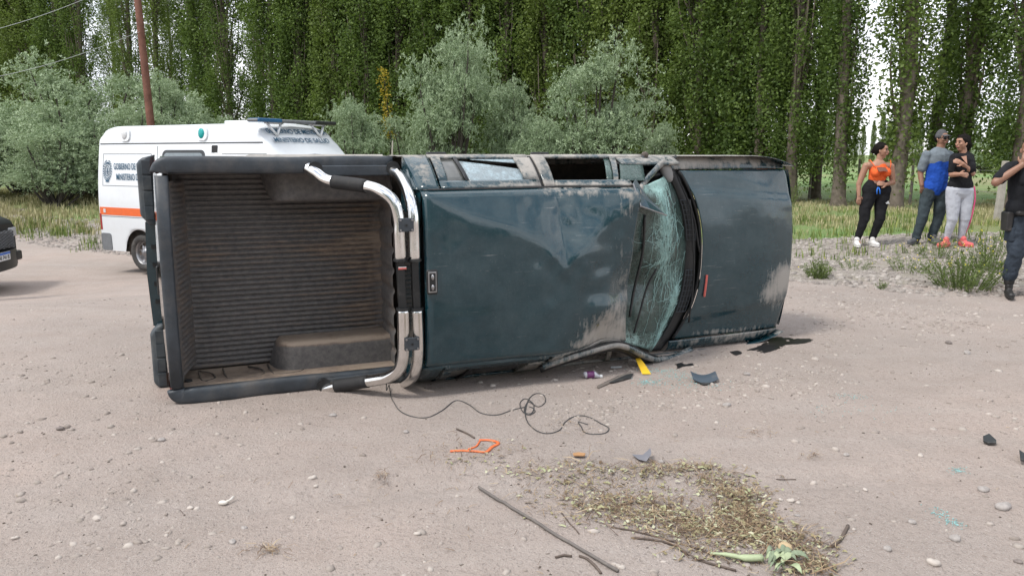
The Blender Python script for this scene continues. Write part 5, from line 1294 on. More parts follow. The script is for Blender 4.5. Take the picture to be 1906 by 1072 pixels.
M_leg = cloth('pale_leggings', (0.44, 0.455, 0.50), var=0.12)
lg = blob('leggings', [(w(1778, 361), w(1793, 362), .140, .140, .84), (w(1781, 352), w(1791, 352), .122, .122, .86), (hip_l, kn_l, .113, .078), (hip_r, kn_r, .113, .078), (kn_l, an_l + Z * .04, .075, .047), (kn_r, an_r + Z * .04, .075, .047)], M_leg, w.root, 0.009, 2, disp=.012, dscale=.07)
MB().tube(spline([w(1807, 352, -.06), w(1808, 372, -.07), w(1805, 392, -.07), w(1801, 412, -.06), w(1796, 436, .0)], 5), .011, 6, flat=.5).build('pink_stripe', simple('pink', (0.62, 0.07, 0.20), .8), lg, smooth=True)
M_pink = simple('pink_red_shoe', (0.62, 0.12, 0.12), 0.7)
shoe(w(1757, 459.5, -.04), R(-68), M_pink, w.root, .25); shoe(w(1791, 458.5, -.03), R(20), M_pink, w.root, .25)
blob('hair', [(q(0, -.03, .028), q(0, -.05, .05), .092, .085), (q(0, .02, .078), q(0, -.03, .085), .052, .06), (q(-.045, -.01, .04), q(-.045, .02, .055), .045, .036), (q(.045, -.01, .04), q(.045, .02, .055), .045, .036), (q(0, -.10, .01), q(0, -.14, -.03), .055, .042), (q(.01, -.14, -.03), q(.0, -.12, -.11), .040, .028), (q(0, -.06, -.04), q(0, -.04, -.09), .05, .035)], M_hair, w.root, 0.008, 1, disp=.01, dscale=.03)

# ---------------------------------------------------------------- police officer, half cut by the right edge of the photo
M_navy = cloth('navy_trousers', (0.035, 0.045, 0.060), var=0.35); M_vest = cloth('black_vest', (0.014, 0.015, 0.018), var=0.3)
M_leather = simple('boot_leather', (0.022, 0.021, 0.021), 0.5, dirt=.3)
def officer(w, phone=True, feet=True):
    c = w(1913, 294, 0); hc, q = head_caps(c, R(-35), 1.0)
    sh_l, sh_r = w(1878, 327, .0), w(1936, 327, .05); el_l, el_r = w(1842, 352, -.10), w(1950, 375, .05); wr_l, wr_r = w(1889, 320, -.12), w(1946, 415, -.04)
    if not phone: el_l, wr_l = w(1866, 372, .02), w(1864, 412, -.04)
    hip_l, hip_r = w(1896, 428), w(1922, 428, .03); kn_l, kn_r = w(1886, 485, -.03), w(1926, 487, .0); an_l, an_r = w(1879, 542, .03), w(1932, 541, .06)
    body = hc + [(w(1910, 318), w(1912, 305), .062, .060), (sh_l + Vector((.05, 0, .0)), sh_r - Vector((.05, 0, 0)), .075, .075), (w(1907, 340), w(1907, 372), .165, .155, .75), (w(1907, 372), w(1908, 410), .155, .15, .8), (w(1900, 420), w(1917, 420), .125, .125, .85), (hip_l, kn_l, .10, .068), (hip_r, kn_r, .10, .068), (kn_l, an_l, .064, .045), (kn_r, an_r, .064, .045),
        (sh_l, el_l, .062, .050), (el_l, wr_l, .050, .031), (sh_r, el_r, .062, .050), (el_r, wr_r, .048, .031)]
    if phone: body += hand(wr_l, wr_l + Vector((.03, .0, .1)), (-.6, -1, .2), .6, 1.1)
    else: body += hand(wr_l, wr_l + Vector((0, 0, -.1)), (0, -1, 0), .4)
    body += hand(wr_r, wr_r + Vector((0, 0, -.1)), (0, -1, 0), .4)
    blob('body', body, M_skin2, w.root, 0.0075, 3); face(q, w.root)
    blob('hair', [(q(0, -.03, .04), q(0, -.03, .05), .080, .078), (q(0, .02, .078), q(0, -.03, .078), .045, .05)], M_hair, w.root, .008, 1)
    blob('shirt', [(sh_l + Vector((.05, 0, .0)), sh_r - Vector((.05, 0, 0)), .084, .084), (w(1907, 340), w(1907, 400), .172, .160, .78), (sh_l, el_l + (sh_l - el_l) * .25, .078, .072), (sh_r, el_r + (sh_r - el_r) * .2, .078, .070)], M_vest, w.root, 0.009, 2, disp=.012, dscale=.08)
    ve = blob('vest', [(w(1907, 345), w(1907, 378), .192, .190, .85), (w(1898, 398), w(1917, 398), .165, .165, .85), (w(1893, 330, -.06), w(1893, 350, -.09), .06, .07), (w(1921, 330, -.06), w(1921, 350, -.09), .06, .07)], M_vest, w.root, 0.010, 2)
    for px_, py_ in ((1897, 372), (1914, 372), (1899, 392)):
        m = MB(); m.box(w(px_, py_, -.185), (.10, .05, .11)); m.build('vest_pouch', M_vest, ve, bevel=.012)
    MB().tube(spline([w(1899, 338, -.165), w(1895, 345, -.19), w(1899, 352, -.19), w(1893, 358, -.19), w(1897, 364, -.19)], 5), .006, 6).build('lanyard', simple('white_cord', (.45, .45, .43), .8), ve, smooth=True)
    blob('trousers', [(w(1900, 418), w(1917, 418), .145, .145, .85), (w(1896, 428), w(1890, 455), .122, .104), (w(1922, 428), w(1925, 455), .122, .104), (w(1890, 455), kn_l, .104, .090), (w(1925, 455), kn_r, .104, .090), (kn_l, an_l + Z * .14, .088, .078), (kn_r, an_r + Z * .14, .088, .078), (an_l + Z * .12, an_l + Z * .10, .084, .080), (an_r + Z * .12, an_r + Z * .10, .084, .080)], M_navy, w.root, 0.009, 2, disp=.024, dscale=.08)
    for sx, px_ in ((-1, 1878), (1, 1936)):
        m = MB(); m.box(w(px_, 448, .0) , (.06, .15, .17)); m.build('cargo_pocket', M_navy, w.root, bevel=.02)
    m = MB(); m.box(w(1908, 408, 0), (.36, .29, .055)); m.build('duty_belt', M_leather, w.root, bevel=.02)
    m = MB(); m.box(w(1872, 424, .0), (.07, .12, .22), taper=1.15); hs = m.build('holster', M_leather, w.root, bevel=.015)
    m = MB(); m.box(w(1870, 413, .03), (.035, .05, .09), rot=Matrix.Rotation(R(15), 3, 'X')); m.build('pistol_grip', M_dark, hs, bevel=.008)
    for (an_, px_, py_) in ((an_l, 1875, 565), (an_r, 1934, 566)):
        blob('boot_shaft', [(an_ + Z * .02, an_ + Z * .12, .056, .062)], M_leather, w.root, 0.008, 1)
        sh = shoe(w(px_, 565.5, .0), R(-22), M_leather, w.root, .30, .095, 'boot')
        for i in range(5):
            cc_ = an_ + Z * (.0 + i * .028) + Vector((-.01, -.060, 0)); m = MB(); m.tube([cc_ - Vector((.03, 0, 0)), cc_ + Vector((.03, 0, .006))], .004, 5); m.build('boot_lace', M_dark, sh)
    if phone:
        m = MB(); m.box(wr_l + Vector((.055, -.045, .085)), (.018, .075, .145), rot=Matrix.Rotation(R(14), 3, 'Y')); m.rot = 0
        o = m.build('mobile_phone', M_dark, None, bevel=.006); o.location = w.root.location
        tag(o, 'dark mobile phone held to the ear of the officer in the black vest', 'phone')
w = Who('person', 'police officer in a black vest and navy trousers holding a phone to his ear', 1900, 566, 160, 8.95)
officer(w)
w = Who('person', 'person in dark clothes standing just outside the left edge, only a boot tip in view', 1900, 566, 160, 8.95)
p_ = ground(-46, 562); w.root.location = (p_.x, p_.y, gtop(p_.x, p_.y)); officer(w, phone=False)

# ================================================================== TREES AND PLANTS
def leaf_mat(name, dark, light, rough=0.55, trans=0.35, yellow=None):
    m = bpy.data.materials.new(name); m.use_nodes = True; nt = m.node_tree; nt.nodes.clear()
    out = nt.nodes.new('ShaderNodeOutputMaterial'); at = N(nt, 'Attribute', attribute_name='tone'); oi = nt.nodes.new('ShaderNodeObjectInfo')
    t_ = mathn(nt, 'ADD', mathn(nt, 'MULTIPLY', at.outputs['Fac'], 0.8), mathn(nt, 'MULTIPLY', oi.outputs['Random'], 0.25))
    c = ramp(nt, t_, [(0.0, dark), (0.6, tuple((a + b) / 2 for a, b in zip(dark, light))), (1.0, light)])
    if yellow: c = mixc(nt, ramp(nt, oi.outputs['Random'], [(0.6, 0.0), (1.0, 0.5)]), c, yellow)
    d = nt.nodes.new('ShaderNodeBsdfPrincipled'); nt.links.new(c, d.inputs['Base Color']); d.inputs['Roughness'].default_value = rough; d.inputs['Specular IOR Level'].default_value = 0.3
    tr = nt.nodes.new('ShaderNodeBsdfTranslucent'); nt.links.new(mixc(nt, 0.5, c, (0.16, 0.24, 0.03)), tr.inputs['Color'])
    mx_ = nt.nodes.new('ShaderNodeMixShader'); mx_.inputs[0].default_value = trans; nt.links.new(d.outputs[0], mx_.inputs[1]); nt.links.new(tr.outputs[0], mx_.inputs[2]); nt.links.new(mx_.outputs[0], out.inputs['Surface'])
    return m
M_poplar = leaf_mat('poplar_leaf', (0.060, 0.105, 0.027), (0.205, 0.285, 0.070), trans=0.38, yellow=(0.16, 0.20, 0.045))
M_silver = leaf_mat('silver_leaf', (0.19, 0.265, 0.15), (0.46, 0.56, 0.36), 0.6, 0.2)
M_weed = leaf_mat('weed_leaf', (0.07, 0.11, 0.03), (0.22, 0.28, 0.09), trans=0.3)
M_bark = simple('bark', (0.15, 0.125, 0.10), 0.9, var=0.4, scale=8, bump=0.8, bscale=22, spec=0.2)
M_bark2 = simple('dark_bark', (0.06, 0.05, 0.042), 0.9, var=0.3, scale=8, bump=0.6)

def leaves(name, C, size, width, mat, tone, outward=None, droop=0.0, seed=0):
    """one small four-cornered leaf per centre, folded along no axis, random attitude"""
    g = np.random.default_rng(seed); n = len(C)
    a = g.normal(size=(n, 3)); 
    if outward is not None: a += outward
    a[:, 2] -= droop; a /= np.linalg.norm(a, axis=1)[:, None]
    b = g.normal(size=(n, 3)); b -= (b * a).sum(1)[:, None] * a; b /= np.linalg.norm(b, axis=1)[:, None]
    s = (size * g.uniform(0.7, 1.3, n))[:, None]
    V = np.stack([C - a * s, C + b * s * width - a * s * .15, C + a * s, C - b * s * width - a * s * .15], 1).reshape(-1, 3)
    F = np.arange(n * 4).reshape(n, 4); me = npmesh(name, V, F); fattr(me, 'tone', np.repeat(tone, 4)); me.materials.append(mat); return me

def poplar_data(seed, Ht=16.0, Rm=1.15, nclump=420, per=110, low=0.5, leaf=0.056):
    g = np.random.default_rng(seed); r_ = random.Random(seed)
    # trunk with steep limbs
    m = MB(); lean = (g.uniform(-.25, .25), g.uniform(-.25, .25))
    tp = lambda z: Vector((lean[0] * (max(z, 0) / Ht) ** 1.3 + 0.06 * math.sin(z * .7 + seed), lean[1] * (max(z, 0) / Ht) ** 1.3 + .06 * math.cos(z * .5 + seed), z))
    zs = [-0.3, 0, .2, .6, 1.5, 3, 5, 7, 9, 11, 13, 15.2]; rad = [.25, .22, .17, .145, .135, .125, .11, .10, .085, .065, .045, .02]
    rows = []
    for z, rr in zip(zs, rad):
        c = tp(z); rows.append([c + Vector((math.cos(a), math.sin(a), 0)) * rr * (1 + .16 * math.sin(a * 3 + z) + .09 * math.sin(a * 7 + 2 * z)) for a in lin(0, 2 * math.pi, 15)[:-1]])
    m.grid(rows, closed=True, cap=True)
    limbs = []
    for i in range(34):
        z0 = r_.uniform(1.2, 13); an = r_.uniform(0, 6.28); ln = r_.uniform(1.6, 3.6); out = r_.uniform(.35, 1.0) * Rm * .8
        pts = [tp(z0) + Vector((math.cos(an) * out * (1 - (1 - t_) ** 2), math.sin(an) * out * (1 - (1 - t_) ** 2), ln * t_ ** 1.15)) for t_ in (0, .2, .45, .7, 1)]
        m.tube(pts, [.05, .042, .033, .022, .008], 5); limbs.append(pts)
    trunk = m.mesh('trunk'); trunk.materials.append(M_bark); trunk.shade_smooth()
    C = []; T = []; O = []
    for i in range(nclump):
        h = low + (Ht - low) * g.uniform() ** 0.9
        prof = Rm * (0.55 + 0.45 * min(1, h / 3.0)) * (1 - max(0, (h - Ht * .55) / (Ht * .5)) ** 1.6)
        an = g.uniform(0, 2 * np.pi); rr = prof * math.sqrt(g.uniform(.05, 1)); c = tp(h)
        cc = np.array([c.x + rr * math.cos(an), c.y + rr * math.sin(an), h]); n = int(per * g.uniform(.5, 1.4))
        sz = g.uniform(.7, 1.25); p = g.normal(size=(n, 3)) * np.array([.15, .15, .36]) * sz
        p[:, 0] += p[:, 2] * .25 * math.cos(an); p[:, 1] += p[:, 2] * .25 * math.sin(an)
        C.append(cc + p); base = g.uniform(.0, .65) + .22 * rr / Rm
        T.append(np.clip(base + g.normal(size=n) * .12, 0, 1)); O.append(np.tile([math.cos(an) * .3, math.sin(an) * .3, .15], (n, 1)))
    C = np.concatenate(C); T = np.concatenate(T); O = np.concatenate(O)
    return trunk, leaves('crown', C, leaf, 0.62, M_poplar, T, O, 0.15, seed)
POP = [poplar_data(11), poplar_data(12, 17, 1.0, 400), poplar_data(13, 15.5, 1.3, 440), poplar_data(14, 16.5, .9, 300, 150, low=1.0, leaf=.042), poplar_data(15, 16, .46, 215, 120, low=.8, leaf=.042)]
def poplar(x, y, var, label, group=None, sc=1.0, rz=None, zs=1.0):
    t = empty('poplar_tree', (x, y, gz(x, y) - 0.05), random.uniform(0, 6.28) if rz is None else rz); t.scale = (sc, sc, sc * zs)
    tag(t, label, 'tree', group)
    link('trunk', POP[var][0], None, t); link('crown', POP[var][1], None, t); return t
def at_ground(px, D): return atd(px, 300, D).x, D
# nearest poplars on the right, told apart one by one
for px, D, var, lab, sc in ((1672, 19.3, 4, 'thick-trunked poplar rising behind the woman in the orange top', 1.25),
                            (1560, 20.8, 4, 'poplar with a bare grey trunk left of the woman in the orange top', 1.1),
                            (1795, 20.2, 4, 'poplar with a pale trunk standing behind the couple', 1.25),
                            (1893, 18.9, 3, 'rightmost poplar of the row, leafy down to the officer', 1.1),
                            (1478, 22.2, 3, 'poplar leafy to the ground just right of the nose of the pickup', 1.1)):
    x, y = at_ground(px, D); poplar(x, y, var, lab, None, sc)
GP = 'poplars in the dense row behind the pickup'; LP_ = 'tall poplar in the dense leafy row behind the pickup'
front = [(1748, 24, 4), (1415, 23.8, 2), (1362, 25, 0), (1290, 26.2, 2), (1218, 27.5, 1), (1150, 29, 0), (1085, 30, 2), (1015, 31, 1), (945, 32, 0), (880, 33, 2), (812, 33.5, 1), (748, 34.5, 0), (684, 35, 2), (622, 36, 1), (560, 37, 0), (520, 38, 2), (430, 38.5, 3), (392, 39.5, 1), (302, 40, 4), (256, 41, 3), (165, 41.5, 3), (120, 42, 0), (70, 43, 2), (10, 43.5, 1), (-60, 44, 2)]
for px, D, var in ((1520, 25, 3), (1448, 25.5, 3), (1900, 24, 3)): x, y = at_ground(px, D); poplar(x, y, var, 'slender leafy poplar standing between the nearest trunks on the right', 'slender poplars between the nearest trunks', random.uniform(.95, 1.05))
FL = ['slim poplar rising behind the man in the cap', 'dense poplar above the nose end of the hood', 'dense poplar above the middle of the hood', 'dense poplar above the shattered windscreen', 'poplar just right of the broad silver shrub', 'poplar over the right half of the broad silver shrub', 'poplar over the left half of the broad silver shrub',
 'poplar over the dip between the two tallest shrubs', 'poplar over the lower silver shrub between the two tallest', 'poplar over the right flank of the tallest shrub', 'poplar over the crown of the tallest shrub', 'poplar over the left flank of the tallest shrub', 'poplar just left of the slender yellow sapling',
 'poplar over the small silver shrub beside the ambulance', 'poplar above the sloping front end of the ambulance roof', 'poplar above the light bar of the ambulance', 'sparse poplar between the teal lamp and the light bar of the ambulance', 'poplar above the teal lamp of the ambulance', 'sparse poplar just right of the utility pole',
 'poplar just left of the utility pole', 'sparse poplar above the rear end of the ambulance', 'poplar above the tall silver shrub left of the pole', 'poplar left of the tall silver shrub', 'poplar near the left edge above the black vehicle', 'poplar cut by the left edge of the photo']
for lab, (px, D, var) in zip(FL, front): x, y = at_ground(px + random.uniform(-6, 6), D); poplar(x, y, var, lab, GP, random.uniform(.98, 1.12))
GP2 = 'poplars of the second row'; L2_ = 'poplar of the second row seen between the nearer poplars'
for i in range(26):
    px = 1440 - i * 62; D = 29 + i * .75
    if 150 < px < 385 or 415 < px < 520 or px > 1400: continue
    x, y = at_ground(px + random.uniform(-14, 14), D); poplar(x, y, random.choice((0, 1, 2)), L2_, GP2, random.uniform(1.0, 1.15))
for i in range(16):
    px = 1380 - i * 88; D = 38 + i * .8
    if 130 < px < 400 or px > 1000 or 400 < px < 530: continue
    x, y = at_ground(px + random.uniform(-20, 20), D); poplar(x, y, random.choice((0, 1, 2)), L2_, GP2, random.uniform(1.0, 1.15))
GP3 = 'distant poplars across the green field'; L3_ = 'small distant poplar across the green field'
for i in range(30):
    px = 1480 + i * 15.5 + random.uniform(-5, 5); D = random.uniform(84, 112)
    if 1818 < px < 1850: D = 150
    x, y = at_ground(px, D); poplar(x, y, i % 3, L3_, GP3, random.uniform(.34, .46), zs=random.uniform(.8, 1.1))
for px, D in ((226, 56), (330, 57), (492, 54)): x, y = at_ground(px, D); poplar(x, y, 3, 'poplar of a far row seen between the trunks', 'poplars of the far row', 1.0)
for i in range(9):
    x, y = at_ground(2010 + i * 135, 19.5 + .25 * i); poplar(x, y, (3, 4, 0)[i % 3], 'poplar of the row where it runs on beyond the right edge', 'poplars beyond the right edge', 1.1)
    x, y = at_ground(-135 - i * 85, 44.5 + .6 * i); poplar(x, y, i % 3, 'poplar of the row where it runs on beyond the left edge', 'poplars beyond the left edge', 1.05)
GB = 'unseen poplars added behind the camera for reflections'  # out-of-view row added so truck paint and chrome mirror dark trees
for i in range(26): poplar(-30 + i * 2.5 + random.uniform(-.4, .4), -29 - random.uniform(0, 3), i % 3, 'unseen poplar added behind the camera to darken reflections', GB, random.uniform(.95, 1.15))
for i in range(5):
    px = 560 + i * 110; x, y = at_ground(px, 58 + i * .8); poplar(x, y, i % 3, 'poplar of a far row seen between the trunks', 'poplars of the far row', .95)

def shrub_data(seed, ntwig=3000, per=15):
    """silver-leaved bush, 1 m radius, 2 m tall, with drooping twigs"""
    g = np.random.default_rng(seed); m = MB(); r_ = random.Random(seed)
    lobes = [(np.array([g.uniform(-.55, .55), g.uniform(-.5, .5), g.uniform(.3, 1.62)]), g.uniform(.20, .50)) for _ in range(20)] + [(np.array([g.uniform(-.5, .5), g.uniform(-.4, .4), .4]), .5) for _ in range(3)]
    for c, rr in lobes:
        a = Vector((g.uniform(-.06, .06), g.uniform(-.06, .06), 0)); b = Vector(c); mid_ = a.lerp(b, .5) + Vector((0, 0, -.1))
        m.tube([a - Vector((0, 0, .1)), mid_, b, b + Vector((r_.uniform(-.1, .1), r_.uniform(-.1, .1), rr * .6))], [.035, .024, .012, .004], 5)
    st = m.mesh('stem'); st.materials.append(M_bark2)
    C = []; T = []; D = []
    for _ in range(ntwig):
        c, rr = lobes[g.integers(len(lobes))]; d = g.normal(size=3); d[2] = abs(d[2]) * .8 + .05 * g.normal(); d /= np.linalg.norm(d)
        p0 = c + d * rr * g.uniform(.4, 1.08) * (1.35 if g.uniform() < .10 else 1); dr = d * .6 + np.array([0, 0, .6]) + g.normal(size=3) * .35; dr /= np.linalg.norm(dr)
        ln = g.uniform(.10, .26); s = np.linspace(0, 1, per)[:, None]; pts = p0 + dr * ln * s + np.array([0, 0, -1]) * (s ** 2) * ln * .75 + g.normal(size=(per, 3)) * .012
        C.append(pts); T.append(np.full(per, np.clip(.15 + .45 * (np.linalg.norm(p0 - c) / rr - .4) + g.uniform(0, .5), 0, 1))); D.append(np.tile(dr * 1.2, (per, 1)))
    C = np.concatenate(C); C[:, 2] = np.maximum(C[:, 2], .02)
    return st, leaves('foliage', C, 0.021, 0.30, M_silver, np.concatenate(T), np.concatenate(D), .3, seed)
SHR = [shrub_data(31), shrub_data(32), shrub_data(33)]
def shrub(px, D, top, wpx, var, label, group=None, dx=0):
    x, y = at_ground(px, D); g_ = gz(x, y); zt = atd(px, top, D).z; hh = (zt - g_) / 2.0; ww = wpx / FPX * D / 2.0
    t = empty('silver_shrub', (x, y, g_), random.uniform(0, 6.28)); t.scale = (ww, ww, hh); tag(t, label, 'shrub', group)
    link('stem', SHR[var][0], None, t); link('foliage', SHR[var][1], None, t)
for a in ((838, 22.0, 44, 205, 0, 'tallest silver-green shrub, behind the rear window of the pickup'),
          (1108, 22.0, 76, 240, 1, 'broad silver-green shrub behind the front door of the pickup'),
          (948, 23.2, 130, 150, 2, 'lower silver-green shrub between the two tallest ones'),
          (664, 22.5, 168, 160, 2, 'small silver-green shrub just right of the ambulance light bar'),
          (1010, 21.5, 205, 130, 0, 'low silver-green shrub filling the gap under the broad one'),
          (770, 22.8, 190, 120, 1, 'low silver-green shrub at the left foot of the tallest one'),
          (160, 26.0, 104, 260, 1, 'tall silver-green shrub left of the utility pole'),
          (40, 27.0, 178, 230, 0, 'silver-green shrub at the left edge above the black vehicle'),
          (322, 26.5, 122, 190, 2, 'silver-green shrub right of the utility pole behind the ambulance'),
          (235, 25.0, 185, 190, 0, 'silver-green shrub directly behind the ambulance roof'),
          (95, 24.0, 215, 210, 2, 'rounded grey-green shrub at the left behind the dry grass'),
          (-60, 25.0, 200, 220, 1, 'grey-green shrub cut by the left edge of the photo'),
          (400, 27.5, 195, 120, 1, 'silver-green shrub between ambulance roof and poplars'),
          (1228, 24.5, 215, 90, 2, 'small dull shrub at the foot of the poplars behind the broken mirror')): shrub(*a)
for px, D, top, w_ in ((1835, 60, 262, 110), (1775, 66, 268, 90), (1900, 58, 258, 100)): shrub(px, D, top, w_, 1, 'far grey-green bush across the field on the right', 'far bushes across the field')

# ------------------------------------------------------------------ grasses
def grass(name, P, h, label, cols, seed=3, wid=0.004, bend=0.45):
    g = np.random.default_rng(seed); n = len(P); a = g.uniform(0, 2 * np.pi, n); d = np.stack([np.cos(a), np.sin(a), np.zeros(n)], 1); s = np.stack([-np.sin(a), np.cos(a), np.zeros(n)], 1)
    h = h * g.uniform(.4, 1.2, n); hh = h[:, None]; w_ = wid * (0.6 + g.uniform(0, 1, n))[:, None]; be = g.uniform(.05, bend, n)[:, None] * hh; up = np.array([0, 0, 1.0])
    V = np.stack([P - s * w_, P + s * w_, P + d * be * .35 + up * hh * .6 + s * w_ * .7, P + d * be * .35 + up * hh * .6 - s * w_ * .7, P + d * be + up * hh * (1 - .25 * be / np.maximum(hh, .01))], 1)
    V[:, :, 2] -= 0.01
    b = (np.arange(n) * 5)[:, None]; tri = np.concatenate([b + [0, 1, 2], b + [0, 2, 3], b + [3, 2, 4]], 0)
    me = npmesh(name, V.reshape(-1, 3), tri); fattr(me, 'tone', np.repeat(g.uniform(0, 1, n), 5)); o = link(name, me, cols); return tag(o, label, kind='stuff')
def grassmat(name, stops):
    m, nt, b, out = new_mat(name); at = N(nt, 'Attribute', attribute_name='tone'); nt.links.new(ramp(nt, at.outputs['Fac'], stops), b.inputs['Base Color']); b.inputs['Roughness'].default_value = .8; b.inputs['Specular IOR Level'].default_value = .2; return m
M_dry = grassmat('dry_grass', [(0, (.20, .20, .08)), (.35, (.33, .31, .15)), (.7, (.46, .42, .24)), (1, (.56, .50, .32))])
M_grn = grassmat('green_grass', [(0, (.07, .12, .03)), (.5, (.15, .21, .05)), (1, (.28, .30, .10))])
def gpts(n, x0, x1, y0, y1, fn, cl=0.0):
    x = rng.uniform(x0, x1, n); y = rng.uniform(y0, y1, n); k = rng.uniform(0, 1, n) < fn(x, y); x, y = x[k], y[k]
    if cl: x = np.repeat(x, 8) + rng.normal(size=len(x) * 8) * cl; y = np.repeat(y, 8) + rng.normal(size=len(y) * 8) * cl
    return np.stack([x, y, base_z(x, y) + relief(x, y)], 1)
GK = (1460 - 953) / 1440
P = gpts(13000, 4.2, 17, 12.3, 24, lambda x, y: (x > GK * y - 1.5) * np.clip(sstep(12.6, 14.5, y) * (.26 + 3.0 * fbm(x * .9, y * .9, 8, 3)), 0, 1) * (1 - .6 * sstep(19, 23, y)), .035)
grass('grass', P, .125, 'dry yellowish grass under the poplars on the right', M_dry, 4, .005)
P = gpts(2600, 4.2, 15, 11.2, 19, lambda x, y: (x > GK * y - 1.5) * np.clip(.2 + 2.2 * fbm(x * .8, y * .8, 18, 3), 0, 1), .05)
grass('grass', P, .17, 'green tufts among the dry grass on the right', M_grn, 5, .006)
P = gpts(14000, -20, -4.5, 17.5, 29, lambda x, y: np.clip(sstep(18.5, 20.0, y + .15 * x + .8) * (.55 + 1.5 * fbm(x * .6, y * .6, 8, 3)), 0, 1), .05)
grass('grass', P, .22, 'tall straw coloured grass behind the vehicles on the left', M_dry, 6, .008)
P = gpts(1800, -16, -5, 17.5, 21.5, lambda x, y: np.clip(.25 + 2.5 * fbm(x * .7, y * .7, 28, 3), 0, 1), .09)
grass('grass', P, .26, 'greener tufts at the edge of the left verge', M_grn, 7, .008)
P = gpts(7000, -5, 8, 16, 27, lambda x, y: .6 * (x < GK * y - 1.2), .08)
grass('grass', P, .3, 'rough grass at the foot of the shrubs behind the pickup', M_dry, 8, .008)

def weed(px, py, D, wpx, hpx, label, nstem=70, flowers=0, sc=1.0, name='weed_clump'):
    p = ground(px, py) if D is None else Vector((*at_ground(px, D), 0)); p.z = gtop(p.x, p.y); W_ = wpx / FPX * p.y; H_ = hpx / FPX * p.y
    g = random.Random(px); t = empty(name, p); tag(t, label, 'weed'); C = []; tips = []; m = MB()
    for i in range(nstem):
        a = g.uniform(0, 6.28); r_ = W_ / 2 * math.sqrt(g.random()); b0 = Vector((math.cos(a) * r_ * .55, math.sin(a) * r_ * .55, gtop(p.x + math.cos(a) * r_ * .55, p.y + math.sin(a) * r_ * .55) - p.z - .01)); hh = H_ * g.uniform(.5, 1.05) * (1 - .45 * (2 * r_ / W_) ** 2)
        tip = Vector((math.cos(a) * r_ * 1.1, math.sin(a) * r_ * 1.1, hh)); md = b0.lerp(tip, .5) + Vector((0, 0, hh * .12)); m.tube([b0, md, tip], [.004 * sc, .003 * sc, .0015 * sc], 4); tips.append(tip)
        for k in range(11):
            q = b0.lerp(tip, .15 + .85 * k / 10); C.append([q.x + g.gauss(0, .018), q.y + g.gauss(0, .018), max(.01, q.z + g.gauss(0, .015) + .1 * hh * math.sin(k / 10 * 3.14))])
    st = m.build('stem', M_weed, t, fix=False); C = np.array(C); fattr(st.data, 'tone', np.full(len(st.data.vertices), .5))
    me = leaves('foliage', C, .030 * sc, .24, M_weed, np.random.default_rng(px).uniform(0, 1, len(C)), np.tile([0, 0, .8], (len(C), 1)), 0, px); link('foliage', me, None, t)
    if flowers:
        M_y = bpy.data.materials.get('yellow_petal') or simple('yellow_petal', (.75, .60, .03), .6)
        m = MB()
        for i in range(flowers):
            q = g.choice(tips) + Vector((g.gauss(0, .03), g.gauss(0, .03), g.uniform(0, .05)))
            for k in range(5):
                a = 1.2566 * k; d = Vector((math.cos(a), math.sin(a) * .6, .5 * math.sin(a))) * .012; e = Vector((-math.sin(a), math.cos(a), .2)) * .005; m.add([q, q + d * .6 + e, q + d, q + d * .6 - e], [(0, 1, 2, 3)])
        m.build('flower', M_y, t, fix=False)['kind'] = 'stuff'
weed(1790, 535, None, 150, 78, 'largest green weed with small yellow flowers in front of the couple', 110, 30, 1.0)
weed(1840, 500, None, 90, 80, 'yellowish flowering weed between the large one and the officer', 60, 26, .9)
weed(1522, 518, None, 52, 40, 'green grassy weed near the nose of the pickup', 60, 2, .8)
weed(1690, 505, None, 90, 36, 'sparse yellow-flowered weed in the gravel left of the large one', 30, 10, .7)
weed(1640, 538, None, 22, 18, 'tiny green sprout alone in the gravel', 12, 0, .6)
weed(1745, 478, None, 80, 40, 'low yellow-flowered weed at the feet of the couple', 34, 14, .7)
weed(1590, 500, None, 70, 28, 'sparse pale weed in the gravel below the woman in orange', 22, 5, .6)
weed(1465, 395, 20.5, 60, 60, 'bushy weed at the foot of the poplar beside the pickup', 40, 0, 1.2)
weed(1700, 470, None, 50, 26, 'small weed between the woman in orange and the man', 16, 5, .6)

# ------------------------------------------------------------------ utility pole with wires, fence posts
M_pole = simple('pole_wood', (0.165, 0.080, 0.058), .8, var=.3, scale=5, bump=.4, spec=.2)
M_palewire = simple('pale_wire', (.45, .47, .45), .5)
pb = atd(291, 330, 20.0); pg = gz(pb.x, 20.0); pole = empty('utility_pole', (pb.x, 20.0, pg)); tag(pole, 'reddish brown wooden utility pole rising behind the ambulance', 'pole')
m = MB(); m.tube([Vector((0, 0, -.3)), Vector((-.03, 0, 2.5)), Vector((-.10, 0, 5)), Vector((-.20, 0, 8.2))], [.105, .095, .085, .07], 14); m.build('pole_shaft', M_pole, pole, smooth=True)
m = MB(); m.box((-.17, 0, 7.4), (1.3, .09, .11)); m.build('crossarm', M_pole, pole, bevel=.01)
for i, xx in enumerate((-.7, .35)):
    m = MB(); m.tube([Vector((xx, 0, 7.45)), Vector((xx, 0, 7.62))], [.05, .035], 10); m.build('insulator', M_white, pole)
for (za, q, lab) in ((5.0, (-420, 185, 12.0), 'lower thin wire running from the utility pole towards the left'), (6.3, (-420, 120, 12.0), 'upper thin wire running from the utility pole towards the left')):
    a = Vector((pb.x - .1, 19.9, pg + za)); b = atd(*q); pts = [a.lerp(b, s) - Vector((0, 0, .35 * math.sin(s * math.pi))) for s in lin(0, 1, 16)]
    tag(MB().tube(pts, .005, 5).build('overhead_wire', M_palewire, None, smooth=True), lab, 'wire')

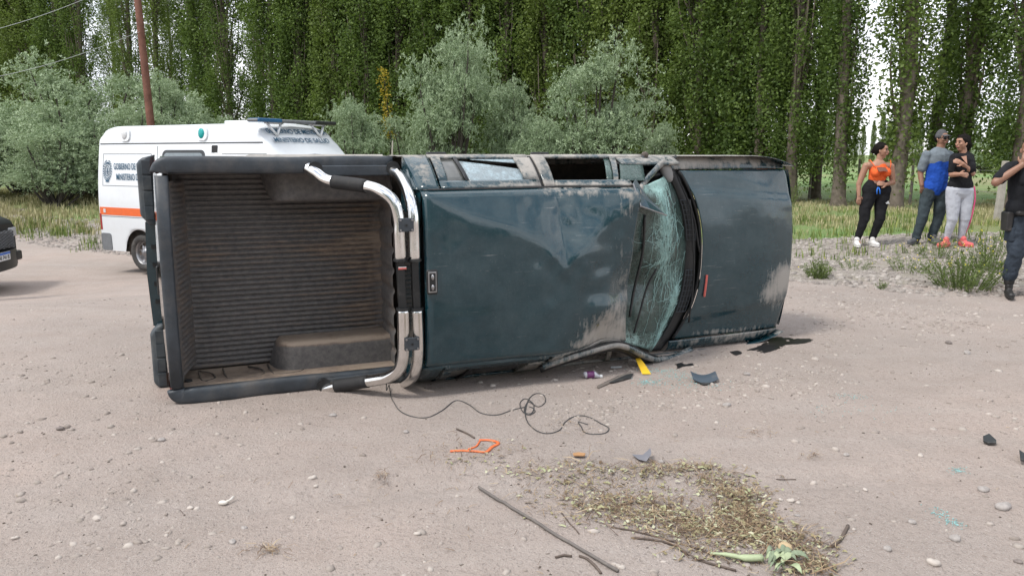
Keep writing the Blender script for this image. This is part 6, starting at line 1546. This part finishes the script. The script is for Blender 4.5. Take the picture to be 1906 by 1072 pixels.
M_conc = simple('concrete_post', (0.36, 0.33, 0.29), .9, var=.2, scale=10, bump=.4)
pp = ground(1856, 410); h = atd(1872, 300, pp.y); m = MB(); m.tube([Vector((0, 0, -.1)), (h - Vector((pp.x, pp.y, 0))) - Vector((0, 0, gz(pp.x, pp.y)))], [.09, .07], 4, up=(1, 1, 0)); o = m.build('fence_post', M_conc, None, bevel=.008); o.location = (pp.x, pp.y, gz(pp.x, pp.y)); tag(o, 'leaning concrete fence post beside the officer', 'fence post')
M_fp = simple('grey_wood', (0.20, 0.175, 0.15), .9, var=.3, bump=.3)
posts = []
for px, D, lab in ((1510, 24.5, 'thin wooden fence post right of the nose of the pickup, before the field'), (1462, 25.5, 'thin wooden fence post hidden among the leaves beside the pickup'), (1600, 23, 'thin wooden fence post between the two bare trunks'), (1700, 21.5, 'thin wooden fence post left of the man in the cap')):
    x, y = at_ground(px, D); m = MB(); m.tube([Vector((0, 0, -.1)), Vector((.02, 0, .7)), Vector((.0, 0, 1.25))], [.045, .04, .035], 8); o = m.build('fence_post', M_fp, None); o.location = (x, y, gz(x, y)); tag(o, lab, 'fence post'); posts.append(Vector((x, y, gz(x, y))))
posts = [posts[1], posts[0], posts[2], posts[3], Vector((pp.x, pp.y, gz(pp.x, pp.y)))]
for hh, nm in ((.55, 'lower fence wire strung along the posts by the field'), (1.0, 'upper fence wire strung along the posts by the field')):
    tag(MB().tube([p + Vector((0, 0, hh)) for p in posts], .004, 4).build('fence_wire', M_steel, None), nm, 'wire')
# dead snag between the shrubs
sp = atd(728, 290, 20.5); m = MB(); m.tube([Vector((0, 0, 0)), Vector((.0, 0, 1.3)), Vector((.05, 0, 2.15))], [.04, .03, .015], 6); m.tube([Vector((0, 0, 1.5)), Vector((-.25, 0, 1.55)), Vector((-.5, .0, 1.45))], [.02, .014, .006], 5)
o = m.build('dead_sapling', simple('dead_wood', (.42, .38, .34), .9), None); o.location = (sp.x, 20.5, gz(sp.x, 20.5)); tag(o, 'pale dead sapling left of the tallest silver shrub', 'sapling')
# sapling with yellow leaves
x, y = at_ground(722, 24); t = empty('yellow_sapling', (x, y, gz(x, y))); tag(t, 'slender sapling with yellow autumn leaves', 'sapling')
MB().tube([Vector((0, 0, 0)), Vector((.1, 0, 2)), Vector((-.05, 0, 3.9))], [.03, .02, .008], 6).build('stem', M_bark2, t)
g = np.random.default_rng(2); hz_ = g.uniform(2.0, 4.1, 420); C = np.stack([g.normal(size=420) * .10 - .05 * (hz_ - 3), g.normal(size=420) * .10, hz_], 1)
M_yl = leaf_mat('yellow_leaf', (.28, .20, .02), (.55, .42, .04)); link('foliage', leaves('foliage', C, .04, .6, M_yl, g.uniform(0, 1, 420), None, .2, 3), None, t)

# ================================================================== WHAT LIES ON THE ROAD
def gp(px, py, dz=0.0):
    p = ground(px, py); return Vector((p.x, p.y, gtop(p.x, p.y) + dz))
def lay(name, o, label, cat): return tag(o, label, cat)
def gtube(pts, r_, n=6, dz=None, k=6, wob=0.0):
    P_ = spline([gp(*p[:2], (p[2] if len(p) > 2 else 0) ) for p in pts], k); out = []
    for i, p in enumerate(P_): g_ = gtop(p.x, p.y); out.append(Vector((p.x, p.y, max(p.z, g_) + (r_ if not isinstance(r_, list) else max(r_)) * .8 + (wob * math.sin(i * 1.7)))))
    return out
# black cable: tied to the roll bar, trailing over the road in loops
M_wire = simple('black_cable', (0.055, 0.055, 0.055), .55, dirt=.3)
a = [(725, 722), (729, 740), (742, 762), (765, 773), (795, 775), (822, 764), (848, 745), (872, 752), (895, 768), (925, 772), (955, 762), (985, 757), (996, 765), (984, 772), (972, 764), (968, 750), (978, 742), (993, 752), (990, 768), (976, 766), (983, 748), (1002, 757), (1015, 748), (1012, 735), (998, 732), (985, 742), (978, 765), (982, 785), (1000, 802), (1022, 807), (1042, 800), (1053, 785), (1072, 774), (1095, 776), (1118, 788), (1133, 798), (1126, 808), (1105, 810), (1088, 804), (1082, 794), (1076, 785), (1094, 790)]
P_ = gtube(a, .0036, k=7); up_ = truck.matrix_basis @ unp(722, 700, .30)
lead = [up_ + Vector((0, -.03, .0)), up_ + Vector((0.0, -.08, -.08)), P_[0] + Vector((0, .02, .03))]
tag(MB().tube(spline(lead, 5)[:-1] + P_, .0036, 6).build('cable', M_wire, None, smooth=True), 'thin black cable trailing in loops over the road from the roll bar', 'cable')
# orange plastic strip bent into a triangle
M_op = simple('orange_plastic', (.68, .16, .05), .55, var=.15, dirt=.25)
m = MB(); m.tube(gtube([(838, 841), (862, 841), (888, 842), (905, 842), (916, 833), (928, 826), (912, 821), (892, 820)], .006, k=4), .0065, 6, flat=1.6); m.tube(gtube([(893, 822), (886, 832), (872, 838)], .005, k=4), .006, 5)
tag(m.build('orange_strip', M_op, None, smooth=True), 'broken orange plastic strip bent into a triangle on the road', 'plastic strip')
# long rod and sticks
M_rod = simple('grey_rod', (.13, .115, .105), .8, dirt=.4); 
P_ = gtube([(891, 913), (930, 938), (985, 974), (1040, 1010), (1100, 1047), (1150, 1078)], .011, k=5); tag(MB().tube(P_, .0075, 8).build('rod', M_rod, None, smooth=True), 'long dark rod lying on the road at the bottom of the photo', 'rod')
M_stick = simple('stick_bark', (.11, .085, .07), .9, var=.3)
for pts, r_, lab in (([(1034, 1049), (1050, 1044), (1064, 1046)], .006, 'short curved dark twig left of the long rod'), ([(1078, 1046), (1092, 1052), (1108, 1066), (1118, 1080)], .006, 'curved twig touching the lower end of the long rod'),
                     ([(1548, 1020), (1562, 1008), (1570, 998), (1578, 984)], .008, 'bent brown stick at the lower right of the litter'), ([(1045, 962), (1062, 985), (1078, 1003)], .003, 'thin twig beside the middle of the rod'),
                     ([(1208, 938), (1230, 943), (1250, 948)], .009, 'short thick dark twig lying in the straw litter'), ([(850, 797), (866, 806), (883, 816)], .006, 'dark root fragment above the orange strip'),
                     ([(1138, 988), (1200, 1000), (1260, 1016), (1330, 1040)], .0045, 'long thin brown stalk across the straw litter'), ([(1445, 888), (1470, 888), (1482, 889)], .003, 'thin straight twig on the bare road at the right'), ([(1180, 1010), (1240, 1018), (1300, 1048), (1370, 1066)], .006, 'long forked stalk near the bottom of the litter')):
    tag(MB().tube(gtube(pts, r_, k=4), r_, 6).build('twig', M_stick, None, smooth=True), lab, 'twig')
P_ = gtube([(1112, 723), (1145, 708), (1174, 695)], .012, k=4); tag(MB().tube(P_, .017, 4, flat=.5).build('wooden_lath', simple('lath', (.20, .17, .145), .9, dirt=.3), None), 'splintered wooden lath lying beside the crushed cab corner', 'lath')
# trim, shards, bottle
def shard(name, outline, th, mat, label, cat, curl=0.0, dz=.01):
    pts = [gp(*p[:2]) for p in outline]; c = sum(pts, Vector()) / len(pts); zz = max(p.z for p in pts); m = MB(); n = len(pts); V_ = []
    for i, p in enumerate(pts): V_.append(Vector((p.x - c.x, p.y - c.y, zz - c.z + dz + (outline[i][2] if len(outline[i]) > 2 else 0) + curl * ((p - c).length / .1) ** 2)))
    m.poly(V_, (0, 0, th)); o = m.build(name, mat, None, bevel=.002); o.location = c; return tag(o, label, cat)
M_trim = simple('blue_grey_trim', (.045, .065, .085), .4, dirt=.35); M_gp = simple('grey_shard', (.17, .17, .19), .6, dirt=.3); M_bp = simple('black_shard', (.03, .033, .035), .5, dirt=.3)
m = MB(); rows = [[gp(1290 + 47 * t_, 712 - 3 * math.sin(t_ * 3.14) * -1.0) + Vector((0, .10 * s_, .012 + .05 * s_ * (1 - s_ * .3) + .018 * (2 * t_ - 1) ** 2)) for s_ in lin(0, 1, 5)] for t_ in lin(0, 1, 12)]; m.slab(rows, (0, .003, -.006)); tag(m.build('trim_piece', M_trim, None, smooth=True), 'curved blue-grey piece of body trim lying before the front wing', 'body trim')
shard('plastic_shard', [(1298, 712), (1312, 711), (1322, 716), (1308, 718)], .004, M_bp, 'small black shard touching the blue-grey trim piece', 'plastic shard')
shard('plastic_shard', [(1176, 853, .0), (1196, 854), (1210, 852, .035), (1212, 861, .03), (1203, 866), (1188, 862)], .004, M_gp, 'folded grey plastic shard above the straw litter', 'plastic shard')
shard('plastic_shard', [(1829, 819, .012), (1840, 816, .018), (1854, 823, .0), (1854, 828), (1840, 828), (1830, 824)], .012, M_bp, 'jagged black shard on the road at the right', 'plastic shard')
shard('plastic_shard', [(1896, 848, .02), (1908, 850), (1912, 862), (1899, 860)], .012, M_bp, 'black shard cut by the right edge of the photo', 'plastic shard')
shard('plastic_shard', [(1405, 583), (1428, 584), (1434, 588), (1412, 589)], .006, M_bp, 'flat black sliver in the gravel behind the nose of the pickup', 'plastic shard')
shard('plastic_shard', [(1124, 714), (1150, 702), (1180, 697), (1174, 705), (1140, 714)], .004, M_bp, 'dark strip lying under the tip of the yellow tongue', 'plastic shard')
M_yel = simple('yellow_plastic', (.80, .50, .03), .5, var=.1)
q0, q1 = gp(1183, 678, .085), gp(1204, 697, .012); s0 = Vector((.028, .0, 0)); m = MB(); m.slab([[q0 + Vector((-.012, .03, .06)), q0 + Vector((.008, .03, .06))], [q0 - s0 * .55, q0 + s0 * .55], [q0.lerp(q1, .5) - s0, q0.lerp(q1, .5) + s0], [q1 - s0 * 1.35, q1 + s0 * 1.1]], (0, -.004, -.004)); tag(m.build('yellow_tongue', M_yel, None), 'yellow plastic tongue sticking out from under the crushed cab corner', 'plastic strip')
bt = gp(1100, 703, .0); bo = empty('bottle', bt, R(8)); tag(bo, 'small bottle with a purple label lying beside the crushed cab', 'bottle')
m = MB(); m.tube([Vector((-.055, 0, .026)), Vector((-.05, 0, .028)), Vector((.03, 0, .028)), Vector((.045, 0, .018)), Vector((.062, 0, .012)), Vector((.075, 0, .012))], [.020, .027, .027, .018, .012, .012], 16); m.build('bottle_body', simple('clear_plastic', (.42, .42, .46), .15, coat=.5), bo, smooth=True)
m = MB(); m.tube([Vector((-.035, 0, .028)), Vector((.022, 0, .028))], .0282, 16); m.build('bottle_label', simple('purple', (.13, .03, .12), .4), bo, smooth=True)
m = MB(); m.tube([Vector((.070, 0, .012)), Vector((.088, 0, .012))], .0145, 12); m.build('bottle_cap', M_white, bo)
shard('paper_strip', [(1137, 684), (1157, 683), (1157, 686), (1137, 687)], .004, M_white, 'white paper strip under the crushed cab side', 'paper')
shard('bark_piece', [(1066, 848), (1076, 846), (1090, 848), (1088, 852), (1068, 852)], .008, simple('bark_orange', (.40, .22, .10), .8), 'small orange-brown bark piece on the road between cable and litter', 'bark')
m = MB(); c = gp(415, 940); m.ell(c + Vector((0, 0, .012)), (.022, .012, .012)); m.tube([c + Vector((.01, 0, .014)), c + Vector((.03, .02, .018)), c + Vector((.035, .05, .02))], [.006, .005, .007], 6); tag(m.build('bone_chip', simple('chalk_white', (.66, .62, .56), .7), None, smooth=True), 'small chalky white chip with a stem on the left of the road', 'chip')
# oil on the ground: thin sheets with ragged outlines
M_oil = simple('spilled_oil', (.010, .009, .009), .35, var=.3)
def stain(pts, label, k=0):
    P_ = [gp(*p) for p in pts]; c = sum(P_, Vector()) / len(P_); S_ = spline(P_ + [P_[0]], 9)[:-1]; rr = random.Random(k); m = MB(); rim = []
    for i, p in enumerate(S_): q = c + (p - c) * (1 + rr.gauss(0, .07)); rim.append(Vector((q.x, q.y, 0)))
    vs_ = []; n = len(rim)
    for f in (1.0, .8, .6, .4, .2): vs_.append([c.xy.to_3d() + (q - c.xy.to_3d()) * f for q in rim])
    vs_ = [[Vector((q.x, q.y, gtop(q.x, q.y) + .004)) for q in r] for r in vs_]; m.grid(vs_, closed=True); m.add(vs_[-1], [tuple(range(n))])
    tag(m.build('oil_stain', M_oil, None, smooth=True), label, 'oil stain')
stain([(1395, 652), (1420, 640), (1440, 628), (1475, 630), (1512, 633), (1490, 640), (1462, 642), (1448, 650), (1425, 656)], 'large black oil stain spreading from under the nose of the pickup', 1)
stain([(1258, 678), (1268, 675), (1275, 678), (1288, 676), (1290, 680), (1272, 682), (1262, 686)], 'small black oil spot before the windscreen', 2)
stain([(1358, 656), (1372, 654), (1382, 658), (1368, 662)], 'tiny oil spot between the large stain and the wing', 3)
# crumbs of window glass
M_crumb = simple('glass_crumbs', (.28, .48, .47), .25, var=.4, scale=90)
def crumbs(lst, n, label, s=.006):
    P_ = []
    for (px, py, ru, rv) in lst:
        c = gp(px, py); k = n; P_.append(np.stack([c.x + rng.normal(size=k) * ru, c.y + rng.normal(size=k) * rv, np.zeros(k)], 1))
    P_ = np.concatenate(P_); P_[:, 2] = base_z(P_[:, 0], P_[:, 1]) + relief(P_[:, 0], P_[:, 1]) + .003; pebbles('glass_crumbs', P_, rng.uniform(.3, 1, len(P_)) * s, M_crumb, label)
crumbs([(1205, 711, .06, .05), (1285, 716, .14, .08), (1265, 700, .10, .07), (1225, 690, .1, .05)], 130, 'teal crumbs of safety glass before the windscreen')
crumbs([(1588, 735, .07, .03), (1748, 958, .02, .05), (1775, 975, .02, .02), (1785, 872, .03, .02), (1560, 760, .2, .1)], 60, 'scattered teal glass crumbs on the right of the road', .005)
# ------------------------------------------------------------------ straw litter
def density(lst, n, seed):
    g = np.random.default_rng(seed); out = []
    for (px, py, rx, ry, w_) in lst:
        k = int(n * w_); x = px + g.normal(size=k) * rx; y = py + g.normal(size=k) * ry; out.append(np.stack([x, y], 1))
    q = np.concatenate(out); q = q[q[:, 1] < 1085]; R_ = []
    dx = (q[:, 0] - 953) / FPX; dy = (536 - q[:, 1]) / FPX; d = np.stack([dx, _F.y + dy * _U.y, _F.z + dy * _U.z], 1); t_ = -CAM_H / d[:, 2]; X_ = d[:, 0] * t_; Y_ = d[:, 1] * t_
    return np.stack([X_, Y_, base_z(X_, Y_) + relief(X_, Y_)], 1)
ZL = [(1230, 880, 45, 7, .5), (1330, 895, 24, 12, .5), (1375, 930, 26, 22, 1.1), (1390, 965, 30, 22, 1.2), (1300, 985, 60, 16, 1.3), (1200, 960, 70, 16, 1.2), (1120, 945, 45, 12, .5), (1420, 1000, 40, 14, .7), (1480, 1020, 40, 14, .6), (1180, 925, 80, 16, .5), (1080, 885, 60, 14, .5), (1000, 880, 60, 14, .18), (1350, 1030, 60, 14, .5), (1500, 1055, 30, 12, .6), (900, 850, 60, 14, .18), (1060, 910, 60, 20, .3), (1300, 870, 20, 5, .2)]
def strawmesh(name, P_, ln, wd, mat, label, seed, lift=.03, tri=False):
    g = np.random.default_rng(seed); n = len(P_); a = g.uniform(0, 6.28, n); el = np.abs(g.normal(size=n)) * .13; d = np.stack([np.cos(a) * np.cos(el), np.sin(a) * np.cos(el), np.sin(el)], 1); s = np.stack([-np.sin(a), np.cos(a), g.normal(size=n) * .3], 1)
    l_ = (ln * g.uniform(.3, 1.3, n) ** 1.3)[:, None]; w_ = (wd * g.uniform(.5, 1.4, n))[:, None]; z0 = P_ + np.array([0, 0, 1]) * (g.uniform(0, 1, n) ** 2 * lift + .003)[:, None]
    k = g.normal(size=(n, 1)) * .25; mid_ = z0 + d * l_ * .5 + s * l_ * k * .5 + np.array([0, 0, 1]) * l_ * .12
    V_ = np.stack([z0 - s * w_, z0 + s * w_, mid_ - s * w_, mid_ + s * w_, z0 + d * l_ - s * w_ * .4, z0 + d * l_ + s * w_ * .4], 1); b = (np.arange(n) * 6)[:, None]
    F_ = np.concatenate([b + [0, 1, 3, 2], b + [2, 3, 5, 4]], 0); me = npmesh(name, V_.reshape(-1, 3), F_); fattr(me, 'tone', np.repeat(g.uniform(0, 1, n), 6)); return tag(link(name, me, mat), label, kind='stuff')
M_straw = grassmat('straw', [(0, (.07, .045, .032)), (.4, (.17, .11, .07)), (.75, (.32, .23, .14)), (1, (.48, .38, .25))])
M_dleaf = grassmat('dry_leaves', [(0, (.16, .11, .07)), (.4, (.30, .27, .15)), (.7, (.36, .38, .22)), (1, (.50, .48, .36))])
strawmesh('straw', density(ZL, 470, 1), .050, .0012, M_straw, 'dry straw and broken stalks strewn on the road', 1, .012)
strawmesh('straw', density(ZL, 50, 5), .13, .0015, M_straw, 'longer straw stalks in the litter', 5, .012)
strawmesh('fallen_leaves', density(ZL, 210, 2), .026, .0055, M_dleaf, 'small dry leaves mixed with the straw', 2, .010)
strawmesh('straw', density([(953, 900, 520, 90, 1.0)], 260, 3), .045, .0012, M_straw, 'single straws scattered over the near road', 3, .004)
strawmesh('straw', density([(860, 830, 50, 18, 1.0), (500, 1032, 16, 5, .7), (712, 893, 8, 4, .5), (1065, 800, 30, 12, .5), (1510, 850, 14, 4, .4), (1400, 805, 20, 5, .4)], 90, 4), .05, .0013, M_straw, 'little tufts of dry grass on the road', 4, .03)
# small dark litter bits over the whole road
P = scatter(900, -4, 4.5, 2.0, 8, None); pebbles('soil_crumbs', P, rng.uniform(.003, .009, len(P)), simple('dark_crumb', (.10, .08, .065), .9), 'dark crumbs of soil and bark on the road', .7)
# pale green stalk with wilted leaves
M_stalk = simple('pale_stalk', (.36, .42, .25), .6, var=.15, scale=30); M_wilt = simple('wilted_leaf', (.20, .245, .16), .9, var=.3, scale=25)
wp = empty('wilted_plant', gp(1420, 1048)); tag(wp, 'uprooted plant with a pale green stalk and wilted leaves at the bottom of the litter', 'plant'); o_ = wp.location
P_ = [gp(1322, 1040, .012) - o_, gp(1350, 1044, .02) - o_, gp(1385, 1048, .022) - o_, gp(1418, 1046, .02) - o_]; MB().tube(spline(P_, 4), [.006] * 4 + [.009] * 4 + [.014] * 4 + [.015], 8, flat=1.3).build('stalk', M_stalk, wp, smooth=True)
rr = random.Random(5)
for i in range(19):
    a0 = gp(1420 + rr.uniform(0, 50), 1040 + rr.uniform(0, 22), .015) - o_; an = rr.uniform(-2.4, 1.2); ln = rr.uniform(.04, .09); wd = rr.uniform(.007, .014); rows = []
    for t_ in lin(0, 1, 6):
        c = a0 + Vector((math.cos(an) * ln * t_, math.sin(an) * ln * t_, .028 * math.sin(t_ * 2.6))); s = Vector((-math.sin(an), math.cos(an), .5)) * wd * math.sin(.25 + t_ * 2.75); rows.append([c - s, c + Vector((0, 0, -.004)), c + s])
    m = MB(); m.grid(rows); l_ = m.build('leaf', M_wilt if i % 3 else M_stalk, wp, smooth=True); l_.modifiers.new('t', 'SOLIDIFY').thickness = .001
lf = MB(); rows = [[gp(1448 + 26 * t_, 1028 + 2 * t_, .02 + .012 * math.sin(t_ * 3)) + Vector((0, s_ * .022 * math.sin(.4 + t_ * 2.4), .008 * s_)) for s_ in (-1, 0, 1)] for t_ in lin(0, 1, 7)]; lf.grid(rows)
o = lf.build('dry_leaf', simple('tan_leaf', (.45, .34, .20), .8), None, smooth=True); o.modifiers.new('t', 'SOLIDIFY').thickness = .001; tag(o, 'curled tan leaf lying above the wilted plant', 'leaf')
# ------------------------------------------------------------------ single stones large enough to be told apart
M_st1 = simple('river_stone', (.34, .31, .29), .85, var=.25, scale=30, bump=.3); M_st2 = simple('pale_stone', (.47, .42, .375), .85, var=.15, scale=30, bump=.3); M_st3 = simple('dark_stone', (.20, .17, .155), .85, var=.25, scale=30, bump=.3)
def stone(px, py, w_, h_, mat, label, flat=.5, seed=0):
    c = gp(px, py); sc = w_ / FPX * math.hypot(c.y, CAM_H) / 2; g = random.Random(px * 7 + py); m = MB(); rows = []; nu, nv = 12, 8; ph = [g.uniform(0, 6.28) for _ in range(5)]
    for i in range(nv):
        a = math.pi * i / (nv - 1); row = []
        for j in range(nu):
            b = 2 * math.pi * j / nu; s = 1 + .13 * math.sin(2 * b + ph[0]) + .09 * math.sin(3 * b + ph[1]) + .08 * math.sin(2 * a + ph[2]) * math.cos(b + ph[3]); sa = max(.001, math.sin(a)) ** .8
            row.append(Vector((sa * math.cos(b) * s * sc, sa * math.sin(b) * s * sc * .8, -math.cos(a) * sc * flat * s)))
        rows.append(row)
    m.grid(rows, closed=True, cap=True); o = m.build('stone', mat, None, smooth=True); o.location = c + Vector((0, 0, sc * flat * .45)); o.rotation_euler = (g.uniform(-.2, .2), g.uniform(-.2, .2), g.uniform(0, 6)); tag(o, label, 'stone')
for a in ((582, 893, 15, 0, M_st2, 'rounded pale stone, upper of the two lying close together'), (588, 908, 11, 0, M_st2, 'smaller pale stone just below the rounded one'), (433, 1017, 15, 0, M_st1, 'grey stone in the left foreground beside a flatter pebble'), (354, 948, 13, 0, M_st2, 'pale stone left of the chalky chip'),
          (545, 966, 12, 0, M_st2, 'smooth stone half sunk in the road below the stone pair'), (777, 1004, 13, 0, M_st2, 'round stone left of the long rod'), (455, 989, 12, 0, M_st1, 'grey stone above the stone in the left foreground'), (1155, 1066, 16, 0, M_st2, 'pale stone at the lower end of the long rod'),
          (112, 801, 16, 0, M_st3, 'dark flat stone on the left of the road'), (302, 823, 16, 0, M_st1, 'flat grey stone below the tailgate corner'), (29, 1008, 12, 0, M_st2, 'pale stone near the lower left corner'), (756, 803, 12, 0, M_st1, 'angular stone left of the cable'), (620, 775, 14, 0, M_st1, 'pale stone below the load bed'),
          (1867, 948, 30, 0, M_st1, 'long smooth grey stone at the right'), (1713, 852, 13, 0, M_st2, 'pale stone right of the centre of the road'), (1697, 976, 16, 0, M_st1, 'rounded stone left of the teal glass crumbs'), (1652, 1023, 18, 0, M_st1, 'stone in the lower right foreground, left of a larger pale one'),
          (1737, 1050, 24, 0, M_st2, 'broad pale stone in the lower right corner'), (1778, 1005, 22, 0, M_st1, 'low irregular stone above the broad pale one'), (1830, 912, 20, 0, M_st1, 'stone above the long smooth grey one'), (1472, 937, 14, 0, M_st2, 'pale stone right of the straw litter'), (1453, 934, 10, 0, M_st2, 'small pale stone touching the one right of the litter'),
          (1352, 754, 16, 0, M_st1, 'pale stone below the blue-grey trim piece'), (1390, 697, 14, 0, M_st1, 'stone in the broken soil before the wing'), (1230, 862, 14, 0, M_st1, 'stone right of the folded grey shard'), (1895, 1045, 14, 0, M_st3, 'dark stone at the lower right edge'), (1484, 962, 10, 0, M_st1, 'small stone below the pale pair right of the litter'), (1610, 915, 11, 0, M_st2, 'small pale stone alone on the right half of the road'), (1800, 660, 16, 0, M_st1, 'flat stone on the road before the officer'), (1765, 640, 14, 0, M_st3, 'dark stone left of the flat one before the officer'), (1575, 845, 12, 0, M_st1, 'grey stone between wreck and right edge')): stone(*a)
